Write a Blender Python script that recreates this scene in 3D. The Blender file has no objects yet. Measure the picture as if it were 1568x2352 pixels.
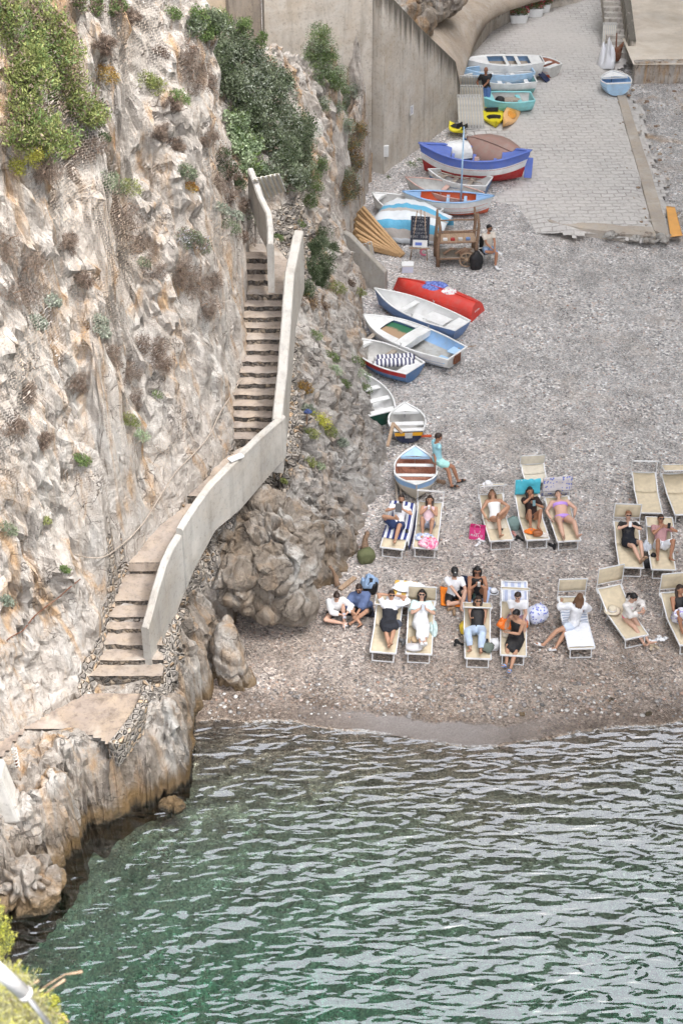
import bpy, bmesh, math, random
import numpy as np
from mathutils import Vector, Matrix, noise
from mathutils.bvhtree import BVHTree
random.seed(7); np.random.seed(7)
R = math.radians
scene = bpy.context.scene
COL = scene.collection
# ------------------------------------------------------------------ camera, sky, sun, exposure
CH, TH, FF = 23.6, R(35.0), 3500.0          # camera height, pitch down, focal length (in units of a 1568 px wide frame)
cam_d = bpy.data.cameras.new('camera'); cam = bpy.data.objects.new('camera', cam_d); COL.objects.link(cam)
cam.location = (0, 0, CH); cam.rotation_euler = (R(90) - TH, 0, 0)
cam_d.sensor_fit = 'VERTICAL'; cam_d.sensor_height = 36; cam_d.lens = FF / 2352 * 36
cam_d.clip_start = 0.1; cam_d.clip_end = 2000
cam_d.dof.use_dof = True; cam_d.dof.focus_distance = 35; cam_d.dof.aperture_fstop = 2.0
scene.camera = cam
SUN_EL, SUN_ROT = R(58), R(118)
world = bpy.data.worlds.new("World"); scene.world = world; world.use_nodes = True
wn = world.node_tree; wn.nodes.clear()
sky = wn.nodes.new('ShaderNodeTexSky'); sky.sky_type = 'NISHITA'; sky.sun_disc = False
sky.sun_elevation = SUN_EL; sky.sun_rotation = SUN_ROT; sky.dust_density = 6; sky.ozone_density = 1; sky.air_density = 1
hsv = wn.nodes.new('ShaderNodeHueSaturation'); hsv.inputs['Saturation'].default_value = 0.5
bg = wn.nodes.new('ShaderNodeBackground'); bg.inputs['Strength'].default_value = 0.15
wo = wn.nodes.new('ShaderNodeOutputWorld')
cloud = wn.nodes.new('ShaderNodeMix'); cloud.data_type = 'RGBA'; cloud.inputs[0].default_value = 0.65; cloud.inputs[7].default_value = (4.9, 5.0, 5.4, 1)    # thin even overcast over the clear sky
wn.links.new(sky.outputs[0], hsv.inputs['Color']); wn.links.new(hsv.outputs[0], cloud.inputs[6]); wn.links.new(cloud.outputs[2], bg.inputs[0]); wn.links.new(bg.outputs[0], wo.inputs[0])
sl = bpy.data.lights.new('sun', 'SUN'); sl.energy = 1.3; sl.angle = R(14); sl.color = (1, 0.98, 0.96)
sun = bpy.data.objects.new('sun', sl); COL.objects.link(sun)
# sun direction: same azimuth as the sky's sun
sd = Vector((math.sin(SUN_ROT) * math.cos(SUN_EL), math.cos(SUN_ROT) * math.cos(SUN_EL), math.sin(SUN_EL)))
sun.rotation_euler = sd.to_track_quat('Z', 'Y').to_euler()
sun.location = (0, 0, 60)
scene.view_settings.view_transform = 'Standard'; scene.view_settings.look = 'None'
scene.view_settings.gamma = 1; scene.view_settings.exposure = 2.15
scene.cycles.max_bounces = 6; scene.cycles.transparent_max_bounces = 12; scene.cycles.diffuse_bounces = 2
scene.cycles.use_adaptive_sampling = True; scene.cycles.adaptive_threshold = 0.02
scene.cycles.use_denoising = True
scene.cycles.caustics_reflective = False; scene.cycles.caustics_refractive = False

# ------------------------------------------------------------------ measuring: from the photograph to places
CT, ST = math.cos(TH), math.sin(TH)
def ray(px, py):
    v = (py - 1176) / FF
    return Vector(((px - 784) / FF, CT - v * ST, -ST - v * CT))
def W(px, py, z):
    d = ray(px, py); t = (z - CH) / d.z
    return Vector((d.x * t, d.y * t, z))
SH = [W(px, py, 0) for px, py in ((300, 1700), (445, 1655), (520, 1650), (700, 1662), (900, 1690), (1000, 1706), (1100, 1716), (1200, 1706), (1330, 1684), (1450, 1664), (1568, 1648), (1900, 1600))]
SHX = [p.x for p in SH]; SHY = [p.y for p in SH]
def Gn(x, y):
    x = np.asarray(x, float); y = np.asarray(y, float)
    d = y - np.interp(x, SHX, SHY)
    up = 0.065 * d + 0.10 * (1 - np.exp(-np.maximum(d, 0) / 0.8))
    k = np.interp(x, [-12, -6, -2, 3, 8, 14], [0.05, 0.045, 0.030, 0.014, 0.006, 0.004])
    dn = 0.13 * d - k * d * d
    dn = np.maximum(dn, -6.0)
    z = np.where(d > 0, np.minimum(up, 6.0), dn)
    # low ground right of the slipway
    return z
def G(x, y): return float(Gn(x, y))
def PG(px, py, dz=0.0):
    z = 1.0
    for _ in range(12):
        p = W(px, py, z + dz); z = G(p.x, p.y)
    p = W(px, py, z + dz); return p

# ------------------------------------------------------------------ object helpers
def tag(o, label=None, cat=None, group=None, kind=None):
    if label: o['label'] = label
    if cat: o['category'] = cat
    if group: o['group'] = group
    if kind: o['kind'] = kind
    return o
def empty(name, loc=(0, 0, 0), rz=0.0, label=None, cat=None, group=None):
    o = bpy.data.objects.new(name, None); COL.objects.link(o)
    o.location = loc; o.rotation_euler = (0, 0, rz); o.empty_display_size = 0.1
    tag(o, label, cat, group); return o
def copy_tree(o, parent=None):
    c = o.copy(); COL.objects.link(c); c.parent = parent
    if parent is not None: c.matrix_parent_inverse = o.matrix_parent_inverse.copy()
    for ch in [q for q in bpy.data.objects if q.parent == o]: copy_tree(ch, c)
    return c
class MB:
    """collects verts and faces, then links them as one mesh object"""
    def __init__(s): s.v = []; s.f = []; s.m = []; s.sm = []; s.T = Matrix.Identity(4)
    def add(s, vs, fs, mi=0, smooth=False):
        b = len(s.v)
        for p in vs: s.v.append(tuple(s.T @ Vector(p)))
        for f in fs: s.f.append([b + i for i in f]); s.m.append(mi); s.sm.append(smooth)
        return b
    def box(s, c, d, mi=0, rot=None, bev=0.0):
        hx, hy, hz = d[0] / 2, d[1] / 2, d[2] / 2
        if bev > 0:
            bm = bmesh.new(); bmesh.ops.create_cube(bm, size=1)
            for q in bm.verts: q.co = Vector((q.co.x * d[0], q.co.y * d[1], q.co.z * d[2]))
            bmesh.ops.bevel(bm, geom=list(bm.edges), offset=bev, segments=2, affect='EDGES', profile=0.6)
            bm.verts.index_update(); vs = [q.co.copy() for q in bm.verts]; fs = [[q.index for q in f.verts] for f in bm.faces]; bm.free()
        else:
            vs = [Vector((x * hx, y * hy, z * hz)) for x in (-1, 1) for y in (-1, 1) for z in (-1, 1)]
            fs = [(0, 1, 3, 2), (4, 6, 7, 5), (0, 4, 5, 1), (2, 3, 7, 6), (0, 2, 6, 4), (1, 5, 7, 3)]
        M = Matrix.Translation(Vector(c)) @ (rot.to_4x4() if rot is not None else Matrix.Identity(4))
        s.add([M @ q for q in vs], fs, mi)
    def bar(s, a, b, w, h, mi=0, up=(0, 0, 1)):
        a = Vector(a); b = Vector(b); d = b - a; L = d.length
        if L < 1e-6: return
        y = d / L; u = Vector(up); x = y.cross(u)
        if x.length < 1e-4: x = y.cross(Vector((1, 0, 0)))
        x.normalize(); z = x.cross(y)
        rot = Matrix((x, y, z)).transposed(); s.box((a + b) / 2, (w, L, h), mi, rot)
    def tube(s, pts, rad, n=8, mi=0, cap=True, smooth=True, flat=None):
        pts = [Vector(p) for p in pts]; k = len(pts)
        rad = [rad] * k if not hasattr(rad, '__len__') else rad
        vs = []; pu = None
        for i, p in enumerate(pts):
            t = (pts[min(i + 1, k - 1)] - pts[max(i - 1, 0)])
            if t.length < 1e-7: t = Vector((0, 0, 1))
            t.normalize()
            if pu is None:
                pu = t.orthogonal().normalized()
                if flat is not None: pu = (Vector(flat) - t * t.dot(Vector(flat))).normalized()
            else:
                pu = pu - t * pu.dot(t)
                if pu.length < 1e-5: pu = t.orthogonal()
                pu.normalize()
            q = t.cross(pu); r = rad[i]
            ra, rb = r if hasattr(r, '__len__') else (r, r)
            for j in range(n):
                a = 2 * math.pi * j / n
                vs.append(p + pu * (math.cos(a) * ra) + q * (math.sin(a) * rb))
        fs = [(i * n + j, i * n + (j + 1) % n, (i + 1) * n + (j + 1) % n, (i + 1) * n + j) for i in range(k - 1) for j in range(n)]
        if cap: fs += [tuple(reversed(range(n))), tuple(range((k - 1) * n, k * n))]
        s.add(vs, fs, mi, smooth)
    def ball(s, c, r, n=10, m=7, mi=0, rot=None):
        r = Vector(r) if hasattr(r, '__len__') else Vector((r, r, r)); c = Vector(c)
        vs = []; fs = []
        for i in range(m + 1):
            th = math.pi * i / m
            for j in range(n):
                a = 2 * math.pi * j / n
                q = Vector((r.x * math.sin(th) * math.cos(a), r.y * math.sin(th) * math.sin(a), r.z * math.cos(th)))
                if rot is not None: q = rot @ q
                vs.append(c + q)
        for i in range(m):
            for j in range(n): fs.append((i * n + j, (i + 1) * n + j, (i + 1) * n + (j + 1) % n, i * n + (j + 1) % n))
        s.add(vs, fs, mi, True)
    def grid(s, rows, mi=0, smooth=True, close=False, mfun=None):
        n = len(rows[0]); b = len(s.v)
        for r in rows:
            for p in r: s.v.append(tuple(s.T @ Vector(p)))
        for i in range(len(rows) - 1):
            for j in range(n if close else n - 1):
                k = (j + 1) % n
                s.f.append([b + i * n + j, b + i * n + k, b + (i + 1) * n + k, b + (i + 1) * n + j])
                s.m.append(mfun(i, j) if mfun else mi); s.sm.append(smooth)
    def build(s, name, mats, parent=None, label=None, cat=None, group=None, kind=None, solid=0.0, sub=0, bevel=0.0):
        me = bpy.data.meshes.new(name); me.from_pydata(s.v, [], s.f)
        if not isinstance(mats, (list, tuple)): mats = [mats]
        for m in mats: me.materials.append(m)
        me.polygons.foreach_set('material_index', s.m); me.polygons.foreach_set('use_smooth', s.sm)
        me.update()
        o = bpy.data.objects.new(name, me); COL.objects.link(o)
        if parent is not None: o.parent = parent
        if solid:
            md = o.modifiers.new('s', 'SOLIDIFY'); md.thickness = solid; md.offset = 0
        if bevel:
            md = o.modifiers.new('b', 'BEVEL'); md.width = bevel; md.segments = 2; md.limit_method = 'ANGLE'
        if sub:
            md = o.modifiers.new('u', 'SUBSURF'); md.levels = sub; md.render_levels = sub
        tag(o, label, cat, group, kind)
        return o
# ------------------------------------------------------------------ materials
class NT:
    """short node-tree writer"""
    def __init__(s, name):
        s.mat = bpy.data.materials.new(name); s.mat.use_nodes = True; s.t = s.mat.node_tree; s.t.nodes.clear()
        s.out = s.t.nodes.new('ShaderNodeOutputMaterial')
        s.geo = s.t.nodes.new('ShaderNodeNewGeometry').outputs['Position']
    def n(s, typ, ins=None, **kw):
        q = s.t.nodes.new(typ)
        for k, v in kw.items(): setattr(q, k, v)
        for k, v in (ins or {}).items():
            if isinstance(v, bpy.types.NodeSocket): s.t.links.new(v, q.inputs[k])
            else: q.inputs[k].default_value = v
        return q
    def noise(s, scale, vec=None, detail=4, rough=0.55, dist=0.0):
        return s.n('ShaderNodeTexNoise', {'Scale': scale, 'Detail': detail, 'Roughness': rough, 'Distortion': dist, 'Vector': vec or s.geo}).outputs[0]
    def mapv(s, scale, vec=None, rot=(0, 0, 0), loc=(0, 0, 0)):
        return s.n('ShaderNodeMapping', {'Vector': vec or s.geo, 'Scale': scale, 'Rotation': rot, 'Location': loc}).outputs[0]
    def ramp(s, fac, stops, interp='LINEAR'):
        q = s.n('ShaderNodeValToRGB', {'Fac': fac}); cr = q.color_ramp; cr.interpolation = interp
        while len(cr.elements) < len(stops): cr.elements.new(0.5)
        for e, (p, c) in zip(cr.elements, stops):
            e.position = p; e.color = (c if hasattr(c, '__len__') else (c, c, c)) + ((1,) if (not hasattr(c, '__len__') or len(c) == 3) else ())
        return q.outputs[0]
    def mix(s, fac, a, b, mode='MIX'):
        q = s.n('ShaderNodeMix', data_type='RGBA', blend_type=mode)
        for i, v in ((0, fac), (6, a), (7, b)):
            if isinstance(v, bpy.types.NodeSocket): s.t.links.new(v, q.inputs[i])
            elif i == 0: q.inputs[0].default_value = v
            else: q.inputs[i].default_value = tuple(v) + ((1,) if len(v) == 3 else ())
        return q.outputs[2]
    def math(s, op, a, b=0.0, clamp=False):
        q = s.n('ShaderNodeMath', operation=op, use_clamp=clamp)
        for i, v in ((0, a), (1, b)):
            if isinstance(v, bpy.types.NodeSocket): s.t.links.new(v, q.inputs[i])
            else: q.inputs[i].default_value = v
        return q.outputs[0]
    def bump(s, h, dist=0.02, strength=1.0, normal=None):
        ins = {'Height': h, 'Distance': dist, 'Strength': strength}
        if normal: ins['Normal'] = normal
        return s.n('ShaderNodeBump', ins).outputs[0]
    def attr(s, name): return s.n('ShaderNodeAttribute', attribute_name=name)
    def done(s, color, rough=0.8, normal=None, **kw):
        ins = {'Base Color': color if isinstance(color, bpy.types.NodeSocket) else tuple(color) + (1,), 'Roughness': rough}
        if normal: ins['Normal'] = normal
        ins.update(kw)
        b = s.n('ShaderNodeBsdfPrincipled', ins); s.t.links.new(b.outputs[0], s.out.inputs[0]); s.b = b
        return s.mat
MC = {}
def paint(name, col, rough=0.5, wear=0.25, scale=6.0, dirt=(0.25, 0.2, 0.15), metallic=0.0, spec=0.4):
    """painted, moulded or woven surface with a little wear"""
    if name in MC: return MC[name]
    t = NT(name); tc = t.n('ShaderNodeTexCoord').outputs['Object']
    a = t.noise(scale, tc, 5, 0.65); b = t.noise(scale * 0.35, tc, 2)
    f = t.ramp(a, [(0.45, 0), (0.72, 1)]); f = t.math('MULTIPLY', f, wear)
    var = t.ramp(b, [(0.3, (0.9, 0.9, 0.9)), (0.7, (1.07, 1.07, 1.07))])
    c = t.mix(f, col, dirt); c = t.mix(1.0, c, var, 'MULTIPLY')
    MC[name] = t.done(c, rough, t.bump(a, 0.006, 0.5), Metallic=metallic, **{'Specular IOR Level': spec})
    return MC[name]
def cloth(name, col, col2=None, stripe=0.0, axis=0, fold=0.02, rough=0.9, pattern=None):
    if name in MC: return MC[name]
    t = NT(name); tc = t.n('ShaderNodeTexCoord').outputs['Object']
    a = t.noise(9, tc, 3); w = t.noise(260, tc, 1)
    c = col + (1,)
    if stripe:
        sx = t.n('ShaderNodeSeparateXYZ', {0: tc}).outputs[axis]
        f = t.math('FRACT', t.math('MULTIPLY', sx, 1 / stripe)); f = t.math('GREATER_THAN', f, 0.5)
        c = t.mix(f, col, col2)
    elif pattern == 'blot':
        v = t.n('ShaderNodeTexVoronoi', {'Scale': 14, 'Vector': tc}).outputs[0]
        f = t.ramp(v, [(0.32, 1), (0.4, 0)]); c = t.mix(f, col, col2)
    elif pattern == 'line':
        v = t.noise(7, tc, 3, 0.6, 1.5); f = t.ramp(v, [(0.46, 0), (0.48, 1), (0.53, 1), (0.55, 0)]); c = t.mix(f, col, col2)
    elif pattern == 'tie':
        v = t.noise(6, tc, 2, 0.5, 2.0); f = t.ramp(v, [(0.42, 0), (0.6, 1)]); c = t.mix(f, col, col2)
    c = t.mix(1.0, c if not isinstance(c, tuple) else c[:3], t.ramp(a, [(0.3, (0.9, 0.9, 0.9)), (0.7, (1.08, 1.08, 1.08))]), 'MULTIPLY')
    n1 = t.bump(a, fold, 0.7); n2 = t.bump(w, 0.002, 0.4, n1)
    MC[name] = t.done(c, rough, n2, **{'Specular IOR Level': 0.2}); return MC[name]
# ------------------------------------------------------------------ materials of the setting
def limestone(name, seed=0.0):
    t = NT(name); P = t.geo
    sep = t.n('ShaderNodeSeparateXYZ', {0: P})
    big = t.noise(0.55, P, 4, 0.6, 0.6); mid = t.noise(2.3, P, 6, 0.68, 0.8); fine = t.noise(14, P, 6, 0.72)
    st = t.noise(1.5, t.mapv((1.0, 1.0, 0.16), P, (0.25, 0.1, 0)), 5, 0.62, 1.2)      # streaks that run down the face
    cr = t.n('ShaderNodeTexVoronoi', {'Scale': 1.7, 'Vector': t.n('ShaderNodeVectorMath', {0: P, 1: t.n('ShaderNodeVectorMath', {0: t.n('ShaderNodeTexNoise', {'Scale': 1.3, 'Detail': 5, 'Vector': P}).outputs[1], 'Scale': 1.4}, operation='SCALE').outputs[0]}, operation='ADD').outputs[0]}, feature='DISTANCE_TO_EDGE').outputs[0]
    cream = t.ramp(mid, [(0.25, (0.33, 0.29, 0.25)), (0.5, (0.51, 0.46, 0.41)), (0.72, (0.70, 0.66, 0.61))])
    grey = t.ramp(mid, [(0.25, (0.20, 0.185, 0.17)), (0.52, (0.345, 0.325, 0.30)), (0.75, (0.53, 0.51, 0.48))])
    brown = t.ramp(mid, [(0.25, (0.10, 0.075, 0.052)), (0.5, (0.22, 0.175, 0.13)), (0.75, (0.40, 0.34, 0.275))])
    az = t.attr('zone'); zs = t.n('ShaderNodeSeparateColor', {0: az.outputs[0]})
    c = t.mix(t.math('ADD', zs.outputs[0], t.math('SUBTRACT', t.math('MULTIPLY', big, 0.9), 0.45), True), cream, grey)
    c = t.mix(t.math('MULTIPLY', zs.outputs[1], t.ramp(big, [(0.3, 0.45), (0.65, 1)])), c, brown)
    # rusty orange wash and pale calcite veils
    orange = t.ramp(fine, [(0.3, (0.36, 0.19, 0.075)), (0.7, (0.60, 0.40, 0.21))])
    c = t.mix(t.math('MULTIPLY', t.ramp(st, [(0.50, 0), (0.66, 0.8)]), t.math('SUBTRACT', 1.0, t.math('MULTIPLY', zs.outputs[0], 0.75))), c, orange)
    st2 = t.noise(0.9, t.mapv((1.3, 1.3, 0.22), P, (0.1, 0.3, 0), (5, 2, 1)), 5, 0.6, 0.8)
    c = t.mix(t.ramp(st2, [(0.52, 0), (0.70, 0.7)]), c, (0.66, 0.645, 0.61))
    c = t.mix(t.ramp(fine, [(0.26, 0.55), (0.42, 0)]), c, (0.10, 0.085, 0.065))
    crm = t.math('MULTIPLY', t.ramp(cr, [(0.0, 0.8), (0.03, 0)]), t.ramp(t.noise(0.9, P, 3, 0.6), [(0.5, 0), (0.6, 1)]))
    c = t.mix(crm, c, (0.07, 0.058, 0.045))
    # thin dark fissures that follow the dip of the beds
    fs_ = t.noise(1.0, t.mapv((5.5, 3.0, 0.9), P, (0.2, 0.5, 0)), 6, 0.7, 1.6)
    c = t.mix(t.ramp(fs_, [(0.32, 0.85), (0.42, 0)]), c, (0.12, 0.092, 0.068))
    # waterline: dark wet band with a rust-yellow algae belt above it
    zz = t.math('ADD', sep.outputs[2], t.math('MULTIPLY', t.math('SUBTRACT', mid, 0.5), 0.7))
    c = t.mix(t.ramp(zz, [(0.30, 0.8), (0.62, 0.0)]), c, (0.20, 0.125, 0.05))
    c = t.mix(t.ramp(zz, [(0.0, 0.92), (0.17, 0.0)]), c, (0.035, 0.032, 0.024))
    h = t.math('ADD', t.math('MULTIPLY', mid, 1.0), t.math('MULTIPLY', fine, 0.35))
    h = t.math('ADD', h, t.math('ADD', t.math('MULTIPLY', crm, -0.3), t.math('MULTIPLY', fs_, 0.9)))
    # rounded beach stones set in mortar where the 'cobble' share is high
    vo = t.n('ShaderNodeTexVoronoi', {'Scale': 7.5, 'Vector': P, 'Randomness': 0.9}); ed = t.n('ShaderNodeTexVoronoi', {'Scale': 7.5, 'Vector': P, 'Randomness': 0.9}, feature='DISTANCE_TO_EDGE').outputs[0]
    cs = t.ramp(t.n('ShaderNodeSeparateColor', {0: vo.outputs[1]}).outputs[0], [(0.0, (0.17, 0.155, 0.14)), (0.35, (0.32, 0.29, 0.26)), (0.6, (0.42, 0.36, 0.30)), (0.8, (0.50, 0.35, 0.22)), (1.0, (0.60, 0.56, 0.50))])
    cs = t.mix(t.ramp(ed, [(0.03, 1), (0.09, 0)]), cs, (0.42, 0.38, 0.33))
    cm = t.ramp(t.math('ADD', zs.outputs[2], t.math('SUBTRACT', mid, 0.5)), [(0.42, 0), (0.5, 1)])
    c = t.mix(cm, c, cs)
    hc = t.math('MULTIPLY', t.ramp(ed, [(0.02, 0), (0.25, 1)], 'EASE'), 1.2)
    hm = t.n('ShaderNodeMix', {0: cm, 2: h, 3: hc}, data_type='FLOAT').outputs[0]
    rough = t.ramp(zz, [(0.0, 0.35), (0.35, 0.9)])
    return t.done(c, rough, t.bump(hm, 0.11, 1.0), **{'Specular IOR Level': 0.25})
M_ROCK = limestone('limestone')

def gravel_mat():
    t = NT('beach_gravel'); P = t.geo; sep = t.n('ShaderNodeSeparateXYZ', {0: P})
    wv = t.n('ShaderNodeVectorMath', {0: P, 1: (1, 1, 0)}, operation='MULTIPLY').outputs[0]
    cols = []; hs = []
    for sc_ in (19.0, 33.0):
        vo = t.n('ShaderNodeTexVoronoi', {'Scale': sc_, 'Vector': wv}, voronoi_dimensions='2D')
        ed = t.n('ShaderNodeTexVoronoi', {'Scale': sc_, 'Vector': wv}, voronoi_dimensions='2D', feature='DISTANCE_TO_EDGE').outputs[0]
        s = t.n('ShaderNodeSeparateColor', {0: vo.outputs[1]})
        c = t.ramp(s.outputs[0], [(0.0, (0.15, 0.145, 0.14)), (0.2, (0.27, 0.26, 0.25)), (0.45, (0.42, 0.40, 0.38)), (0.65, (0.52, 0.50, 0.475)), (0.73, (0.43, 0.33, 0.27)), (0.76, (0.50, 0.46, 0.42)), (0.93, (0.66, 0.64, 0.61)), (1.0, (0.82, 0.81, 0.79))])
        cols.append(t.mix(t.ramp(ed, [(0.0, 0.55), (0.08, 0)]), c, (0.18, 0.155, 0.14))); hs.append(t.math('MULTIPLY', t.ramp(ed, [(0, 0), (0.4, 1)], 'EASE'), t.math('ADD', 0.5, s.outputs[1])))  # mild shade in the gaps between pebbles is put into the colour
    m = t.ramp(t.noise(1.1, P, 4, 0.7), [(0.42, 0), (0.6, 1)])
    near = t.ramp(t.math('SUBTRACT', sep.outputs[1], 30.0), [(0, 0), (1, 1)])
    c = t.mix(m, cols[0], cols[1]); hh = t.n('ShaderNodeMix', {0: m, 2: hs[0], 3: hs[1]}, data_type='FLOAT').outputs[0]
    # broad tone: grey dry stones up the beach, browner and darker where it is damp by the water
    y = t.math('ADD', sep.outputs[2], t.math('MULTIPLY', t.math('SUBTRACT', t.noise(0.35, P, 4, 0.6), 0.5), 0.9))
    tone = t.ramp(y, [(0.0, (0.66, 0.55, 0.46)), (0.25, (0.86, 0.76, 0.68)), (0.5, (1.0, 0.94, 0.90)), (0.9, (1.12, 1.11, 1.10))])
    tone_b = t.mix(t.ramp(t.math('SUBTRACT', sep.outputs[2], 0.0), [(0.0, 0), (0.02, 1)]), t.ramp(t.math('MULTIPLY', sep.outputs[2], -0.6), [(0.0, (0.95, 0.80, 0.66)), (0.25, (1.05, 1.02, 0.80)), (1.0, (1.15, 1.25, 0.98))]), tone)
    c = t.mix(1.0, c, tone_b, 'MULTIPLY')
    c = t.mix(t.ramp(sep.outputs[2], [(0.0, 1), (0.01, 0)]), c, t.mix(1.0, c, (2.0, 2.0, 2.0), 'MULTIPLY'))
    # brown debris-strewn patches of trodden sand at the far right and beside the boats
    sand = t.ramp(t.noise(0.42, P, 5, 0.62, 0.5), [(0.53, 0), (0.66, 0.8)])
    sx = t.n('ShaderNodeMapRange', {0: sep.outputs[0], 1: 6.5, 2: 9.5}).outputs[0]; sy = t.n('ShaderNodeMapRange', {0: sep.outputs[1], 1: 46, 2: 52}).outputs[0]
    c = t.mix(t.math('MULTIPLY', sand, t.math('MULTIPLY', sx, sy)), c, (0.40, 0.27, 0.16))
    pt = t.ramp(t.noise(0.5, t.mapv((1, 1, 1), P, (0, 0, 0), (3, 9, 0)), 4, 0.6), [(0.55, 0), (0.72, 0.35)])
    c = t.mix(pt, c, (0.45, 0.37, 0.30))
    # strip of wet grey sand at the water's edge
    d = t.attr('shore').outputs[2]
    dn = t.math('ADD', d, t.math('MULTIPLY', t.math('SUBTRACT', t.noise(1.6, P, 4, 0.6), 0.5), 0.5))
    wet = t.math('MULTIPLY', t.ramp(dn, [(0.0, 0), (0.02, 1), (0.5, 1), (0.62, 0)]), t.attr('sandbar').outputs[2])
    c = t.mix(wet, c, t.ramp(t.noise(30, P, 3), [(0.3, (0.17, 0.155, 0.145)), (0.7, (0.27, 0.25, 0.235))]))
    damp = t.ramp(dn, [(0.0, 0.62), (0.75, 0.25), (1.0, 0.0)])
    c = t.mix(damp, c, (0.07, 0.052, 0.04)); c = t.mix(1.0, c, (1.50, 1.51, 1.54), 'MULTIPLY')
    rough = t.math('SUBTRACT', 0.88, t.math('MULTIPLY', wet, 0.45))
    b = t.math('MULTIPLY', hh, t.math('SUBTRACT', 1.0, t.math('MULTIPLY', wet, 0.9)))
    return t.done(c, rough, t.bump(b, 0.035, 1.0, t.bump(t.noise(2.2, P, 3), 0.10, 0.6)), **{'Specular IOR Level': 0.25})
M_GRAVEL = gravel_mat()

def concrete(name, base=(0.44, 0.42, 0.385), dark=(0.16, 0.145, 0.12), streak=0.5, tan=0.4, top_dark=0.0, rough=0.9):
    t = NT(name); P = t.geo
    a = t.noise(1.6, P, 6, 0.68, 0.4); b = t.noise(11, P, 5, 0.7); st = t.noise(2.4, t.mapv((1.6, 1.6, 0.14), P), 5, 0.62)
    c = t.mix(t.ramp(a, [(0.4, 0), (0.68, tan)]), base, (0.47, 0.37, 0.26))
    c = t.mix(t.ramp(st, [(0.5, 0), (0.7, streak)]), c, dark)
    c = t.mix(t.ramp(b, [(0.30, 0.6), (0.47, 0)]), c, dark)
    c = t.mix(1.0, c, t.ramp(t.noise(0.45, P, 5, 0.65, 0.8), [(0.3, (0.78, 0.76, 0.74)), (0.7, (1.12, 1.12, 1.12))]), 'MULTIPLY')
    c = t.mix(t.ramp(t.noise(0.8, P, 4, 0.6, 1.0), [(0.55, 0), (0.7, 0.35)]), c, (0.60, 0.57, 0.52))
    if top_dark:
        e = t.attr('edge').outputs[2]
        st2 = t.noise(1.9, t.mapv((2.6, 2.6, 0.1), P), 4, 0.6)
        c = t.mix(t.math('MULTIPLY', t.ramp(t.math('ADD', e, t.math('MULTIPLY', t.math('SUBTRACT', st2, 0.5), 1.5)), [(0.38, 0), (0.85, 1)]), top_dark), c, (0.095, 0.085, 0.07))
    return t.done(c, rough, t.bump(t.math('ADD', a, t.math('MULTIPLY', b, 0.3)), 0.03, 0.8), **{'Specular IOR Level': 0.2})
M_PARAPET = concrete('parapet_render', (0.46, 0.445, 0.415), (0.25, 0.24, 0.22), 0.5, 0.25)
M_WALL = concrete('old_plaster_wall', (0.60, 0.56, 0.50), (0.24, 0.21, 0.17), 0.5, 0.55, 0.9)
M_BEIGE = concrete('beige_plaster', (0.60, 0.49, 0.36), (0.42, 0.36, 0.29), 0.35, 0.5)
M_DARKWALL = concrete('stained_plaster', (0.27, 0.235, 0.20), (0.11, 0.095, 0.08), 0.8, 0.3)
M_TREAD = concrete('stair_mortar', (0.345, 0.295, 0.255), (0.17, 0.14, 0.115), 0.6, 0.5)
M_LAND = concrete('worn_ledge', (0.32, 0.265, 0.225), (0.15, 0.12, 0.10), 0.8, 0.6)
M_STRIP = concrete('kerb_concrete', (0.42, 0.38, 0.335), (0.30, 0.26, 0.22), 0.2, 0.5)
M_DIRT = concrete('trodden_earth', (0.47, 0.40, 0.33), (0.24, 0.19, 0.15), 0.25, 0.5)
M_PLAZA = concrete('sandy_court', (0.66, 0.59, 0.50), (0.50, 0.44, 0.37), 0.25, 0.4)
def riser_mat():
    t = NT('cobble_riser'); P = t.geo
    vo = t.n('ShaderNodeTexVoronoi', {'Scale': 9.0, 'Vector': P}); ed = t.n('ShaderNodeTexVoronoi', {'Scale': 9.0, 'Vector': P}, feature='DISTANCE_TO_EDGE').outputs[0]
    cs = t.ramp(t.n('ShaderNodeSeparateColor', {0: vo.outputs[1]}).outputs[0], [(0, (0.06, 0.055, 0.05)), (0.4, (0.13, 0.115, 0.10)), (0.75, (0.22, 0.18, 0.14)), (1, (0.36, 0.29, 0.21))])
    c = t.mix(t.ramp(ed, [(0.02, 1), (0.08, 0)]), cs, (0.16, 0.135, 0.11))
    return t.done(c, 0.85, t.bump(t.ramp(ed, [(0, 0), (0.25, 1)], 'EASE'), 0.05, 1.0))
M_RISER = riser_mat()
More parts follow.
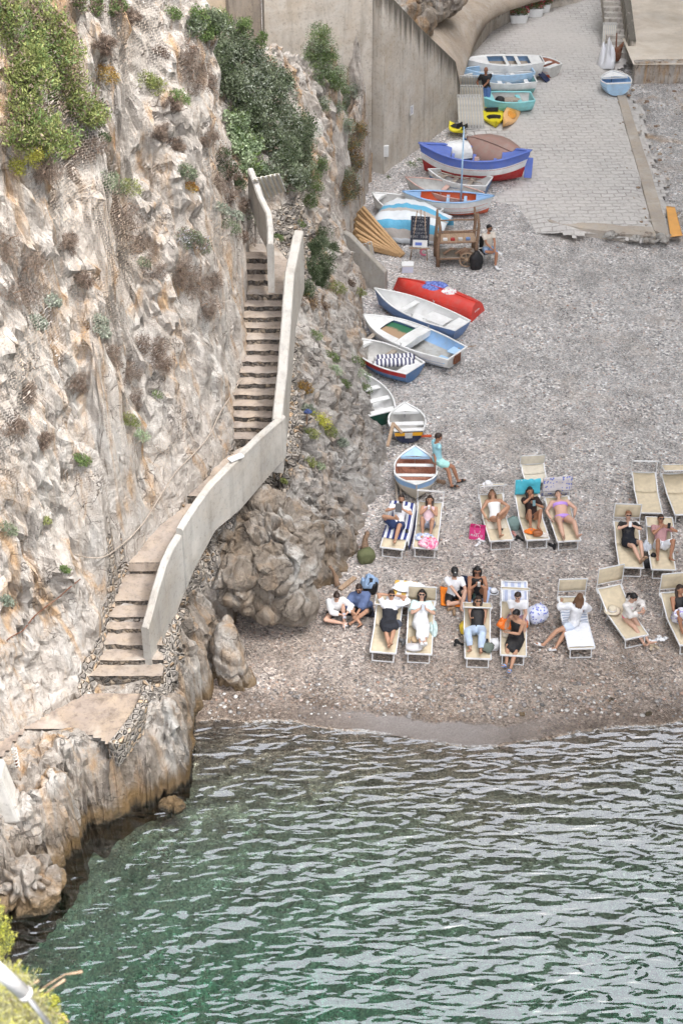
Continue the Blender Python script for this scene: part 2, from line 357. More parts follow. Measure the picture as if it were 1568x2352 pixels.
def paving_mat():
    t = NT('stone_setts'); P = t.geo
    rp = t.n('ShaderNodeVectorMath', {0: t.mapv((1, 1, 0), P, (0, 0, R(-3))), 1: t.n('ShaderNodeVectorMath', {0: t.n('ShaderNodeTexNoise', {'Scale': 1.3, 'Vector': P}).outputs[1], 'Scale': 0.22}, operation='SCALE').outputs[0]}, operation='ADD').outputs[0]
    br = t.n('ShaderNodeTexBrick', {'Vector': rp, 'Scale': 1.0, 'Color1': (0.36, 0.35, 0.335, 1), 'Color2': (0.29, 0.28, 0.27, 1), 'Mortar': (0.20, 0.18, 0.165, 1), 'Mortar Size': 0.022, 'Mortar Smooth': 0.4, 'Bias': 0.0, 'Brick Width': 0.46, 'Row Height': 0.25})
    a = t.noise(0.5, P, 5, 0.65, 0.4); b = t.noise(9, P, 4, 0.7)
    c = t.mix(t.ramp(a, [(0.36, 0), (0.58, 0.85)]), br.outputs[0], (0.36, 0.345, 0.325))
    c = t.mix(t.ramp(b, [(0.3, 0.5), (0.5, 0)]), c, (0.19, 0.165, 0.145))
    c = t.mix(t.ramp(t.noise(0.22, P, 3), [(0.45, 0), (0.75, 0.5)]), c, (0.42, 0.39, 0.36))
    c = t.mix(1.0, c, (1.55, 1.53, 1.51), 'MULTIPLY')
    h = t.math('SUBTRACT', b, t.math('MULTIPLY', br.outputs[1], 1.5))
    return t.done(c, 0.8, t.bump(h, 0.02, 0.9))
M_PAVE = paving_mat()

# ------------------------------------------------------------------ ground: beach and seabed in one sheet
def axis(lo, hi, fine_lo, fine_hi, step, coarse):
    a = list(np.arange(lo, fine_lo, coarse)) + list(np.arange(fine_lo, fine_hi, step)) + list(np.arange(fine_hi, hi + coarse, coarse))
    return np.array(a)
gx = axis(-150, 150, -10, 16, 0.16, 10); gy = axis(-60, 240, 12, 70, 0.16, 10)
X, Y = np.meshgrid(gx, gy)
Z = Gn(X, Y)
def fnoise(X, Y, sc, seed=0.0, amp=1.0):
    out = np.empty(X.size)
    xs = X.ravel(); ys = Y.ravel()
    for i in range(out.size): out[i] = noise.fractal((xs[i] * sc, ys[i] * sc, seed), 1.0, 2.0, 3)
    return out.reshape(X.shape) * amp
RAMP_BL, RAMP_BR = PG(1235, 505), PG(1520, 535)
msk = (X > -10) & (X < 16) & (Y > 12) & (Y < 70)
nz = np.zeros(X.shape); idx = np.where(msk)
for i, j in zip(*idx): nz[i, j] = noise.fractal((X[i, j] * 0.6, Y[i, j] * 0.6, 3.1), 1.0, 2.0, 3)
D = Y - np.interp(X, SHX, SHY)
Z = Z + nz * np.clip(0.02 + 0.03 * np.clip(D, -2, 3) / 3, 0.01, 0.05) * 1.2
Z = np.where(D < -1, Z + nz * 0.12, Z)
# the gravel lies lower to the right of the slipway
low = np.clip((X - 6.2 - (Y - 45) * 0.02) / 1.0, 0, 1) * np.clip((Y - 44.5) / 2.0, 0, 1)
Z = Z - 0.28 * low
def ground_mesh():
    n, m = X.shape
    vs = np.stack([X.ravel(), Y.ravel(), Z.ravel()], 1)
    ii = np.arange(n * m).reshape(n, m)
    f = np.stack([ii[:-1, :-1].ravel(), ii[:-1, 1:].ravel(), ii[1:, 1:].ravel(), ii[1:, :-1].ravel()], 1)
    return vs, f
def np_mesh(name, vs, f, mat, kind=None, attrs=None, smooth=True, label=None, cat=None):
    me = bpy.data.meshes.new(name)
    me.vertices.add(len(vs)); me.vertices.foreach_set('co', np.asarray(vs, np.float32).ravel())
    k = f.shape[1]
    me.loops.add(f.size); me.loops.foreach_set('vertex_index', f.astype(np.int32).ravel())
    me.polygons.add(len(f)); me.polygons.foreach_set('loop_start', (np.arange(len(f)) * k).astype(np.int32)); me.polygons.foreach_set('loop_total', np.full(len(f), k, np.int32))
    me.materials.append(mat); me.update(calc_edges=True)
    me.polygons.foreach_set('use_smooth', np.full(len(f), smooth))
    for an, av in (attrs or {}).items():
        av = np.asarray(av)
        if av.ndim == 1: at = me.attributes.new(an, 'FLOAT', 'POINT'); at.data.foreach_set('value', av.astype(np.float32))
        else: at = me.attributes.new(an, 'FLOAT_COLOR', 'POINT'); at.data.foreach_set('color', np.concatenate([av, np.ones((len(av), 1))], 1).astype(np.float32).ravel())
    me.validate(); o = bpy.data.objects.new(name, me); COL.objects.link(o); tag(o, label, cat, None, kind); return o
vs, f = ground_mesh()
sb = np.clip(1.15 - np.abs(X - 1.9) / 3.2, 0, 1) * 1.2 + 0.12 * np.clip((X - 3) / 4, 0, 1)
ground = np_mesh('ground', vs, f, M_GRAVEL, 'structure', {'shore': np.clip(D, -5, 5).ravel(), 'sandbar': np.clip(sb, 0, 1).ravel()})
def BG_(px, py):      # point on the real ground mesh under a photo position
    return PG(px, py)

# ------------------------------------------------------------------ the headland: heights measured at points, joined smoothly, then broken up
pts = []
def C(*a):
    for (px, py, z) in a: pts.append(W(px, py, z))
FOOT_PX = [(-400, 2560), (-60, 2275), (45, 2215), (130, 2130), (185, 2050), (195, 2005), (205, 1962), (245, 1945), (310, 1905), (380, 1872), (438, 1832), (446, 1760), (438, 1690), (448, 1640), (478, 1600), (505, 1560), (522, 1490), (540, 1440), (572, 1350), (615, 1310), (665, 1335), (695, 1425), (718, 1360), (780, 1330), (812, 1285), (824, 1230), (852, 1160), (897, 1110), (893, 1030), (868, 965), (850, 870), (838, 780), (832, 700), (846, 640), (800, 600), (815, 520), (838, 460), (852, 405), (868, 392)]
FOOT = [PG(px, py) for px, py in FOOT_PX]
for p in FOOT: pts.append(p.copy())
# landing and ledge by the water
C((0, 1700, 2.0), (-150, 1760, 2.0), (-150, 1840, 1.95), (0, 1740, 2.0), (60, 1670, 2.0), (100, 1642, 2.0), (165, 1670, 2.0), (200, 1592, 2.0), (265, 1715, 2.0), (345, 1600, 2.0), (345, 1650, 1.9), (270, 1640, 2.0))
# sea rocks
C((398, 1655, 1.75), (430, 1690, 1.3), (400, 1720, 1.25), (430, 1760, 0.7), (365, 1790, 0.75), (390, 1830, 0.45))
C((292, 1740, 1.85), (310, 1790, 1.5), (290, 1850, 1.15), (245, 1905, 0.55), (330, 1860, 0.55), (240, 1800, 1.0), (232, 1870, 0.5), (350, 1740, 1.2))
C((110, 1705, 2.15), (180, 1725, 1.95), (205, 1800, 1.5), (150, 1800, 1.75), (90, 1800, 1.75), (185, 1870, 1.0), (130, 1900, 1.0), (180, 1930, 0.5), (60, 1880, 1.5))
C((0, 1820, 1.85), (-120, 1900, 1.9), (0, 1950, 1.5), (50, 2010, 1.1), (120, 1995, 0.75), (165, 2010, 0.45), (70, 2080, 0.55), (0, 2120, 0.75), (110, 2090, 0.3), (-120, 2120, 1.2), (20, 2170, 0.35), (-60, 2200, 0.5))
# between the lower flight and the beach
C((368, 1540, 2.05), (384, 1443, 2.4), (402, 1378, 2.75), (440, 1300, 2.9), (496, 1210, 3.05), (552, 1162, 3.15), (600, 1110, 3.3), (657, 1040, 3.55))
C((420, 1560, 1.6), (450, 1500, 1.45), (440, 1430, 1.9), (470, 1400, 1.7), (470, 1330, 2.2), (500, 1480, 0.9), (480, 1540, 0.9), (495, 1420, 1.3), (510, 1290, 2.3), (400, 1620, 1.7))
# seaward shoulder under the upper flight
C((675, 960, 4.0), (683, 860, 4.4), (690, 760, 4.9), (700, 700, 5.3), (720, 620, 5.2), (715, 560, 5.4), (725, 800, 4.2), (730, 900, 3.7), (720, 1000, 3.2), (700, 1100, 2.7), (640, 1130, 2.9), (620, 1180, 2.8), (690, 1200, 2.1), (712, 1290, 1.3), (725, 1330, 0.9), (560, 1290, 2.2), (600, 1240, 2.6), (655, 1250, 2.4), (760, 1240, 1.3), (770, 1140, 1.9), (780, 1040, 2.3), (780, 940, 2.7), (790, 850, 2.9), (790, 770, 3.2), (770, 700, 3.9), (820, 720, 2.2), (825, 800, 1.8), (840, 900, 1.6), (860, 1000, 1.2), (850, 1080, 1.0), (800, 1180, 1.0), (740, 630, 4.6), (790, 650, 3.0), (780, 590, 3.2), (760, 520, 4.4))
# gully and scrubby rock behind the stairs, below the tall walls
C((600, 600, 6.6), (645, 600, 6.4), (640, 520, 6.6), (680, 480, 6.3), (600, 470, 7.2), (640, 400, 7.0), (700, 400, 6.4), (750, 400, 5.4), (790, 440, 3.9), (800, 350, 4.6), (770, 280, 6.2), (820, 260, 5.0), (840, 330, 3.2), (720, 300, 7.0), (650, 280, 7.8), (700, 180, 8.3), (780, 180, 7.0), (830, 160, 6.3), (600, 200, 9.2), (650, 110, 9.6), (760, 90, 8.6), (560, 120, 10.4), (820, 60, 8.0), (500, 90, 11.2))
# the netted face left of the stairs: rises at 60-70 degrees from the inner edge of the path
EDGE = [(-420, 1880, 2.0), (-150, 1760, 2.0), (0, 1695, 2.0), (100, 1640, 2.0), (196, 1590, 2.0), (212, 1550, 2.1), (235, 1480, 2.5), (250, 1400, 2.95), (272, 1330, 3.1), (300, 1290, 3.25), (350, 1225, 3.5), (428, 1140, 3.85), (480, 1085, 3.95), (540, 1035, 4.05), (536, 960, 4.4), (556, 850, 5.1), (563, 760, 5.7), (566, 680, 6.25), (566, 600, 6.6)]
for (px, py, z) in EDGE: pts.append(W(px, py, z))
def face(px, fy, zf, slope, top, bul=0.0, n=9):
    """points up a face of a given steepness above its foot"""
    a = W(px, fy, zf)
    for i in range(1, n + 1):
        py = fy + (top - fy) * i / n
        d = ray(px, py); c = 1 / math.tan(R(slope))
        # Y = a.y + c (z - zf)  and  Y = d.y t, z = CH + d.z t
        t = (a.y + c * (CH - zf)) / (d.y - c * d.z)
        z = CH + d.z * t; b = bul * math.sin(math.pi * i / n)
        t = (a.y - b + c * (CH - zf)) / (d.y - c * d.z); pts.append(d * t + Vector((0, 0, CH)))
face(-420, 1860, 2.0, 66, -500, 0, 8); face(-150, 1750, 2.0, 66, -500, 0.3, 9)
face(10, 1685, 2.0, 67, -450, 0.5, 11); face(95, 1630, 2.0, 67, -400, 0.3, 10); face(180, 1590, 2.0, 66, -350, -0.2, 10)
face(235, 1440, 2.9, 66, -300, 0.5, 9); face(300, 1270, 3.3, 66, -250, 0.1, 8); face(365, 1190, 3.6, 66, -200, 0.5, 8)
face(425, 1120, 3.9, 66, -60, 0.5, 7); face(480, 1060, 4.0, 65, 130, 0.4, 6); face(520, 960, 4.4, 66, 330, 0.2, 5); face(545, 800, 5.3, 68, 480, 0.1, 3)
for x_, y_, z_ in ((-14, 50, 8), (-10, 47, 8), (-7.5, 45, 7), (-5, 46, 5), (-2.5, 47.5, 4.5), (0, 50, 3.5), (-6, 52, 3), (-1, 55, 3), (-12, 58, 5), (1, 60, 3), (-4.6, 42.5, 8.2)): pts.append(Vector((x_, y_, z_)))
P3 = np.array([tuple(p) for p in pts]); P3 = P3[(P3[:, 2] < 40)]
def rbf_fit(P):
    n = len(P); d = np.sqrt(((P[:, None, :2] - P[None, :, :2]) ** 2).sum(-1) + 0.02)
    A = np.zeros((n + 3, n + 3)); A[:n, :n] = -d + np.eye(n) * 0.02; A[:n, n] = 1; A[:n, n + 1:] = P[:, :2]; A[n, :n] = 1; A[n + 1:, :n] = P[:, :2].T
    b = np.zeros(n + 3); b[:n] = P[:, 2]
    w = np.linalg.solve(A, b)
    def ev(x, y):
        out = np.empty(x.size); xr = x.ravel(); yr = y.ravel()
        for s in range(0, x.size, 20000):
            dd = np.sqrt((xr[s:s + 20000, None] - P[None, :, 0]) ** 2 + (yr[s:s + 20000, None] - P[None, :, 1]) ** 2 + 0.02)
            out[s:s + 20000] = -dd @ w[:n] + w[n] + w[n + 1] * xr[s:s + 20000] + w[n + 2] * yr[s:s + 20000]
        return out.reshape(x.shape)
    return ev
rbf = rbf_fit(P3)
def inside(poly, x, y):
    c = np.zeros(x.shape, bool); n = len(poly)
    for i in range(n):
        x1, y1 = poly[i][0], poly[i][1]; x2, y2 = poly[i - 1][0], poly[i - 1][1]
        c ^= ((y1 > y) != (y2 > y)) & (x < (x2 - x1) * (y - y1) / (y2 - y1 + 1e-12) + x1)
    return c
def seg_dist(poly, x, y, closed=False):
    d = np.full(x.shape, 1e9); n = len(poly)
    for i in range(n if closed else n - 1):
        a = poly[i]; b = poly[(i + 1) % n]; ex, ey = b[0] - a[0], b[1] - a[1]
        t = np.clip(((x - a[0]) * ex + (y - a[1]) * ey) / (ex * ex + ey * ey + 1e-9), 0, 1)
        d = np.minimum(d, np.hypot(x - a[0] - ex * t, y - a[1] - ey * t))
    return d
# path: pairs of inner / outer edge points with their height
PATH = [((196, 1592), (345, 1592), 2.0), ((205, 1551), (350, 1551), 2.165), ((225, 1515), (352, 1515), 2.33), ((240, 1479), (350, 1479), 2.5), ((245, 1443), (346, 1443), 2.66), ((248, 1414), (352, 1414), 2.83), ((262, 1378), (358, 1378), 3.0), ((285, 1312), (385, 1312), 3.1), ((299, 1292), (390, 1292), 3.3), ((350, 1222), (428, 1222), 3.5), ((430, 1157), (470, 1157), 3.65), ((430, 1139), (478, 1139), 3.8), ((485, 1085), (545, 1080), 3.95), ((545, 1032), (615, 1000), 4.0)]
N2 = 14
for i in range(1, N2 + 1):
    f_ = i / N2; py = 1032 - 356 * f_; xl = np.interp(py, [676, 735, 840, 930, 1032], [568, 569, 564, 538, 546]); xr = np.interp(py, [676, 804, 900, 960, 1032], [657, 648, 640, 632, 600])
    PATH.append(((xl, py), (xr, py), 4.0 + 2.3 * f_))
PATH += [((566, 645), (657, 645), 6.32), ((568, 600), (660, 598), 6.5), ((572, 560), (630, 560), 6.7)]
PW = [(W(a[0], a[1], z), W(b[0], b[1], z)) for a, b, z in PATH]
LAND = [W(px, py, 2.0) for px, py in ((-150, 1765), (0, 1700), (60, 1668), (100, 1642), (196, 1592), (345, 1592), (340, 1625), (268, 1712), (165, 1668), (60, 1672), (0, 1738), (-150, 1830))]
STEP = 0.045
cx = np.arange(-15.5, 3.2, STEP); cy = np.arange(11, 62, STEP)
CX, CY = np.meshgrid(cx, cy)
poly = [(p.x, p.y) for p in FOOT] + [(1.6, 60), (-16, 60), (-16, 8)]
IN = inside(poly, CX, CY)
dfoot = seg_dist([(p.x, p.y) for p in FOOT], CX, CY)
# only what the photo could show: drop the grid far outside a generous view cone
keep = IN | (dfoot < 0.45)
CZ = np.full(CX.shape, -3.0); kk = np.where(keep)
CZ[kk] = rbf(CX[kk], CY[kk])
gz = Gn(CX, CY)
CZ = np.where(IN, CZ, np.minimum(CZ, gz - 1.2 * dfoot))
pmask = np.zeros(CX.shape, bool); pz = np.zeros(CX.shape)
for i in range(len(PW) - 1):
    q = [PW[i][0], PW[i][1], PW[i + 1][1], PW[i + 1][0]]
    ins = inside(q, CX, CY) & ~pmask
    a = (PW[i][0] + PW[i][1]) / 2; b = (PW[i + 1][0] + PW[i + 1][1]) / 2; e = b - a; L2 = e.x ** 2 + e.y ** 2
    t = np.clip(((CX - a.x) * e.x + (CY - a.y) * e.y) / L2, 0, 1)
    pz = np.where(ins, a.z + 0 * t, pz); pmask |= ins
lm = inside(LAND, CX, CY) & ~pmask; pz = np.where(lm, 2.0, pz); pmask |= lm
cl = [((a + b) / 2) for a, b in PW]
dpath = np.minimum(seg_dist([(a.x, a.y) for a, b in PW], CX, CY), seg_dist([(b.x, b.y) for a, b in PW], CX, CY))
dpath = np.minimum(dpath, seg_dist([(p.x, p.y) for p in LAND], CX, CY, True)); dpath = np.where(pmask, 0, dpath)
CZ = np.where(pmask, np.minimum(CZ, pz - 0.10), CZ)
# broken rock: push every point along the slope's own normal
gyv, gxv = np.gradient(CZ, STEP); nn = np.stack([-gxv, -gyv, np.ones_like(CZ)], -1)
for ax in range(2): pass
nn /= np.linalg.norm(nn, axis=-1, keepdims=True)
kk = np.where(keep & ~pmask & (CZ < 26))
xs, ys, zs_ = CX[kk], CY[kk], CZ[kk]
right = 1 / (1 + np.exp(-(xs - (-4.6 + (ys - 24) * 0.30)) / 0.5))        # 1 on the seaward, greyer and blockier rock
disp = np.empty(len(xs)); fr = noise.fractal; vor = noise.voronoi
for i in range(len(xs)):
    x, y, z = xs[i], ys[i], zs_[i]; r = right[i]
    wx = noise.noise((x * 0.7, y * 0.7, z * 0.7 + 9)) * 0.6
    folds = fr((x * 0.75 + wx, y * 0.5, z * 0.20 + x * 0.1), 1.0, 2.0, 4)
    sx_ = x * 0.86 + z * 0.42; sz_ = z * 0.86 - x * 0.42                                # beds dip seaward
    d1, _ = vor((sx_ * 1.0 + wx, y * 0.95 + wx, sz_ * 0.55))
    blk = min((d1[1] - d1[0]) * 2.2, 1.0)
    b2, _ = vor((x * 3.1 + wx * 2, y * 3.1, z * 2.3 + wx))
    blk2 = min((b2[1] - b2[0]) * 2.0, 1.0)
    rg = abs(fr((x * 1.3 + 7, y * 1.3, z * 0.8), 1.0, 2.0, 3))
    fn = fr((x * 4.5, y * 4.5, z * 3.6), 1.0, 2.0, 3)
    sx_ = x * 0.86 + z * 0.42; sz_ = z * 0.86 - x * 0.42                                # beds dip seaward
    bed = noise.ridged_multi_fractal((sx_ * 1.5 + wx, y * 0.8, sz_ * 0.45), 0.9, 2.1, 4, 1.0, 2.0) - 1.1
    q1 = d1 and _ and _[0]; c1_ = noise.noise((q1[0] * 9.1, q1[1] * 9.7, q1[2] * 8.3))
    d3, p3_ = vor((sx_ * 2.3 + wx, y * 1.7 + wx, sz_ * 1.1)); q3 = p3_[0]; c3_ = noise.noise((q3[0] * 9.1, q3[1] * 9.7, q3[2] * 8.3))
    f2 = fr((x * 11, y * 11, z * 9), 1.0, 2.0, 2)
    disp[i] = 0.24 * c1_ + 0.11 * c3_ + 0.028 * f2 + 0.40 * folds * (1 - 0.35 * r) + (0.05 + 0.13 * r) * (blk - 0.55) + (0.02 + 0.03 * r) * (blk2 - 0.5) + (0.085 + 0.05 * r) * bed - (0.20 + 0.16 * r) * max(0.0, 0.15 - rg) / 0.15 + 0.06 * fn
amp = np.clip(dpath[kk] / 0.55, 0.06, 1) * np.clip(0.35 + dfoot[kk] / 0.8, 0, 1)
VX, VY, VZ = CX.copy(), CY.copy(), CZ.copy()
VX[kk] += nn[kk][:, 0] * disp * amp; VY[kk] += nn[kk][:, 1] * disp * amp; VZ[kk] += nn[kk][:, 2] * disp * amp
fm = keep[:-1, :-1] & keep[:-1, 1:] & keep[1:, 1:] & keep[1:, :-1]
fm &= (CZ[:-1, :-1] < 26)
ii = np.arange(CX.size).reshape(CX.shape)
F = np.stack([ii[:-1, :-1][fm], ii[:-1, 1:][fm], ii[1:, 1:][fm], ii[1:, :-1][fm]], 1)
used = np.unique(F); remap = np.full(CX.size, -1); remap[used] = np.arange(len(used)); F = remap[F]
V = np.stack([VX.ravel()[used], VY.ravel()[used], VZ.ravel()[used]], 1)
zr = 1 / (1 + np.exp(-(CX - (-4.3 + (CY - 24) * 0.30)) / 0.4)); zr = zr.ravel()[used]
cob = np.zeros(CX.shape)
OUT = [b for a, b in PW]                      # stones in mortar hug the outer side of the path
dout = seg_dist([(b.x, b.y) for b in OUT], CX, CY)
wid = np.interp(CY, [22, 24.5, 26, 29, 31.5, 34], [0.55, 0.5, 0.65, 0.5, 0.75, 0.45])
cob = np.clip(1.2 - dout / wid, 0, 1); dinn = seg_dist([(a.x, a.y) for a, b in PW[:8]], CX, CY)
cob = np.maximum(cob, np.clip(1.1 - dinn / 0.22, 0, 1)); cob = np.where(CY > 34.5, cob * 0.3, cob)
gul = inside([tuple(W(px, py, 6.2)[:2]) for px, py in ((625, 640), (632, 540), (650, 470), (740, 440), (735, 560), (690, 600))], CX, CY); cob = np.maximum(cob, gul * 1.0)
# brownness: low rocks, the rock by the cave and the sea rocks
bz = np.clip((2.3 - CZ) / 1.2, 0, 1) * (zr.max() if False else 1.0)
bz = np.where(CY > 31, bz * np.clip((33 - CY) / 2, 0, 1), bz) * 0.95
bro = np.maximum(bz, np.clip((CX + 4.5) / 1, 0, 1) * np.clip((28.6 - CY) / 1.0, 0, 1) * 0.75)
cob *= np.clip(1.5 - (VZ - np.interp(CY, [a.y for a, b in PW], [a.z for a, b in PW])) / 0.35, 0, 1)
zone = np.stack([zr * 0.85, bro.ravel()[used], cob.ravel()[used]], 1)
cliff = np_mesh('cliff', V, F, M_ROCK, 'structure', {'zone': zone}, smooth=False)
# unseen gorge cliffs, raised and darkened to block sky and shape the water's reflections
def scrub_mat():
    t = NT('scrub_covered_mountain'); a = t.noise(0.12, t.geo, 6, 0.7); b = t.noise(0.9, t.geo, 4, 0.7)
    c = t.mix(t.ramp(a, [(0.45, 0), (0.6, 1)]), (0.055, 0.07, 0.035), (0.22, 0.20, 0.17)); c = t.mix(t.ramp(b, [(0.4, 0.5), (0.6, 0)]), c, (0.03, 0.04, 0.02)); return t.done(c, 0.9, t.bump(b, 0.8, 1.0))
M_SCRUB = scrub_mat()
def gorge(name, line, top, seed, step=2.4, top0=None, mat=None):
    L = [Vector(p) for p in line]; rows = []
    acc = []
    for a, b in zip(L[:-1], L[1:]):
        n = max(1, int((b - a).length / step))
        acc += [a.lerp(b, i / n) for i in range(n)]
    acc.append(L[-1]); N = 22; tend = top
    for k, p in enumerate(acc):
        q = acc[min(k + 1, len(acc) - 1)] - acc[max(k - 1, 0)]; out = Vector((-q.y, q.x, 0)).normalized()
        row = []; top = tend if top0 is None else tend + (top0 - tend) * max(0, 1 - k / (1.0 * len(acc))) ** 1.2
        for j in range(N + 1):
            h = j / N; z = p.z + (top - p.z) * h
            o = out * (h * (top - p.z) * 0.06) + out * (fr((p.x * 0.06, p.y * 0.06, z * 0.06 + seed), 1.0, 2.0, 4) * 5 * min(1, h * 4))
            row.append(Vector((p.x, p.y, z)) + o)
        rows.append(row)
    mb = MB(); mb.grid(rows, 0, False); return mb.build(name, mat or M_ROCK, kind='structure')
gorge('unseen_gorge_cliff', [(-30, -30, -4), (-22, -20, -4), (-15.5, 12, 0), (-14.0, 30, 14), (-12.5, 45, 20), (-16, 60, 14), (-14, 84, 5)], 110, 1.0, 2.4, None, M_SCRUB)
gorge('unseen_gorge_cliff', [(-14, 84, 5), (-6, 92, 5), (2, 96, 5), (10, 100, 5), (34, 96, 5)], 66, 3.0, 2.4, 135, M_SCRUB)
gorge('unseen_gorge_cliff', [(34, 96, 4), (27, 60, 3), (22, 30, 0), (26, -30, -5)], 60, 5.0, 2.4, None, M_SCRUB)
# ------------------------------------------------------------------ water
def water_mat():
    t = NT('sea_water'); P = t.geo
    # ripples run roughly parallel to the shore, bent round in arcs; broad swell + short chop
    w0 = t.noise(0.9, t.mapv((0.5, 1.0, 1), P, (0, 0, R(8))), 2, 0.5, 0.4)
    w1 = t.noise(5.0, t.mapv((0.36, 1.0, 1), P, (0, 0, R(10))), 1, 0.45, 0.5)
    w2 = t.noise(10.0, t.mapv((0.5, 1.0, 1), P, (0, 0, R(-10))), 2, 0.5, 0.3)
    h = t.math('ADD', t.math('MULTIPLY', w0, 0.45), t.math('ADD', t.math('MULTIPLY', w1, 0.25), t.math('MULTIPLY', w2, 0.018)))
    sepp = t.n('ShaderNodeSeparateXYZ', {0: P})
    nrm = t.bump(h, 0.27, 1.0)
    fres = t.n('ShaderNodeFresnel', {'IOR': 2.3, 'Normal': nrm}).outputs[0]
    gl = t.n('ShaderNodeBsdfGlossy', {'Roughness': 0.06, 'Color': (1, 1, 1, 1), 'Normal': nrm}).outputs[0]
    tr = t.n('ShaderNodeBsdfRefraction', {'IOR': 1.08, 'Roughness': 0.0, 'Color': (1, 1, 1, 1), 'Normal': nrm}).outputs[0]
    tp = t.n('ShaderNodeBsdfTransparent').outputs[0]
    mx = t.n('ShaderNodeMixShader', {0: fres, 1: tp, 2: gl}).outputs[0]
    t.t.links.new(mx, t.out.inputs[0])
    ab = t.n('ShaderNodeVolumeAbsorption', {'Color': (0.12, 0.80, 0.68, 1), 'Density': 0.46}).outputs[0]
    t.t.links.new(ab, t.out.inputs[1])
    return t.mat
M_WATER = water_mat()
mb = MB(); mb.box((0, -20, -10), (300, 110, 20)); water = mb.build('water', M_WATER, kind='structure')

# thin broken line of foam where the water meets the beach
t = NT('foam'); fa = t.noise(9, t.geo, 5, 0.75); ff = t.ramp(t.math('ADD', fa, t.math('MULTIPLY', t.noise(0.8, t.geo, 2), 0.5)), [(0.74, 0), (0.92, 0.45)])
t.t.links.new(t.n('ShaderNodeMixShader', {0: ff, 1: t.n('ShaderNodeBsdfTransparent').outputs[0], 2: t.n('ShaderNodeBsdfDiffuse', {'Color': (0.8, 0.8, 0.78, 1)}).outputs[0]}).outputs[0], t.out.inputs[0])
fr_rows = []
for x in np.arange(-3.2, 9.5, 0.05):
    y0 = float(np.interp(x, SHX, SHY)); 
    ys_ = np.arange(y0 - 1.2, y0 + 1.2, 0.03); zs2 = [G(x, y) + 0.05 * 0.6 * noise.fractal((x * 0.6, y * 0.6, 3.1), 1, 2, 3) for y in ys_]; yy = float(ys_[int(np.argmin(np.abs(zs2)))])
    w_ = 0.07 + 0.10 * abs(noise.noise((x * 1.3, 0, 7))); fr_rows.append([Vector((x, yy - w_ + 0.05 * noise.noise((x * 4, 1, 0)), 0.008)), Vector((x, yy, 0.012)), Vector((x, yy + w_ * 0.6, 0.02))])
mb = MB(); mb.grid(fr_rows, 0, True); mb.build('foam', t.mat, kind='stuff')
# ------------------------------------------------------------------ rocks that overhang or stand apart
def rock(name, c, r, seed, rz=0.0, sub=5, rough=0.22, tilt=(0, 0), zone=(0.8, 0.5, 0), flat=None, sc=1.0):
    bm = bmesh.new(); bmesh.ops.create_icosphere(bm, subdivisions=sub, radius=1)
    Rm = Matrix.Rotation(rz, 3, 'Z') @ Matrix.Rotation(tilt[0], 3, 'X') @ Matrix.Rotation(tilt[1], 3, 'Y')
    r = Vector(r); m = min(r); s = seed * 7.3
    for v in bm.verts:
        q = v.co.copy(); p = Vector((q.x * r.x, q.y * r.y, q.z * r.z)) * sc
        w = noise.noise((p.x * 0.8 + s, p.y * 0.8, p.z * 0.8)) * 0.5
        d1, _ = noise.voronoi((p.x * 1.1 + s + w, p.y * 1.1 + w, p.z * 1.1)); blk = min((d1[1] - d1[0]) * 2.2, 1)
        rg = abs(noise.fractal((p.x * 1.2 + s, p.y * 1.2, p.z * 0.9), 1, 2, 3))
        k = rough * (0.9 * noise.fractal((p.x * 0.7 + s, p.y * 0.7, p.z * 0.7), 1, 2, 4) + 0.55 * (blk - 0.5) - 0.9 * max(0, 0.14 - rg) / 0.14 + 0.22 * noise.fractal((p.x * 4 + s, p.y * 4, p.z * 4), 1, 2, 3)) + rough * 0.5 * noise.noise((_[0][0] * 9.1, _[0][1] * 9.7, _[0][2] * 8.3))
        v.co = Vector((q.x * r.x, q.y * r.y, q.z * r.z)) + q * (k * (0.4 + 0.6 * m))
        if flat is not None and v.co.z < flat: v.co.z = flat + (v.co.z - flat) * 0.2
        v.co = Rm @ v.co
    bm.verts.index_update(); vs = np.array([tuple(v.co + Vector(c)) for v in bm.verts]); fs = np.array([[q.index for q in f.verts] for f in bm.faces]); bm.free()
    zz = np.tile(np.array(zone, float), (len(vs), 1))
    return np_mesh(name, vs, fs, M_ROCK, 'structure', {'zone': zz}, smooth=False)
b0 = W(622, 1275, 2.15)
rock('overhanging_rock', b0 + Vector((0.06, 0.25, 0.12)), (1.05, 1.25, 1.35), 1, R(10), 6, 0.34, (R(-12), R(-8)), (1.0, 0.95, 0))
rock('overhanging_rock', W(560, 1330, 1.9) + Vector((-0.1, 0.3, 0)), (0.62, 0.9, 0.85), 2, R(-20), 5, 0.3, (R(10), 0), (1.0, 0.95, 0))
rock('overhanging_rock', W(665, 1395, 1.15) + Vector((0.05, 0.35, 0)), (0.60, 0.70, 0.62), 3, R(15), 5, 0.22, (0, R(14)), (1.0, 1.0, 0))
rock('overhanging_rock', W(600, 1330, 1.95) + Vector((0, 1.3, 0.25)), (1.35, 1.35, 0.8), 12, R(0), 5, 0.28, (0, 0), (1.0, 1.0, 0))  # roof rock added to keep light out of the hollow below
rock('rock_pillar', W(535, 1535, 0.5), (0.36, 0.45, 1.2), 4, R(5), 5, 0.26, (R(-8), R(-12)), (0.2, 0.9, 0))
rock('rock_pillar', W(566, 1572, 0.05), (0.28, 0.26, 0.42), 14, R(5), 5, 0.22, (R(-8), R(-8)), (0.1, 0.6, 0))
rock('overhanging_rock', W(560, 1385, 1.35) + Vector((0.0, 0.3, 0)), (0.5, 0.55, 0.42), 16, R(25), 5, 0.25, (0, 0), (1.0, 1.0, 0))
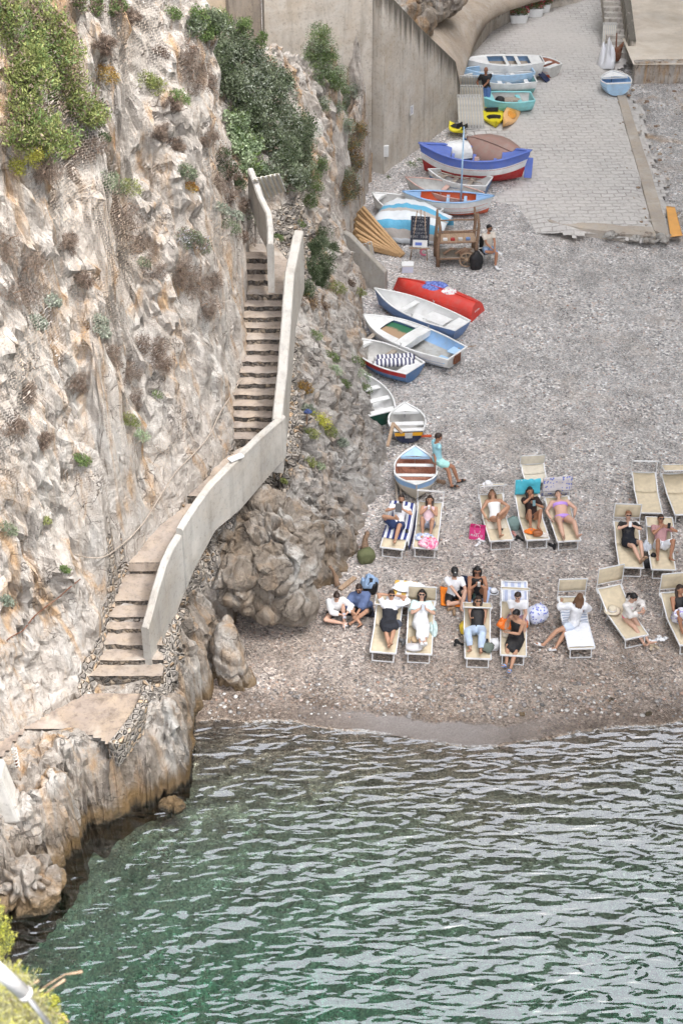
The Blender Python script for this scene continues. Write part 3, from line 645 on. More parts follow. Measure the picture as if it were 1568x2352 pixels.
rock('overhanging_rock', W(610, 1420, 1.05) + Vector((0.0, 0.45, 0)), (0.55, 0.5, 0.36), 17, R(-15), 5, 0.25, (0, 0), (1.0, 1.0, 0))
rock('rock_pillar', W(512, 1500, 0.75), (0.30, 0.5, 1.0), 5, R(5), 5, 0.25, (R(-8), R(8)), (0.5, 0.6, 0))
rock('sea_rock', W(60, 2030, 0.25), (0.75, 0.6, 0.75), 9, R(20), 6, 0.34, (R(-10), R(8)), (0.45, 0.6, 0))
rock('sea_rock', W(395, 1850, 0.0), (0.30, 0.25, 0.22), 11, 0, 4, 0.2, (0, 0), (0.8, 0.8, 0))

# ------------------------------------------------------------------ stone path and stairs
def step_mesh(mb, a, b, a2, b2, z, zb, ext=0.0):
    """one step: tread from edge a-b back to a2-b2, cobbled riser below the front edge"""
    n = 8; fr_, bk = [], []
    e = (b - a); el = e.normalized() if e.length else Vector((1, 0, 0)); a = a - el * 0.10; b = b + el * ext; e2 = (b2 - a2).normalized(); a2 = a2 - e2 * 0.10; b2 = b2 + e2 * ext
    nrm = Vector((el.y, -el.x, 0)); nrm = nrm if nrm.y < 0 else -nrm
    for i in range(n + 1):
        t = i / n; j = random.uniform(-0.03, 0.03)
        p = a.lerp(b, t) + nrm * j; q = a2.lerp(b2, t) - nrm * 0.04
        fr_.append(p); bk.append(q)
    top = [[Vector((p.x, p.y, z)) - nrm * 0.025 + Vector((0, 0, random.uniform(-0.016, 0.008))) for p in fr_], [Vector((q.x, q.y, z + 0.004)) for q in bk]]
    nose = [[Vector((p.x, p.y, z - 0.028 + random.uniform(-0.008, 0.008))) for p in fr_], top[0]]
    ris = [[Vector((p.x, p.y, zb - 0.22)) - nrm * 0.015 for p in fr_], [Vector((p.x, p.y, z - 0.030)) - nrm * 0.015 for p in fr_]]
    mb.grid(top, 0, False); mb.grid(nose, 0, True); mb.grid(ris, 1, False)
    for k in (0, n):
        p, q = fr_[k], bk[k]; mb.add([(p.x, p.y, z - 0.01), (q.x, q.y, z - 0.01), (q.x, q.y, z - 0.4), (p.x, p.y, z - 0.4)], [(0, 1, 2, 3)], 1)
def stairs(i0, i1, label, grp, ext):
    t = empty('stone_staircase', PW[i0][0].lerp(PW[i0][1], 0.5), 0, label, 'staircase')
    inv = Matrix.Translation(-Vector(t.location))
    for i in range(i0, i1 + 1):
        a, b = PW[i]; a2, b2 = PW[i + 1]; zb = PW[i - 1][0].z
        mb = MB(); mb.T = inv; step_mesh(mb, a, b, a2, b2, a.z, zb, ext); mb.build('step', [M_TREAD, M_RISER], t)
    return t
stairs(1, 6, 'lower flight of six worn cobble steps rising from the waterside landing', None, 0.22)
stairs(14, 26, 'long upper flight of weathered stone steps beside the tall thin parapet', None, 0.12)
mb = MB()
def slab(mb, i, j, ext, mi=0, riser=True, ext0=0.12):
    a, b = PW[i]; a2, b2 = PW[j]; e = (b - a).normalized(); e2 = (b2 - a2).normalized()
    a = a - e * ext0; b = b + e * ext; a2 = a2 - e2 * ext0; b2 = b2 + e2 * ext; n = 8; rows = []
    for k in range(n + 1):
        s = k / n; p = a.lerp(a2, s); q = b.lerp(b2, s); row = []
        for m in range(n + 1):
            w = p.lerp(q, m / n); w.z += noise.noise((w.x * 2, w.y * 2, 1)) * 0.02; row.append(w)
        rows.append(row)
    mb.grid(rows, mi, True)
    if riser:
        mb.grid([[Vector((p.x, p.y - 0.012, p.z - 0.42)) for p in rows[0]], [Vector((p.x, p.y - 0.005, p.z)) for p in rows[0]]], 1, False)
slab(mb, 8, 10, 0.45); slab(mb, 11, 13, 0.45); slab(mb, 7, 8, 0.3, 0, False)
a, b = PW[6]; slab(mb, 27, 28, 0.0)
slab(mb, 28, 29, 0.0)
ts = empty('stone_staircase', W(596, 640, 6.3), 0, 'three short worn steps above the long flight, left of the garden wall', 'staircase'); inv = Matrix.Translation(-Vector(ts.location))
for k_, py_ in enumerate((642, 617, 592)):
    z_ = 6.32 + 0.17 * (k_ + 1); m2 = MB(); m2.T = inv; step_mesh(m2, W(570, py_, z_), W(624, py_, z_), W(572, py_ - 26, z_ + 0.17), W(626, py_ - 26, z_ + 0.17), z_, z_ - 0.17, 0.0); m2.build('step', [M_TREAD, M_RISER], ts)
slab(mb, 29, 30, 0.0)
ls = [(p.x, p.y) for p in LAND]
def flat_poly(mb, P, z, step=0.16, mi=0, zf=None):
    xs_ = [p[0] for p in P]; ys_ = [p[1] for p in P]
    gx_ = np.arange(min(xs_) - 0.3, max(xs_) + 0.3, step); gy_ = np.arange(min(ys_) - 0.3, max(ys_) + 0.3, step); XX, YY = np.meshgrid(gx_, gy_)
    I = inside(P, XX, YY) | (seg_dist(P, XX, YY, True) < step * 0.8); n = len(gx_); vs = [(x, y, (zf(x, y) if zf else z) + noise.noise((x * 1.7, y * 1.7, 2)) * 0.02) for x, y in zip(XX.ravel(), YY.ravel())]
    fs = [(j * n + i, j * n + i + 1, (j + 1) * n + i + 1, (j + 1) * n + i) for j in range(len(gy_) - 1) for i in range(n - 1) if I[j, i] and I[j, i + 1] and I[j + 1, i] and I[j + 1, i + 1]]
    mb.add(vs, fs, mi, True)
flat_poly(mb, ls, 1.97, 0.09, 2)
# landing strip up to the first riser
path = mb.build('path', [M_TREAD, M_RISER, M_LAND], kind='structure')

# ------------------------------------------------------------------ parapets
def wall_strip(name, P, thick, mats, label, cat='wall', kind=None, over=0.0, topn=3, edge=False, side=1, batter=0.0, parent=None):
    """P: list of (xy top point with z, z bottom). Wall with rounded coping, thickened to one side"""
    rows = []; n = len(P); att = []
    for i, (p, zb) in enumerate(P):
        a = P[max(i - 1, 0)][0]; b = P[min(i + 1, n - 1)][0]; d = Vector((b.x - a.x, b.y - a.y, 0)).normalized(); o = Vector((d.y, -d.x, 0)) * side   # o points to the outer face
        row = []; h = p.z - zb; N = max(2, int(h / 0.35))
        for k in range(N + 1): pass
        q = []
        for k in range(9): z = zb + (h - 0.04) * k / 8; q.append((p + o * (over + batter * (1 - k / 8) * h), z))
        q.append((p + o * (over - 0.03), p.z)); q.append((p - o * (thick - 0.03), p.z)); q.append((p - o * thick, p.z - 0.04)); q.append((p - o * thick, zb))
        for w, z in q: row.append(Vector((w.x, w.y, z)))
        rows.append(row)
    vs = np.array([tuple(v) for r in rows for v in r]); m = len(rows[0]); fs = [(i * m + j, (i + 1) * m + j, (i + 1) * m + j + 1, i * m + j + 1) for i in range(n - 1) for j in range(m - 1)]
    mb = MB(); mb.add([tuple(v) for v in vs], fs, 0); mb.add([tuple(v) for v in rows[0]], [tuple(range(m))], 0); mb.add([tuple(v) for v in rows[-1]], [tuple(range(m))], 0)
    o = mb.build(name, mats, parent, label, cat, None, kind)
    if edge:
        e = []
        for i, (p, zb) in enumerate(P):
            for j in range(m): e.append(min(1, max(0, 1 - (P[i][0].z - rows[i][j].z) / edge)))
        e += e[:m] + e[-m:]
        at = o.data.attributes.new('edge', 'FLOAT', 'POINT'); at.data.foreach_set('value', np.array(e, np.float32))
    return o
def dens(P, n=4):
    out = []
    for (a, za), (b, zb) in zip(P[:-1], P[1:]):
        for k in range(n): out.append((a.lerp(b, k / n), za + (zb - za) * k / n))
    out.append(P[-1]); return out
def ptop(px, py, z, pyb):
    p = W(px, py, z); d = None
    # height at which the vertical under p shows at image row pyb
    lo, hi = -1.0, z
    for _ in range(40):
        m_ = (lo + hi) / 2; rel = Vector((p.x, p.y, m_ - CH)); f_ = rel.y * CT - rel.z * ST; u_ = rel.y * ST + rel.z * CT; row = 1176 - u_ / f_ * FF
        if row > pyb: lo = m_
        else: hi = m_
    return (p, (lo + hi) / 2 - 0.12)
LP = [ptop(*q) for q in ((341, 1443, 3.2, 1540), (353, 1400, 3.45, 1532), (366, 1350, 3.75, 1495), (384, 1292, 4.05, 1440), (400, 1256, 4.22, 1385), (420, 1224, 4.36, 1340))]
UP = [ptop(*q) for q in ((420, 1216, 4.50, 1340), (436, 1188, 4.60, 1302), (458, 1155, 4.75, 1262), (489, 1113, 4.90, 1208), (547, 1055, 5.05, 1160), (600, 1003, 5.12, 1100), (656, 955, 5.15, 1038))]
pw = empty('parapet_wall', LP[0][0], 0, 'pale rendered parapet wall climbing from the lower steps to the bend of the path', 'wall')
pw.location = (0, 0, 0)
wall_strip('wall_section', dens(LP), 0.17, M_PARAPET, None, None, parent=pw, side=1); wall_strip('wall_section', dens(UP), 0.17, M_PARAPET, None, None, parent=pw, side=1)
for p_ in (UP[4][0],):
    mb = MB(); mb.box(p_ + Vector((-0.05, 0.02, 0.03)), (0.36, 0.16, 0.05), 0, Matrix.Rotation(R(38), 3, 'Z'), 0.02); mb.build('coping_patch', paint('white_limewash', (0.8, 0.8, 0.78), 0.8), pw)
HP = [(W(px, py, z), z - h) for px, py, z, h in ((648, 962, 5.15, 1.5), (654, 900, 5.45, 1.5), (660, 850, 5.75, 1.5), (663, 804, 6.0, 1.5), (668, 740, 6.45, 1.5), (672, 680, 6.85, 1.6), (676, 625, 7.15, 1.6), (684, 585, 7.45, 1.6), (692, 548, 7.7, 1.6), (697, 530, 7.8, 1.6))]
wall_strip('stair_parapet', dens(HP), 0.24, M_PARAPET, 'tall narrow grey parapet along the seaward edge of the upper steps', 'wall', side=1)
GP = [(W(px, py, z), z - h) for px, py, z, h in ((628, 560, 7.9, 1.3), (628, 520, 8.0, 1.1), (624, 485, 8.1, 1.0), (606, 450, 8.3, 1.0), (594, 415, 8.5, 0.9), (582, 385, 8.7, 0.9))]
wall_strip('stair_parapet', dens(GP), 0.16, M_PARAPET, 'low grey garden wall running up from the top step under the bushes', 'wall', side=1)
# cobble kerb beside the landing
KP = [(W(px, py, z), z - 0.6) for px, py, z in ((352, 1575, 2.25), (345, 1600, 2.22), (325, 1640, 2.2), (295, 1680, 2.15), (268, 1712, 2.1))]
o = wall_strip('cobble_kerb', dens(KP), 0.22, M_ROCK, 'knee-high kerb of rounded stones set in mortar beside the lower landing', 'kerb', side=-1)
at = o.data.attributes.new('zone', 'FLOAT_COLOR', 'POINT'); at.data.foreach_set('color', np.tile([0.5, 0, 1.0, 1], len(o.data.vertices)).astype(np.float32))
# small concrete wall at the back of the beach between the rocks and the boats
q0, q1 = PG(795, 655), PG(883, 668); p = [(Vector((q0.x - 0.6, q0.y + 0.4, 3.3)), 0.6), (Vector((q0.x + 0.1, q0.y + 0.1, 3.05)), 0.6), (Vector((q1.x, q1.y, 2.0)), 0.6)]
wall_strip('beach_wall', dens(p), 0.22, concrete('wall_concrete', (0.40, 0.39, 0.36), (0.2, 0.19, 0.17), 0.5, 0.3), 'short sloping concrete wall at the foot of the rocks behind the boats', 'wall', side=1)

# ------------------------------------------------------------------ tall walls at the back
c0, c1 = PG(870, 398), PG(1052, 272); c0.z = 0; c1.z = 0
mid = c0.lerp(c1, 0.5)
top = [(Vector((c0.x, c0.y, 8.6)), 1.0), (Vector((mid.x, mid.y, 6.35)), 1.0), (Vector((c0.lerp(c1, 0.8).x, c0.lerp(c1, 0.8).y, 5.1)), 1.2), (Vector((c0.lerp(c1, 0.93).x, c0.lerp(c1, 0.93).y, 4.55)), 1.2), (Vector((c1.x, c1.y, 3.6)), 1.2)]
wall_strip('retaining_wall', dens(top, 5), 0.5, M_WALL, 'big bare retaining wall with black weather stains down its sloping top', 'wall', edge=1.5, side=1, batter=0.03)
mb = MB(); mb.box(c0.lerp(c1, 0.06) + Vector((0.05, -0.30, 1.75 + 1.0)), (0.20, 0.12, 0.42), 0, None, 0.02); mb.build('meter_box', paint('white_box', (0.75, 0.75, 0.73)), None, 'small white utility box fixed low on the bare retaining wall', 'utility box')
mb = MB(); mb.box((0, 0, 0), (0.22, 0.015, 0.36), 0, None, 0.003)
for k in range(5): mb.box((-0.02 + 0.01 * (k % 2), -0.009, 0.11 - k * 0.05), (0.13, 0.004, 0.016), 1)
n_ = mb.build('wall_notice', [paint('paper', (0.8, 0.8, 0.8)), paint('ink', (0.2, 0.2, 0.3))], None, 'white printed notice fixed to the middle of the bare retaining wall', 'notice')
n_.location = c0.lerp(c1, 0.34) + Vector((0.12, -0.22, 4.05)); n_.rotation_euler = (0, 0, math.atan2(c1.y - c0.y, c1.x - c0.x))
n_.location.z = 3.75
wl = Vector((-2.6, 51.8, 0)); wl2 = Vector((-4.6, 50.6, 0))
wall_strip('terrace_wall', dens([(Vector((wl.x, wl.y, 14)), 4.0), (Vector((c0.x - 0.3, c0.y + 0.1, 13)), 1.5)], 6), 0.5, M_WALL, 'high grey wall behind the ivy-green scrub left of the retaining wall', 'wall', edge=0.01, side=1)
wall_strip('buttress', dens([(Vector((wl2.x + 0.9, wl2.y, 14)), 4.0), (Vector((wl.x - 0.1, wl.y + 0.1, 14)), 4.0)], 4), 0.5, M_DARKWALL, 'dark rain-stained pier between the beige house wall and the grey wall', 'wall', side=1)
wall_strip('house_wall', dens([(Vector((-9.5, 49.6, 15)), 5.0), (Vector((wl2.x + 0.9, wl2.y + 0.1, 15)), 4.0)], 6), 0.5, M_BEIGE, 'smooth beige plastered house wall at the top behind the tall bushes', 'wall', side=1)
hc = W(437, 95, 11.2)
wall_strip('house_corner', dens([(Vector((hc.x - 1.1, hc.y - 0.4, 15)), 9.0), (Vector((hc.x, hc.y, 15)), 9.0)], 3), 0.4, concrete('pale_plaster', (0.62, 0.53, 0.41), (0.45, 0.40, 0.33), 0.1, 0.3), 'pale beige corner of a building standing on the cliff top', 'wall', side=1)

# ------------------------------------------------------------------ slipway, terrace, stairs and court at the top right
def gsheet(mb, P, dz, mi=0, step=0.35, zf=None): flat_poly(mb, P, 0, step, mi, zf or (lambda x, y: G(x, y) + dz))
def onG(L): return [tuple(PG(px, py)[:2]) for px, py in L]
RP = onG([(1240, 508), (1498, 524), (1492, 500), (1462, 400), (1438, 310), (1416, 230), (1388, 190), (1384, 100), (1388, 0), (1400, -80), (1030, -80), (1050, 120), (1055, 300), (1160, 330), (1225, 400), (1160, 430), (1150, 455), (1190, 480)])
gx_ = np.arange(min(p[0] for p in RP) - 1, max(p[0] for p in RP) + 1, 0.15); gy_ = np.arange(min(p[1] for p in RP) - 1, max(p[1] for p in RP) + 1, 0.15); XX, YY = np.meshgrid(gx_, gy_)
sg = np.where(inside(RP, XX, YY), 1, -1) * seg_dist(RP, XX, YY, True); sg = sg + np.array([[noise.fractal((x * 0.7, y * 0.7, 8), 1, 2, 4) * 0.55 for x in gx_] for y in gy_])
ZZ = Gn(XX, YY) + np.clip(sg * 0.16, -0.12, 0.05); n_, m_ = XX.shape; ii = np.arange(n_ * m_).reshape(n_, m_); q_ = (sg[:-1, :-1] > -0.8)
ramp = np_mesh('slipway', np.stack([XX.ravel(), YY.ravel(), ZZ.ravel()], 1), np.stack([ii[:-1, :-1][q_], ii[:-1, 1:][q_], ii[1:, 1:][q_], ii[1:, :-1][q_]], 1), M_PAVE, 'structure')
mb = MB()
def band(mb, L, dz, th, mi=0):
    """raised kerb band: pairs of left/right pixels on the ground"""
    A = [PG(*a) for a, b in L]; B = [PG(*b) for a, b in L]; k = len(A)
    for i in range(k - 1):
        for s in range(6):
            q = [A[i].lerp(A[i + 1], s / 6), B[i].lerp(B[i + 1], s / 6), B[i].lerp(B[i + 1], (s + 1) / 6), A[i].lerp(A[i + 1], (s + 1) / 6)]
            tp = [Vector((p.x, p.y, G(p.x, p.y) + dz + noise.noise((p.x * 1.5, p.y * 1.5, 4)) * 0.02)) for p in q]; bt = [Vector((p.x, p.y, p.z - th)) for p in tp]
            mb.add(tp + bt, [(0, 1, 2, 3), (1, 5, 6, 2), (4, 5, 1, 0), (0, 3, 7, 4)], mi)
band(mb, [((1500, 532), (1536, 546)), ((1466, 400), (1492, 395)), ((1440, 310), (1462, 305)), ((1418, 228), (1436, 224)), ((1404, 190), (1420, 188))], 0.06, 0.75)
kb = mb.build('slipway_kerb', M_STRIP, None, 'long pale concrete strip edging the right side of the paved slipway', 'kerb')
mb = MB(); band(mb, [((1250, 503), (1262, 511)), ((1330, 509), (1345, 527)), ((1420, 518), (1425, 538)), ((1500, 523), (1505, 545))], 0.03, 0.5)
mb.build('slipway_kerb', M_STRIP, None, 'broken concrete strip closing the lower end of the paved slipway', 'kerb')
# rubble along the lower edge of the slipway
for i in range(26):
    p = PG(random.uniform(1380, 1535), random.uniform(536, 552)); rock('rubble_stone', (p.x, p.y, p.z - 0.02), (random.uniform(.10, .2), random.uniform(.1, .18), random.uniform(.07, .13)), 20 + i, random.uniform(0, 6), 2, 0.2, (0, 0), (0.9, 0.5, 0))
# terrace behind the retaining wall, up to the top of the curved wall
CPb = [PG(1066, 190), PG(1082, 130), PG(1130, 75), PG(1176, 50), PG(1254, 25), PG(1326, 8), PG(1400, -20)]
CP = [(Vector((p.x, p.y, G(p.x, p.y) + h)), G(p.x, p.y) - 0.2) for p, h in zip(CPb, (1.2, 1.05, 0.8, 0.7, 0.55, 0.4, 0.35))]
mb = MB()
T = [[(800, -80, 6.0), (860, 20, 5.8), (930, 75, 5.4), (990, 120, 4.9), (1035, 160, 4.2), (1048, 215, 3.2)], [(1000, -80, 5.2), (1000, 20, 4.9), (1028, 62, 4.5), (1042, 98, 4.1), (1054, 142, 3.7), (1057, 215, 3.0)]]
A_ = [W(*p_) for p_ in T[0]]; B_ = [W(*p_) for p_ in T[1]]; C_ = [CP[q_][0] - Vector((0.05, -0.05, 0.06)) for q_ in (6, 5, 4, 3, 2, 0)]
rows = []
for P_, Q_ in ((A_, B_), (B_, C_)):
    for s_ in range(6): rows.append([a_.lerp(b_, s_ / 6) + Vector((0, 0, 0.05 * noise.noise((a_.x + s_, a_.y, 2)))) for a_, b_ in zip(P_, Q_)])
rows.append(C_); mb.grid(rows, 0, True); mb.build('terrace_path', M_DIRT, kind='structure')
for i, (px, py, z, r, sd_) in enumerate(((915, 20, 6.0, 0.9, 41), (960, 42, 5.6, 0.7, 42), (935, 0, 6.2, 1.1, 43), (985, 5, 5.8, 0.8, 44), (1015, -10, 5.8, 0.9, 45))):
    rock('terrace_rock', W(px, py, z) + Vector((0, 0.4, -0.2)), (r, r, r * 0.9), sd_, i, 4, 0.3, (0, 0), (0.2, 0.9, 0))
wall_strip('curved_wall', dens(CP), 0.3, M_WALL, 'low curved wall bordering the top of the slipway behind the planters', 'wall', edge=0.4, side=1)
# stair and court at the upper right
st = empty('concrete_stair', PG(1420, 130), 0, 'concrete stair climbing out of frame beside the sandy court', 'staircase'); sb_ = PG(1395, 130); sr = PG(1449, 130); inv = Matrix.Translation(-Vector(st.location))
for k in range(14):
    z0 = sb_.z + 0.155 * k; y0 = sb_.y + 0.27 * k
    mb = MB(); mb.T = inv; mb.box(((sb_.x + sr.x) / 2, y0 + 0.16, z0 - 0.1), (sr.x - sb_.x, 0.32, 0.51), 0, None, 0.012); mb.build('step', concrete('stair_conc', (0.46, 0.43, 0.39), (0.1, 0.09, 0.08), 0.6, 0.2), st)
pr = [(Vector((sr.x + 0.1, sb_.y - 0.1, sb_.z + 0.75)), 1.5), (Vector((sr.x + 0.02, sb_.y + 4.2, sb_.z + 3.2)), 1.5)]
wall_strip('stair_side_wall', dens(pr, 4), 0.3, M_WALL, 'sloping side wall between the concrete stair and the sandy court', 'wall', edge=0.3, side=1)
lw = [PG(1455, 178), PG(1530, 176), PG(1640, 176)]
wall_strip('court_wall', dens([(Vector((p.x, p.y, p.z + 0.62)), p.z - 0.6) for p in lw], 3), 0.35, M_ROCK, 'low stone retaining wall below the sandy court', 'wall', side=1)
mb = MB(); cz = lw[0].z + 0.56
flat_poly(mb, [(lw[0].x + 0.2, lw[0].y + 0.25), (lw[2].x + 8, lw[2].y + 0.25), (lw[2].x + 8, lw[0].y + 26), (lw[0].x + 0.2, lw[0].y + 26)], cz, 0.8, 0, lambda x, y: cz + 0.03 * (y - lw[0].y)); mb.build('sandy_court', M_PLAZA, kind='structure')
# ------------------------------------------------------------------ find a spot on the rock under a photo position
dg_v = [tuple(v) for v in V]; BV = BVHTree.FromPolygons(dg_v, [tuple(int(i) for i in q) for q in F])
def hit(px, py):
    d = ray(px, py).normalized(); r_ = BV.ray_cast(Vector((0, 0, CH)), d)
    if r_[0] is None: return PG(px, py), Vector((0, 0, 1))
    n__ = r_[1]; n__ = n__ if n__.dot(d) < 0 else -n__
    return r_[0], n__
# ------------------------------------------------------------------ boats
def wmat(name, col, wear=0.3, rough=0.45): return paint(name, col, rough, wear, 5.0, (0.30, 0.27, 0.23))
WHITE = wmat('white_boat_paint', (0.80, 0.80, 0.78), 0.22); CREAM = wmat('cream_paint', (0.66, 0.60, 0.50), 0.3)
LBLUE = wmat('light_blue_paint', (0.30, 0.50, 0.78), 0.3); MBLUE = wmat('mid_blue_paint', (0.16, 0.27, 0.52), 0.35); DBLUE = wmat('deep_blue_paint', (0.08, 0.20, 0.42), 0.4)
REDP = wmat('red_paint', (0.62, 0.05, 0.035), 0.2); DRED = wmat('antifouling_red', (0.42, 0.02, 0.02), 0.25); ORED = wmat('orange_red_paint', (0.62, 0.10, 0.03), 0.3)
TURQ = wmat('turquoise_paint', (0.28, 0.66, 0.68), 0.2); DTURQ = wmat('dull_turquoise', (0.22, 0.50, 0.48), 0.3); NAVY = wmat('navy_paint', (0.02, 0.03, 0.08), 0.2); YELP = wmat('yellow_paint', (0.85, 0.42, 0.02), 0.2)
GREENP = wmat('dark_green_paint', (0.01, 0.07, 0.045), 0.25); PINKW = wmat('faded_pink_paint', (0.62, 0.40, 0.34), 0.5); BROWNP = wmat('worn_brown_bottom', (0.33, 0.20, 0.165), 0.6); PERI = wmat('periwinkle_paint', (0.12, 0.19, 0.56), 0.25)
GREYW = wmat('grey_white_paint', (0.62, 0.61, 0.58), 0.4); LBLUE2 = wmat('pale_blue_paint', (0.42, 0.62, 0.82), 0.3)
def wood(name, col, dark):
    if name in MC: return MC[name]
    t = NT(name); tc = t.n('ShaderNodeTexCoord').outputs['Object']
    a = t.noise(6, t.mapv((6, 0.7, 6), tc), 5, 0.65); c = t.ramp(a, [(0.3, dark), (0.65, col)])
    MC[name] = t.done(c, 0.75, t.bump(a, 0.01, 0.7)); return MC[name]
WOOD = wood('bare_wood', (0.46, 0.33, 0.22), (0.25, 0.16, 0.10)); WOODG = wood('weathered_wood', (0.44, 0.38, 0.31), (0.25, 0.20, 0.16)); WOODR = wood('reddish_boat_wood', (0.60, 0.30, 0.20), (0.36, 0.14, 0.09)); WOODD = wood('driftwood', (0.34, 0.22, 0.14), (0.13, 0.08, 0.05))
METAL = paint('bare_metal', (0.5, 0.5, 0.5), 0.35, 0.2, 8, metallic=0.7); BLACK = paint('black_stuff', (0.012, 0.012, 0.014), 0.6, 0.1); RUST = paint('rusty_iron', (0.16, 0.06, 0.03), 0.9, 0.5)

class Hull:
    def __init__(s, L, B, D, stern='transom', k_st=0.72, rock=0.12, sheer=0.22, full=2.4):
        s.L, s.B, s.D, s.st, s.k, s.r, s.sh, s.full = L, B, D, stern, k_st, rock, sheer, full
    def w(s, t):
        if s.st == 'transom':
            return s.B / 2 * (s.k + (1 - s.k) * math.sin(math.pi / 2 * min(t / 0.42, 1))) if t < 0.42 else s.B / 2 * max(0.012, 1 - ((t - 0.42) / 0.58) ** s.full)
        u = abs(t - 0.5) / 0.5; return s.B / 2 * max(0.012, 1 - u ** s.full)
    def h(s, t):
        if s.st == 'transom': return s.D * (1 + s.sh * max(0, (t - 0.3) / 0.7) ** 2 + 0.05 * max(0, (0.3 - t) / 0.3))
        return s.D * (1 + s.sh * (abs(t - 0.5) / 0.5) ** 2)
    def kz(s, t):
        b = s.r * s.D * max(0, (t - 0.55) / 0.45) ** 2.2 * 2.2
        if s.st != 'transom': b += s.r * s.D * max(0, (0.45 - t) / 0.45) ** 2.2 * 2.2
        else: b += 0.10 * s.D * max(0, (0.3 - t) / 0.3)
        return b
    def y(s, t): return (t - 0.5) * s.L
    def pt(s, t, q, off=0.0, floor=None):
        """q -1..1 around the section, 0 at the keel"""
        a = abs(q); sg = 1 if q >= 0 else -1; w = max(0.006, s.w(t) - off); k = s.kz(t) + off * 0.8; h = s.h(t)
        x = w * math.sin(a * math.pi / 2) ** 0.75; z = k + (h - k) * (1 - math.cos(a * math.pi / 2)) ** 0.95
        # bow rake
        rake = 0.06 * s.L * max(0, (t - 0.8) / 0.2) ** 2 * (z / s.D - 0.9) + (0.06 * s.L * max(0, (0.2 - t) / 0.2) ** 2 * -(z / s.D - 0.9) if s.st != 'transom' else -0.04 * s.L * max(0, (0.1 - t) / 0.1) * (z / s.D - 0.9))
        if floor is not None and z < floor: z = floor
        return Vector((sg * x, s.y(t) + rake, z))
def boat(name, label, grp, bow, stern, B, D, side, bottom=None, rim=None, inner=None, band=None, bf=0.35, kind='transom', thwarts=(0.3, 0.55), tw=None, deck_b=None, deck_s=None, deck_m=None, floor_m=None, roll=0.0, flip=False, heel=0.0, k_st=0.72, full=2.4, ribs=None, trans_m=None, trans_band=None, dz=None, lift=0.0, rimw=0.05, sheer=0.22, floor=0.22, pitch=0.0, cat='boat'):
    """bow / stern: where the two ends of the gunwale show in the photograph"""
    dzb = (D * (1 + sheer) if not flip else D * 0.3); dzs = (D if not flip else D * 0.3)
    if dz is not None: dzb = dzs = dz
    pb = PG(bow[0], bow[1], dzb + lift); ps = PG(stern[0], stern[1], dzs + lift); pb.z -= dzb + lift; ps.z -= dzs + lift
    L = (Vector((pb.x, pb.y, 0)) - Vector((ps.x, ps.y, 0))).length
    H = Hull(L, B, D, kind, k_st, 0.12, sheer, full)
    c = (pb + ps) / 2; rz = math.atan2(-(pb.x - ps.x), pb.y - ps.y)
    root = empty(name, c, rz, label, cat, grp)
    slope = math.atan2(pb.z - ps.z, L)
    root.rotation_mode = 'XYZ'; root.rotation_euler = (slope + pitch, heel, rz)
    Rm = Matrix.Rotation(rz, 4, 'Z') @ Matrix.Rotation(heel, 4, 'Y') @ Matrix.Rotation(slope + pitch, 4, 'X')
    root.rotation_euler = Rm.to_euler(); root.location.z += lift - 0.02
    T0 = Matrix.Identity(4)
    if flip: T0 = Matrix.Translation((0, 0, H.D * 1.02)) @ Matrix.Rotation(R(180), 4, 'Y')
    n = 26; m = 14; ts = [i / n for i in range(n + 1)]; qs = [-1 + 2 * j / (2 * m) for j in range(2 * m + 1)]
    mats = [side, bottom or side, band or side]
    mb = MB(); mb.T = T0
    def mf(i, j):
        q = abs((qs[j] + qs[j + 1]) / 2); zf = (1 - math.cos(q * math.pi / 2))
        if zf < bf: return 1
        return 2 if (band and zf > 0.72) else 0
    rows = [[H.pt(t, q) for q in qs] for t in ts]; mb.grid(rows, 0, True, False, mf)
    hull = mb.build('hull', mats, root)
    # planking lines raised a few millimetres, keel strip
    mb = MB(); mb.T = T0
    mb.tube([H.pt(t, 0) + Vector((0, 0, -0.012)) for t in ts], [(0.02, 0.03)] * (n + 1), 4)
    mb.tube([H.pt(0.995, q) for q in [0.05 * i for i in range(0, 21)]], 0.018, 5)
    if kind != 'transom': mb.tube([H.pt(0.005, q) for q in [0.05 * i for i in range(0, 21)]], 0.018, 5)
    for q in (0.55, 0.75):
        for sgn in (-1, 1): mb.tube([H.pt(t, q * sgn) for t in ts[1:-1]], 0.006, 4)
    mb.build('keel', bottom or side, root)
    if kind == 'transom':
        mb = MB(); mb.T = T0; o_ = [H.pt(0, q) for q in qs]; i_ = [H.pt(0, q) + Vector((0, 0.035, 0)) for q in qs]
        zc = [max(p.z for p in o_)]; 
        for P_, mi in ((o_, 0), (i_, 0)):
            k = len(P_); ctr = Vector((0, P_[0].y, zc[0]))
            cols = 4; 
            for a_ in range(m):
                l, r_ = P_[a_], P_[2 * m - a_]; l2, r2 = P_[a_ + 1], P_[2 * m - a_ - 1]; zf = (1 - math.cos(abs(qs[a_]) * math.pi / 2))
                mi2 = 1 if zf < (trans_band or 0.0) else (2 if trans_band and zf > 0.72 else 0)
                mb.add([l, r_, r2, l2], [(0, 1, 2, 3)], mi2)
        mb.add([o_[0], o_[-1], i_[-1], i_[0]], [(0, 1, 2, 3)], 0)
        mb.build('transom', [trans_m or side, bottom or side, band or side], root)
    if not flip:
        mb = MB(); mb.T = T0; fl = floor * D
        rows = [[H.pt(min(max(t, 0.02), 0.985), q * 0.995, 0.03, fl) for q in qs] for t in ts]
        mb.grid(rows, 0, True, False, (lambda i, j: 1 if (floor_m and abs((qs[j] + qs[j + 1]) / 2) < 0.5) else 0))
        mb.build('lining', [inner or side, floor_m or inner or side], root)
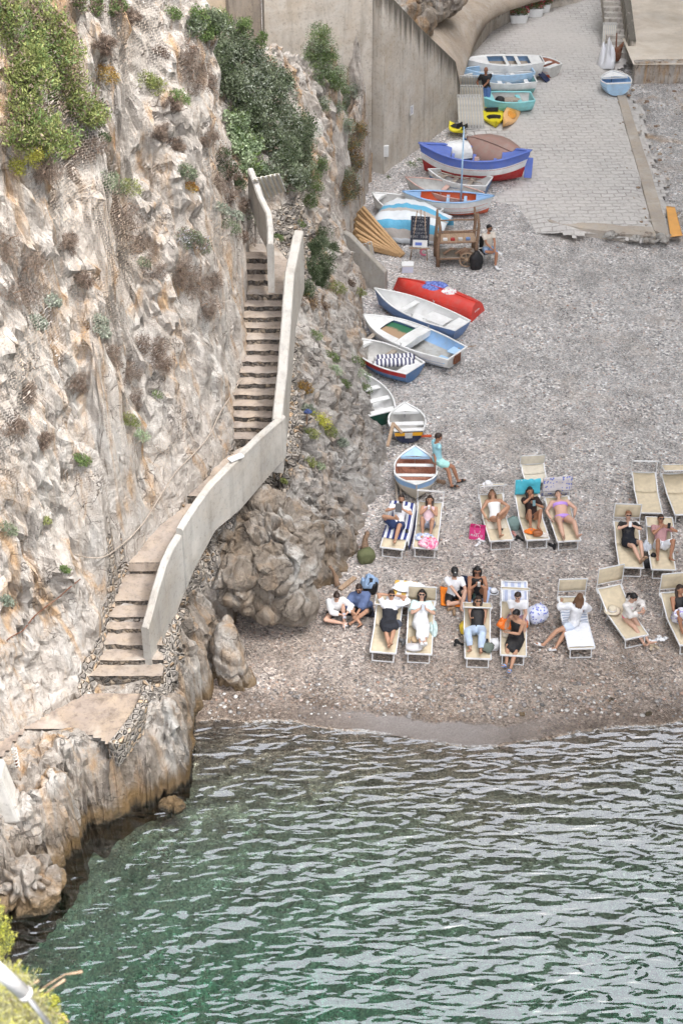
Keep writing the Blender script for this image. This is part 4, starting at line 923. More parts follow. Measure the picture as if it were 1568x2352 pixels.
    # gunwale
    mb = MB(); mb.T = T0
    for sgn in (-1, 1):
        P_ = [H.pt(t, sgn * 1.0, 0.012) + Vector((0, 0, 0.012)) for t in ts]; mb.tube(P_, [(rimw * 0.62, 0.022)] * len(P_), 6, flat=(1, 0, 0))
    if kind == 'transom': mb.bar(H.pt(0, -1) + Vector((0, 0.015, 0.01)), H.pt(0, 1) + Vector((0, 0.015, 0.01)), 0.045, 0.035)
    mb.build('gunwale', rim or side, root)
    if not flip:
        for t in thwarts:
            z = H.h(t) * 0.80; w = H.w(t) - 0.035; mb = MB(); mb.box((0, H.y(t), z), (2 * w, 0.11 if kind == 'double' else 0.17, 0.03), 0, None, 0.006); mb.build('thwart', tw or rim or side, root)
        if ribs:
            for i in range(9):
                t = 0.12 + i * 0.09; mb = MB(); mb.tube([H.pt(t, q, 0.04, fl) for q in [-0.97 + 0.0971 * k for k in range(21)]], 0.013, 4); mb.build('rib', ribs, root)
        if deck_b:
            mb = MB(); tt = [deck_b + (0.985 - deck_b) * i / 8 for i in range(9)]
            mb.grid([[H.pt(t, -0.995, 0.02) + Vector((0, 0, -0.01)), Vector((0, H.pt(t, 1).y, H.h(t) + 0.015)), H.pt(t, 0.995, 0.02) + Vector((0, 0, -0.01))] for t in tt], 0, False)
            a_ = H.pt(deck_b, -0.99, 0.02); b_ = H.pt(deck_b, 0.99, 0.02); mb.bar(a_ + Vector((0, 0, -0.04)), b_ + Vector((0, 0, -0.04)), 0.025, 0.06)
            mb.build('foredeck', deck_m or rim or side, root)
        if deck_s:
            mb = MB(); tt = [0.015 + (deck_s - 0.015) * i / 6 for i in range(7)]
            mb.grid([[H.pt(t, -0.995, 0.02) + Vector((0, 0, -0.05)), H.pt(t, 0.995, 0.02) + Vector((0, 0, -0.05))] for t in tt], 0, False)
            a_ = H.pt(deck_s, -0.99, 0.03); b_ = H.pt(deck_s, 0.99, 0.03); mb.bar(a_ + Vector((0, 0, -0.09)), b_ + Vector((0, 0, -0.09)), 0.02, 0.08)
            mb.build('stern_seat', deck_m or rim or side, root)
        for t in (0.45,):
            for sgn in (-1, 1):
                p = H.pt(t, sgn, 0.0) + Vector((0, 0, 0.03)); mb = MB(); mb.tube([p, p + Vector((0, 0.0, 0.06))], 0.014, 5); mb.tube([p + Vector((0, -.03, .10)), p + Vector((0, -.03, .06)), p + Vector((0, .03, .06)), p + Vector((0, .03, .10))], 0.008, 5); mb.build('rowlock', METAL, root)
    root['_'] = 0; del root['_']
    return root, H, Rm
GB = 'small boats drawn up along the beach'
def oar(name, root_, a, b, m=WOODG):
    mb = MB(); a = Vector(a); b = Vector(b); mb.tube([a, a.lerp(b, 0.72)], 0.018, 6); mb.bar(a.lerp(b, 0.7), b, 0.09, 0.02); return mb.build(name, m, root_)
# nearest first
r22, h22, _ = boat('rowing_boat', 'light blue and white double-ended boat with worn red wood inside, nearest the loungers', GB, (953, 1022), (955, 1118), 1.16, 0.55, CREAM, CREAM, WHITE, WOODR, LBLUE, 0.2, 'double', (0.42, 0.68), WHITE, 0.80, None, LBLUE2, WOODR, full=2.6, ribs=wood('pale_ribs', (0.55, 0.30, 0.22), (0.35, 0.15, 0.1)), sheer=0.25)
mb = MB(); tt = [0.02 + 0.17 * i / 6 for i in range(7)]; mb.grid([[h22.pt(t, -0.995, 0.02) + Vector((0, 0, -0.03)), h22.pt(t, 0.995, 0.02) + Vector((0, 0, -0.03))] for t in tt], 0, False); mb.build('afterdeck', WHITE, r22)
r21, h21, _ = boat('rowing_boat', 'white rowing boat whose squared stern carries yellow and navy bands', GB, (929, 922), (938, 989), 1.06, 0.46, WHITE, NAVY, WHITE, GREYW, None, 0.0, thwarts=(0.42,), tw=WHITE, deck_b=0.74, deck_s=0.20, deck_m=WHITE, trans_m=NAVY, k_st=0.74, sheer=0.3)
tf = h21
def stern_strip(root, H, z0, z1, m, x0=-1.0, x1=1.0, y=-0.012, name='stern_band'):
    mb = MB(); pts_ = []
    def hw(z): 
        best = 0.01
        for i in range(60):
            p = H.pt(0, i / 59)
            if p.z <= z: best = p.x
        return best
    yb = H.pt(0, 1).y; 
    for z in (z0, (z0 + z1) / 2, z1):
        w = hw(z); mb.v.append((w * x0, H.pt(0, 0.5).y + y - 0.01 * (z / H.D), z)); mb.v.append((w * x1, H.pt(0, 0.5).y + y - 0.01 * (z / H.D), z))
    mb.f += [[0, 1, 3, 2], [2, 3, 5, 4]]; mb.m += [0, 0]; mb.sm += [False, False]
    return mb.build(name, m, root, solid=0.006)
stern_strip(r21, tf, 0.33, 0.44, YELP, -1.0, 1.0, -0.03); stern_strip(r21, tf, 0.26, 0.445, GREYW, -0.28, 0.28, -0.045, 'motor_pad')
r20, h20, _ = boat('rowing_boat', 'long white rowing boat with dark green bottom, half hidden by the rock', GB, (795, 845), (878, 948), 1.35, 0.50, WHITE, GREENP, WHITE, WHITE, None, 0.55, thwarts=(0.35, 0.6), tw=WHITE, deck_s=0.12, trans_m=GREENP, k_st=0.6)
r19, h19, _ = boat('rowing_boat', 'blue-hulled boat with white inside and red stripe, striped cushions laid in it', GB, (806, 776), (952, 846), 1.25, 0.48, DBLUE, DBLUE, WHITE, GREYW, DRED, 0.3, thwarts=(0.5,), tw=WOODG, deck_s=0.16, deck_m=WHITE, deck_b=0.8)
r18, h18, _ = boat('cabin_dinghy', 'white decked dinghy with a green and brown hatch and light blue cockpit', GB, (836, 722), (1048, 812), 1.42, 0.50, WHITE, MBLUE, WHITE, LBLUE, None, 0.18, thwarts=(), deck_m=WHITE, deck_s=None, floor_m=paint('dirty_cockpit_floor', (0.5, 0.5, 0.47), 0.7, 0.6), k_st=0.7, full=2.8, sheer=0.15)
mb = MB(); tt = [0.42, 0.47, 0.53, 0.6, 0.68, 0.76, 0.83, 0.9, 0.95, 0.985]
for a_, b_ in zip(tt[:-1], tt[1:]):
    for q0_, q1_ in ((-0.995, -0.5), (0.5, 0.995)): 
        if 0.53 <= a_ < 0.76: mb.grid([[h18.pt(t, q0_ if q0_ < 0 else q1_, 0.02), Vector((h18.w(t) * (-0.62 if q0_ < 0 else 0.62), h18.y(t), h18.h(t) + 0.03))] for t in (a_, b_)], 0, False)
    if not (0.53 <= a_ < 0.76): mb.grid([[h18.pt(t, -0.995, 0.02), Vector((0, h18.pt(t, 1).y, h18.h(t) + 0.035)), h18.pt(t, 0.995, 0.02)] for t in (a_, b_)], 0, False)
a_ = h18.pt(0.42, -0.99, 0.02); b_ = h18.pt(0.42, 0.99, 0.02); mb.bar(a_ + Vector((0, 0, -0.08)), b_ + Vector((0, 0, -0.08)), 0.02, 0.2)
mb.build('foredeck', WHITE, r18)
def hatch_mat():
    t = NT('green_brown_hatch'); tc = t.n('ShaderNodeTexCoord').outputs['Object']; sx = t.n('ShaderNodeSeparateXYZ', {0: tc}).outputs[0]
    a = t.noise(5, tc, 4); f = t.ramp(t.math('ADD', sx, t.math('MULTIPLY', t.math('SUBTRACT', a, 0.5), 0.3)), [(0.0, 0), (0.12, 1)])
    return t.done(t.mix(f, (0.42, 0.28, 0.17), (0.035, 0.16, 0.08)), 0.5, t.bump(a, 0.01))
mb = MB(); mb.grid([[Vector((h18.w(t) * q, h18.y(t), h18.h(t) - 0.05)) for q in (-0.64, -0.2, 0.2, 0.64)] for t in (0.52, 0.6, 0.68, 0.77)], 0, False); mb.build('hatch_floor', hatch_mat(), r18)
mb = MB(); mb.box((h18.w(0.05) * 0.6, h18.y(0.08), h18.D * 0.72), (0.36, 0.36, 0.03)); mb.box((-h18.w(0.05) * 0.6, h18.y(0.08), h18.D * 0.72), (0.36, 0.36, 0.03)); mb.build('corner_seat', LBLUE2, r18)
mb = MB(); mb.box((0.0, h18.y(0) - 0.01, h18.D * 0.75), (0.30, 0.07, 0.30), 0, None, 0.01); mb.build('motor_bracket', RUST, r18)
# oar sticking out behind
mb = MB(); q0, q1 = PG(1052, 800, 0.35), PG(1092, 794, 0.25); mb.tube([q0, q1], 0.016, 6); mb.build('wooden_pole', WOOD, None, 'thin brown wooden pole poking out behind the blue cockpit dinghy', 'pole')
r17, h17, _ = boat('rowing_boat', 'long white rowing boat with blue hull beside the upturned red boat', GB, (862, 662), (1060, 748), 1.15, 0.48, MBLUE, MBLUE, WHITE, WHITE, None, 0.2, thwarts=(0.62,), tw=WHITE, deck_s=0.13, deck_m=WHITE)
mb = MB(); mb.box((0.1, h17.y(0.3), h17.D * 0.7), (0.55, 0.75, 0.03), 0, None, 0.01); mb.build('seat_board', WHITE, r17)
r16, h16, R16 = boat('upturned_boat', 'bright red boat lying upside down with clothes dried on its keel', GB, (905, 646), (1098, 712), 1.10, 0.55, REDP, REDP, WHITE, None, None, 0.3, flip=True, dz=0.25, k_st=0.75)
# white hand-painted letters on the red stern
def stroke_text(word, h=0.09, w=0.055):
    G_ = {'D': [[(0, 0), (0, 1), (.7, .8), (.7, .2), (0, 0)]], 'A': [[(0, 0), (.4, 1), (.8, 0)], [(.15, .4), (.65, .4)]], 'I': [[(.3, 0), (.3, 1)]], 'N': [[(0, 0), (0, 1), (.7, 0), (.7, 1)]], 'O': [[(0, .2), (0, .8), (.35, 1), (.7, .8), (.7, .2), (.35, 0), (0, .2)]], 'M': [[(0, 0), (0, 1), (.4, .4), (.8, 1), (.8, 0)]], 'R': [[(0, 0), (0, 1), (.7, .8), (0, .5), (.7, 0)]], 'U': [[(0, 1), (0, .2), (.35, 0), (.7, .2), (.7, 1)]], 'L': [[(0, 1), (0, 0), (.7, 0)]], 'E': [[(.7, 1), (0, 1), (0, 0), (.7, 0)], [(0, .5), (.5, .5)]], 'T': [[(.35, 0), (.35, 1)], [(0, 1), (.7, 1)]], 'S': [[(.7, .9), (.35, 1), (0, .75), (.7, .3), (.35, 0), (0, .1)]], '4': [[(.6, 0), (.6, 1), (0, .35), (.8, .35)]], 'V': [[(0, 1), (.35, 0), (.7, 1)]], 'P': [[(0, 0), (0, 1), (.7, .8), (0, .5)]], 'F': [[(.7, 1), (0, 1), (0, 0)], [(0, .5), (.5, .5)]], 'B': [[(0, 0), (0, 1), (.6, .8), (0, .5), (.7, .2), (0, 0)]], 'C': [[(.7, .9), (.3, 1), (0, .6), (0, .3), (.3, 0), (.7, .1)]], 'H': [[(0, 0), (0, 1)], [(.7, 0), (.7, 1)], [(0, .5), (.7, .5)]], 'W': [[(0, 1), (.2, 0), (.4, .6), (.6, 0), (.8, 1)]], 'Y': [[(0, 1), (.35, .5), (.7, 1)], [(.35, .5), (.35, 0)]], 'K': [[(0, 0), (0, 1)], [(.7, 1), (0, .45), (.7, 0)]], '-': [[(0, .5), (.6, .5)]], ' ': [], 'G': [[(.7, .85), (.3, 1), (0, .6), (0, .3), (.3, 0), (.7, .15), (.7, .5), (.4, .5)]]}
    out = []; x = 0
    for ch in word:
        for s_ in G_.get(ch, []): out.append([(x + p[0] * w, p[1] * h) for p in s_])
        x += w * 1.25
    return out, x
def letters(mb, lines, M, h, w, th=0.010, lead=1.5, mi=0, center=True):
    for k, ln in enumerate(lines):
        st_, wd = stroke_text(ln, h, w)
        for s_ in st_:
            for a_, b_ in zip(s_[:-1], s_[1:]):
                ox = -wd / 2 if center else 0
                A = M @ Vector((a_[0] + ox, 0, a_[1] - k * h * lead)); B_ = M @ Vector((b_[0] + ox, 0, b_[1] - k * h * lead)); nrm = (M.to_3x3() @ Vector((0, -1, 0))).normalized()
                mb.bar(A, B_, th, 0.004, mi, up=nrm)
mb = MB(); ys_ = h16.pt(0, 0.5).y - 0.02
letters(mb, ['BISIO-', 'ISOLA ANTICA 4-'], Matrix.Translation((0, ys_ - 0.005, 0.24)), 0.06, 0.042, 0.014, 1.75); mb.build('boat_name', paint('white_lettering', (0.85, 0.85, 0.85)), r16)
# yonder boats
r14, h14, _ = boat('rowing_boat', 'white rowing boat full of gear behind the striped tarpaulin', GB, (856, 442), (1000, 492), 1.35, 0.46, WHITE, WHITE, WHITE, GREYW, thwarts=(0.45, 0.7), deck_b=0.86, k_st=0.75)
r13, h13, _ = boat('fishing_boat', 'double-ended boat with pale blue rim, orange-red inside and slim blue mast', GB, (928, 441), (1128, 458), 1.32, 0.58, WHITE, ORED, LBLUE, ORED, None, 0.20, 'double', (0.3, 0.5), LBLUE2, 0.82, None, LBLUE, heel=R(6), sheer=0.2, rimw=0.11)
mb = MB(); tt = [0.02 + 0.16 * i / 6 for i in range(7)]; mb.grid([[h13.pt(t, -0.995, 0.02), h13.pt(t, 0.995, 0.02)] for t in tt], 0, False); mb.build('afterdeck', LBLUE, r13)
mb = MB(); mb.tube([(0, h13.y(0.35), 0.2), (0.0, h13.y(0.35) + 0.05, 3.05)], [0.035, 0.022], 8); mb.build('mast', LBLUE2, r13)
r12, h12, _ = boat('rowing_boat', 'narrow grey-white boat with a faded pink rim beside the blue-hulled tender', GB, (934, 405), (1102, 452), 1.0, 0.42, GREYW, GREYW, PINKW, GREYW, thwarts=(0.5,), heel=R(-6))
r11, h11, _ = boat('rowing_boat', 'white rowing boat with a blue bottom and grey boards piled inside', GB, (984, 388), (1122, 418), 1.22, 0.46, WHITE, DBLUE, WHITE, GREYW, None, 0.55, thwarts=(0.3, 0.55, 0.75), tw=WOODG, trans_m=DBLUE)
oar('oar', r11, (0.15, -0.8, h11.D + 0.02), (-0.3, 0.9, h11.D + 0.06)); oar('oar', r11, (-0.2, -0.9, h11.D + 0.02), (0.1, 0.8, h11.D + 0.03))
r10, h10, _ = boat('fishing_boat', 'largest boat, white with red bottom and broad periwinkle blue rim', GB, (966, 330), (1210, 362), 1.75, 0.92, WHITE, DRED, PERI, DBLUE, PERI, 0.42, 'double', (0.3, 0.5, 0.7), PERI, 0.72, None, PERI, heel=R(4), sheer=0.28, rimw=0.16, floor=0.4)
mb = MB(); tt = [0.02 + 0.22 * i / 6 for i in range(7)]; mb.grid([[h10.pt(t, -0.995, 0.02), h10.pt(t, 0.995, 0.02)] for t in tt], 0, False); mb.build('afterdeck', PERI, r10)
mb = MB(); mb.box((0, h10.y(0.0) - 0.06, 0.55), (0.05, 0.28, 0.75), 0, None, 0.02); mb.build('rudder', PERI, r10)
mb = MB(); mb.box((-0.80, h10.y(0.47), h10.D + 0.05), (0.12, 0.16, 0.2), 0, None, 0.01); mb.build('fender_block', PINKW, r10)
r8, h8, _ = boat('upturned_boat', 'old brown-bottomed boat tipped upside down on top of others', GB, (1075, 292), (1185, 335), 1.65, 0.62, BROWNP, BROWNP, WOODR, None, MBLUE, 0.3, flip=True, dz=0.7, lift=0.45, heel=R(-22), k_st=0.7)
r8b, _, _ = boat('rowing_boat', 'dark blue boat crushed beneath the tipped brown hull', GB, (1064, 318), (1150, 352), 1.2, 0.42, MBLUE, MBLUE, DBLUE, BLACK, thwarts=(0.4,))
r9, h9, _ = boat('upturned_dinghy', 'small white dinghy lying upside down behind the largest boat', GB, (1012, 338), (1076, 330), 1.05, 0.44, WHITE, WHITE, WHITE, None, flip=True, dz=0.3, lift=0.5, k_st=0.9)
r5, h5, _ = boat('dinghy', 'turquoise plastic dinghy behind the standing man in black', GB, (1102, 218), (1222, 222), 1.25, 0.52, TURQ, TURQ, TURQ, GREYW, TURQ, 0.1, thwarts=(0.25,), tw=TURQ, deck_b=0.75, k_st=0.8, full=3.2, rimw=0.10)
mb = MB(); mb.ball((0, 0.25, h5.D * 0.75), (0.22, 0.22, 0.2), 8, 6); mb.ball((0.05, -0.15, h5.D * 0.75), (0.2, 0.5, 0.12), 8, 6, 1); mb.build('gear_heap', [BLACK, WOODG], r5)
r4, h4, _ = boat('rowing_boat', 'white open boat with a dull turquoise bottom and broad white benches', GB, (1066, 172), (1226, 178), 1.5, 0.62, WHITE, DTURQ, WHITE, WHITE, None, 0.6, thwarts=(0.12, 0.5, 0.78), tw=WHITE, k_st=0.8, trans_m=DTURQ)
for p in ((0.2, -0.2), (-0.15, -0.35), (0.1, -0.6)):
    pass
mb = MB(); mb.ball((0.15, -0.35, 0.3), (0.22, 0.2, 0.16), 9, 6); mb.ball((-0.1, -0.75, 0.28), (0.16, 0.2, 0.13), 9, 6); mb.build('white_bundle', WHITE, r4)
r3, h3, _ = boat('rowing_boat', 'pale sky-blue boat squeezed between two white ones', GB, (1066, 157), (1222, 160), 1.2, 0.62, LBLUE2, WHITE, LBLUE2, LBLUE2, thwarts=(0.3, 0.6), tw=WHITE, lift=0.05)
r1, h1, _ = boat('cabin_boat', 'white decked boat with three square openings, farthest of the row', GB, (1066, 134), (1244, 137), 1.45, 0.72, WHITE, WHITE, WHITE, LBLUE, thwarts=(), k_st=0.55, full=2.2, sheer=0.15, lift=0.05)
mb = MB()
def dk(t0, t1, q0, q1): mb.grid([[Vector((h1.w(t) * q, h1.y(t), h1.h(t) + 0.02)) for q in (q0, (q0 + q1) / 2, q1)] for t in np.linspace(t0, t1, 5)], 0, False)
dk(0.02, 0.17, -0.98, 0.98); dk(0.70, 0.97, -0.98, 0.98); dk(0.17, 0.7, -0.98, -0.72); dk(0.17, 0.7, 0.72, 0.98); dk(0.30, 0.345, -0.72, 0.72); dk(0.45, 0.49, -0.72, 0.72); mb.build('deck', WHITE, r1)
mb = MB(); mb.grid([[Vector((h1.w(t) * q, h1.y(t), h1.h(t) - 0.18)) for q in (-0.74, 0.74)] for t in (0.17, 0.7)], 0, False); mb.build('locker_floor', WOODG, r1)
r2, h2, _ = boat('rowing_boat', 'small white boat with red and brown trim at the far end of the row', GB, (1228, 128), (1274, 152), 1.1, 0.5, GREYW, ORED, WHITE, WOODR, None, 0.4, thwarts=(0.3, 0.6), tw=WHITE)
r23, h23, _ = boat('rowing_boat', 'lone small sky-blue boat with white rim at the right edge of the slipway', None, (1404, 160), (1420, 192), 1.25, 0.55, LBLUE2, NAVY, WHITE, LBLUE, None, 0.12, thwarts=(0.30,), tw=WHITE, deck_b=0.62, deck_m=WHITE, k_st=0.78, sheer=0.2)

# kayaks
def kayak(label, a, b, wd, col, seatm, lift=0.15, roll=0.0, sit=True):
    pa, pb_ = PG(*a), PG(*b); L = (pa - pb_).length; c = (pa + pb_) / 2; rz = math.atan2(-(pa.x - pb_.x), pa.y - pb_.y)
    root = empty('kayak', c + Vector((0, 0, lift)), rz, label, 'kayak', None); root.rotation_euler = (math.atan2(pa.z - pb_.z, L), roll, rz)
    n = 20; rows = []
    for i in range(n + 1):
        t = i / n; u = abs(t - 0.5) * 2; w = wd / 2 * max(0.02, 1 - u ** 2.3); hh = 0.17 + 0.10 * u ** 2
        rows.append([Vector((w * math.cos(a_), (t - 0.5) * L, 0.10 * (u ** 2) + hh * 0.75 * math.sin(a_) * (1.0 if math.sin(a_) < 0 else 0.55))) for a_ in np.linspace(0, 2 * math.pi, 15)[:-1]])
    mb = MB(); mb.grid(rows, 0, True, True); mb.build('hull', col, root)
    for t in ((0.30, 0.62) if sit else (0.45,)):
        mb = MB(); mb.ball((0, (t - 0.5) * L, 0.085), (wd * 0.30, 0.22 if sit else 0.4, 0.03), 12, 6); mb.build('seat', seatm, root)
        mb = MB(); mb.box((0, (t - 0.5) * L - 0.2, 0.16), (wd * 0.5, 0.04, 0.16), 0, Matrix.Rotation(R(-15), 3, 'X'), 0.015); mb.build('backrest', seatm, root)
    return root
kayak('chunky bright yellow two-seat kayak lying on the slipway below the standing man', (1121, 244), (1137, 298), 0.95, paint('yellow_plastic', (0.80, 0.68, 0.03), 0.35, 0.08), BLACK)
kayak('slim pale orange kayak tilted on its side next to the yellow one', (1188, 246), (1158, 302), 0.62, paint('pale_orange_plastic', (0.85, 0.50, 0.22), 0.4, 0.15), paint('orange_trim', (0.75, 0.35, 0.06)), 0.2, R(35), False)
kayak('end of a yellow kayak showing between the wall and the white dinghy', (1030, 306), (1066, 318), 0.7, paint('yellow_plastic', (0.80, 0.62, 0.03), 0.35, 0.08), BLACK, 0.3)
# ------------------------------------------------------------------ sun loungers
CANVAS = cloth('cream_mesh_canvas', (0.66, 0.56, 0.40), fold=0.004); CANVAS2 = cloth('pale_mesh_canvas', (0.72, 0.66, 0.54), fold=0.004)
FRAME = paint('white_aluminium', (0.80, 0.80, 0.80), 0.35, 0.08, metallic=0.1)
SEATL, BACKL, WD, SZ = 0.97, 0.68, 0.60, 0.31
def bedpt(s, ang):
    """centre line of the bed, s metres from the foot end"""
    if s <= SEATL: return Vector((0, s, SZ))
    return Vector((0, SEATL + (s - SEATL) * math.cos(ang), SZ + (s - SEATL) * math.sin(ang)))
GL = 'cream sun loungers set out in two rows on the pebbles'
LG = {}
def lounger(key, label, foot, head, ang=16, arm=(0.15, 88), panel=(88, 0.40), canvas=None, grp=GL):
    """foot / head: middle of the front edge and of the top of the backrest in the photograph"""
    ang = R(ang); pf = PG(foot[0], foot[1], SZ); pf.z -= SZ
    hz = BACKL * math.sin(ang) + SZ; ph = PG(head[0], head[1], hz); ph.z -= hz
    rz = math.atan2(-(ph.x - pf.x), ph.y - pf.y)
    root = empty('sun_lounger', pf, rz, label, 'sun lounger', grp)
    slope = math.atan2(ph.z - pf.z, (ph - pf).length); Rm = Matrix.Rotation(rz, 4, 'Z') @ Matrix.Rotation(slope * 0.6, 4, 'X'); root.rotation_euler = Rm.to_euler()
    w = WD / 2; cv = canvas or CANVAS
    mb = MB()
    for sx in (-w, w):
        mb.bar((sx, 0, SZ), (sx, SEATL + 0.1, SZ), 0.028, 0.035)
    mb.bar((-w, 0.01, SZ), (w, 0.01, SZ), 0.03, 0.035); mb.build('seat_frame', FRAME, root)
    mb = MB(); e = bedpt(SEATL + BACKL, ang)
    for sx in (-w - 0.005, w + 0.005): mb.bar((sx, SEATL - 0.05, SZ + 0.01), (sx, e.y, e.z + 0.01), 0.026, 0.034)
    mb.bar((-w, e.y, e.z), (w, e.y, e.z), 0.026, 0.03); mb.build('backrest_frame', FRAME, root)
    mb = MB(); mb.grid([[Vector((x, y, SZ + 0.012 - 0.03 * (1 - (x / w) ** 2))) for x in np.linspace(-w + 0.01, w - 0.01, 7)] for y in np.linspace(0.015, SEATL, 8)], 0, True); mb.build('seat', cv, root, solid=0.006)
    mb = MB(); mb.grid([[bedpt(s, ang) + Vector((x, 0, 0.014 - 0.035 * (1 - (x / w) ** 2))) for x in np.linspace(-w + 0.01, w - 0.01, 7)] for s in np.linspace(SEATL + 0.005, SEATL + BACKL - 0.01, 7)], 0, True); mb.build('backrest', cv, root, solid=0.006)
    def leg(y0, y1):
        mb = MB()
        for sx in (-w + 0.05, w - 0.05): mb.bar((sx, y0, SZ - 0.01), (sx, y1, 0.015), 0.024, 0.024)
        mb.bar((-w + 0.05, y1, 0.02), (w - 0.05, y1, 0.02), 0.024, 0.024); mb.build('leg', FRAME, root)
    leg(0.10, 0.03); leg(SEATL - 0.02, SEATL + 0.12)
    mb = MB()
    for sx in (-w + 0.03, w - 0.03): p = bedpt(SEATL + 0.4, ang); mb.bar((sx, p.y, p.z - 0.01), (sx, p.y + 0.02, 0.05), 0.018, 0.018)
    mb.build('back_prop', FRAME, root)
    if arm:
        b = bedpt(SEATL + BACKL - 0.12, ang); a1 = R(arm[1]); a2 = R(panel[0]); top0 = bedpt(SEATL + BACKL, ang)
        t0 = top0 + Vector((0, math.cos(a1), math.sin(a1))) * arm[0]; t1 = t0 + Vector((0, math.cos(a2), math.sin(a2))) * panel[1]
        mb = MB()
        for sx in (-w - 0.035, w + 0.035):
            mb.bar((sx, b.y, b.z), (sx, top0.y, top0.z), 0.018, 0.022); mb.bar((sx, top0.y, top0.z), (sx, t0.y, t0.z), 0.018, 0.022); mb.bar((sx, t0.y, t0.z), (sx, t1.y, t1.z), 0.018, 0.022)
        for q in (t0, t1): mb.bar((-w - 0.035, q.y, q.z), (w + 0.035, q.y, q.z), 0.02, 0.022)
        fr_ = mb.build('canopy_frame', FRAME, root)
        mb = MB(); mb.grid([[t0.lerp(t1, s) + Vector((x, 0, 0.0)) for x in np.linspace(-w - 0.02, w + 0.02, 5)] for s in np.linspace(0, 1, 5)], 0, True); mb.build('canopy', cv, root, solid=0.008)
        LG[key] = (root, ang, Rm, t0, t1)
    else: LG[key] = (root, ang, Rm, None, None)
    return root
def LM(key): r = LG[key][0]; return Matrix.Translation(r.location) @ LG[key][2] @ Matrix.Diagonal(r.scale).to_4x4()
lounger('L1', 'sun lounger under the navy and white striped towel, nearest the cliff', (900, 1260), (922, 1160), 24, None)
lounger('L2', 'sun lounger with pink cloth at its foot and its canopy bar raised', (975, 1260), (986, 1164), 26, (0.33, 80), (147, 0.30))
lounger('L3', 'sun lounger with a white hat resting on its canopy bar', (1151, 1242), (1130, 1144), 28, (0.30, 85), (149, 0.36))
lounger('L4', 'sun lounger with a bright turquoise towel over its canopy', (1234, 1240), (1214, 1148), 26, (0.16, 88), (95, 0.30))
lounger('L5', 'sun lounger with a patterned shawl hung from its canopy frame', (1306, 1243), (1282, 1153), 18, (0.16, 85), (85, 0.42))
lounger('L6', 'empty pale lounger folded flat behind the turquoise towel', (1232, 1108), (1222, 1066), 10, (0.01, 10), (100, 0.3), CANVAS2).scale = (1, 0.42, 1)
lounger('L7', 'empty cream lounger at the back with a raised thin canopy bar', (1493, 1179), (1479, 1092), 12, (0.36, 86), (147, 0.30))
lounger('L8', 'empty cream lounger at the back, cut by the right edge', (1575, 1182), (1548, 1096), 12, (0.28, 86), (170, 0.36))
lounger('L9', 'sun lounger with a square upright canopy behind a reader in black', (1449, 1304), (1440, 1214), 18, (0.14, 88), (90, 0.42))
lounger('L10', 'sun lounger with canopy swung forward, holding a man in pink shirt', (1523, 1309), (1514, 1216), 24, (0.16, 88), (185, 0.36))
lounger('L11', 'front row lounger nearest the cliff, white cloth over its level canopy', (879, 1499), (893, 1394), 20, (0.16, 95), (180, 0.34))
lounger('L12', 'front row lounger whose big square canopy stands above a woman in white', (961, 1502), (967, 1397), 24, (0.02, 88), (96, 0.46))
lounger('L13', 'front row lounger holding the woman in jeans', (1097, 1513), (1096, 1412), 24, (0.08, 100), (155, 0.40))
lounger('L14', 'front row lounger on which the woman in black dress sits', (1178, 1506), (1180, 1404), 26, (0.42, 85), (149, 0.34))
lounger('L15', 'front row lounger covered by a white towel, canopy leaning back', (1335, 1490), (1318, 1395), 20, (0.18, 88), (88, 0.36))
lounger('L16', 'front row lounger turned askew with a straw hat on the seat', (1461, 1464), (1422, 1380), 26, (0.16, 92), (88, 0.46))
lounger('L17', 'sun lounger at the right edge under the woman in black top', (1588, 1480), (1556, 1383), 24, (0.12, 88), (88, 0.46))
lounger('L18', 'white and blue beach bed under the man in a white shirt', (1184, 1432), (1182, 1360), 20, None, None, cloth('blue_white_canvas', (0.72, 0.74, 0.80), (0.45, 0.50, 0.66), 0.16, 0)).scale = (1, 0.8, 1)
lounger('L19', 'lounger behind the front row, draped with a yellow striped towel', (926, 1392), (934, 1352), 6, None, None).scale = (1, 0.52, 1)

# towels laid over the beds
def towel(key, name, label, mat, s0, s1, wl=0.36, wr=0.36, lift=0.03, cat='towel', wav=0.012, sx=0.0, drop=1.0):
    root, ang, Rm, _, _ = LG[key]; M = LM(key); rows = []
    for s in np.linspace(s0, s1, 22):
        c = bedpt(s, ang); row = []
        for u in np.linspace(-1, 1, 19):
            x = u * (wr if u > 0 else wl) + sx; ov = max(0, abs(x) - WD / 2 - 0.01)
            xx = x if ov == 0 else math.copysign(WD / 2 + 0.02 + ov * 0.22, x); z = c.z + lift - ov * drop + noise.noise((x * 7, s * 5, ang * 30)) * wav
            row.append(Vector((xx, c.y + noise.noise((x * 5, s * 3, 2)) * wav, z)))
        rows.append(row)
    mb = MB(); mb.grid(rows, 0, True); o = mb.build(name, mat, None, label, cat, solid=0.007); o.matrix_world = M; return o
def cloth_s(name, c1, c2, st, ax): return cloth(name, c1, c2, st, ax)
towel('L1', 'beach_towel', 'navy and white striped towel spread over the lounger nearest the cliff', cloth_s('navy_stripe', (0.78, 0.79, 0.82), (0.05, 0.065, 0.22), 0.145, 0), 0.38, 1.66, 0.36, 0.62, wav=0.02)
towel('L15', 'beach_towel', 'thick white towel covering the seat of the lounger with backward canopy', cloth('white_towel', (0.85, 0.86, 0.9)), 0.06, 0.95, 0.33, 0.38, wav=0.016)
towel('L15', 'beach_towel', 'grey and white striped towel rumpled on the backrest under the woman in white shirt', cloth_s('grey_stripe', (0.78, 0.80, 0.84), (0.42, 0.47, 0.58), 0.07, 1), 0.86, 1.45, 0.33, 0.30, lift=0.045, wav=0.03)
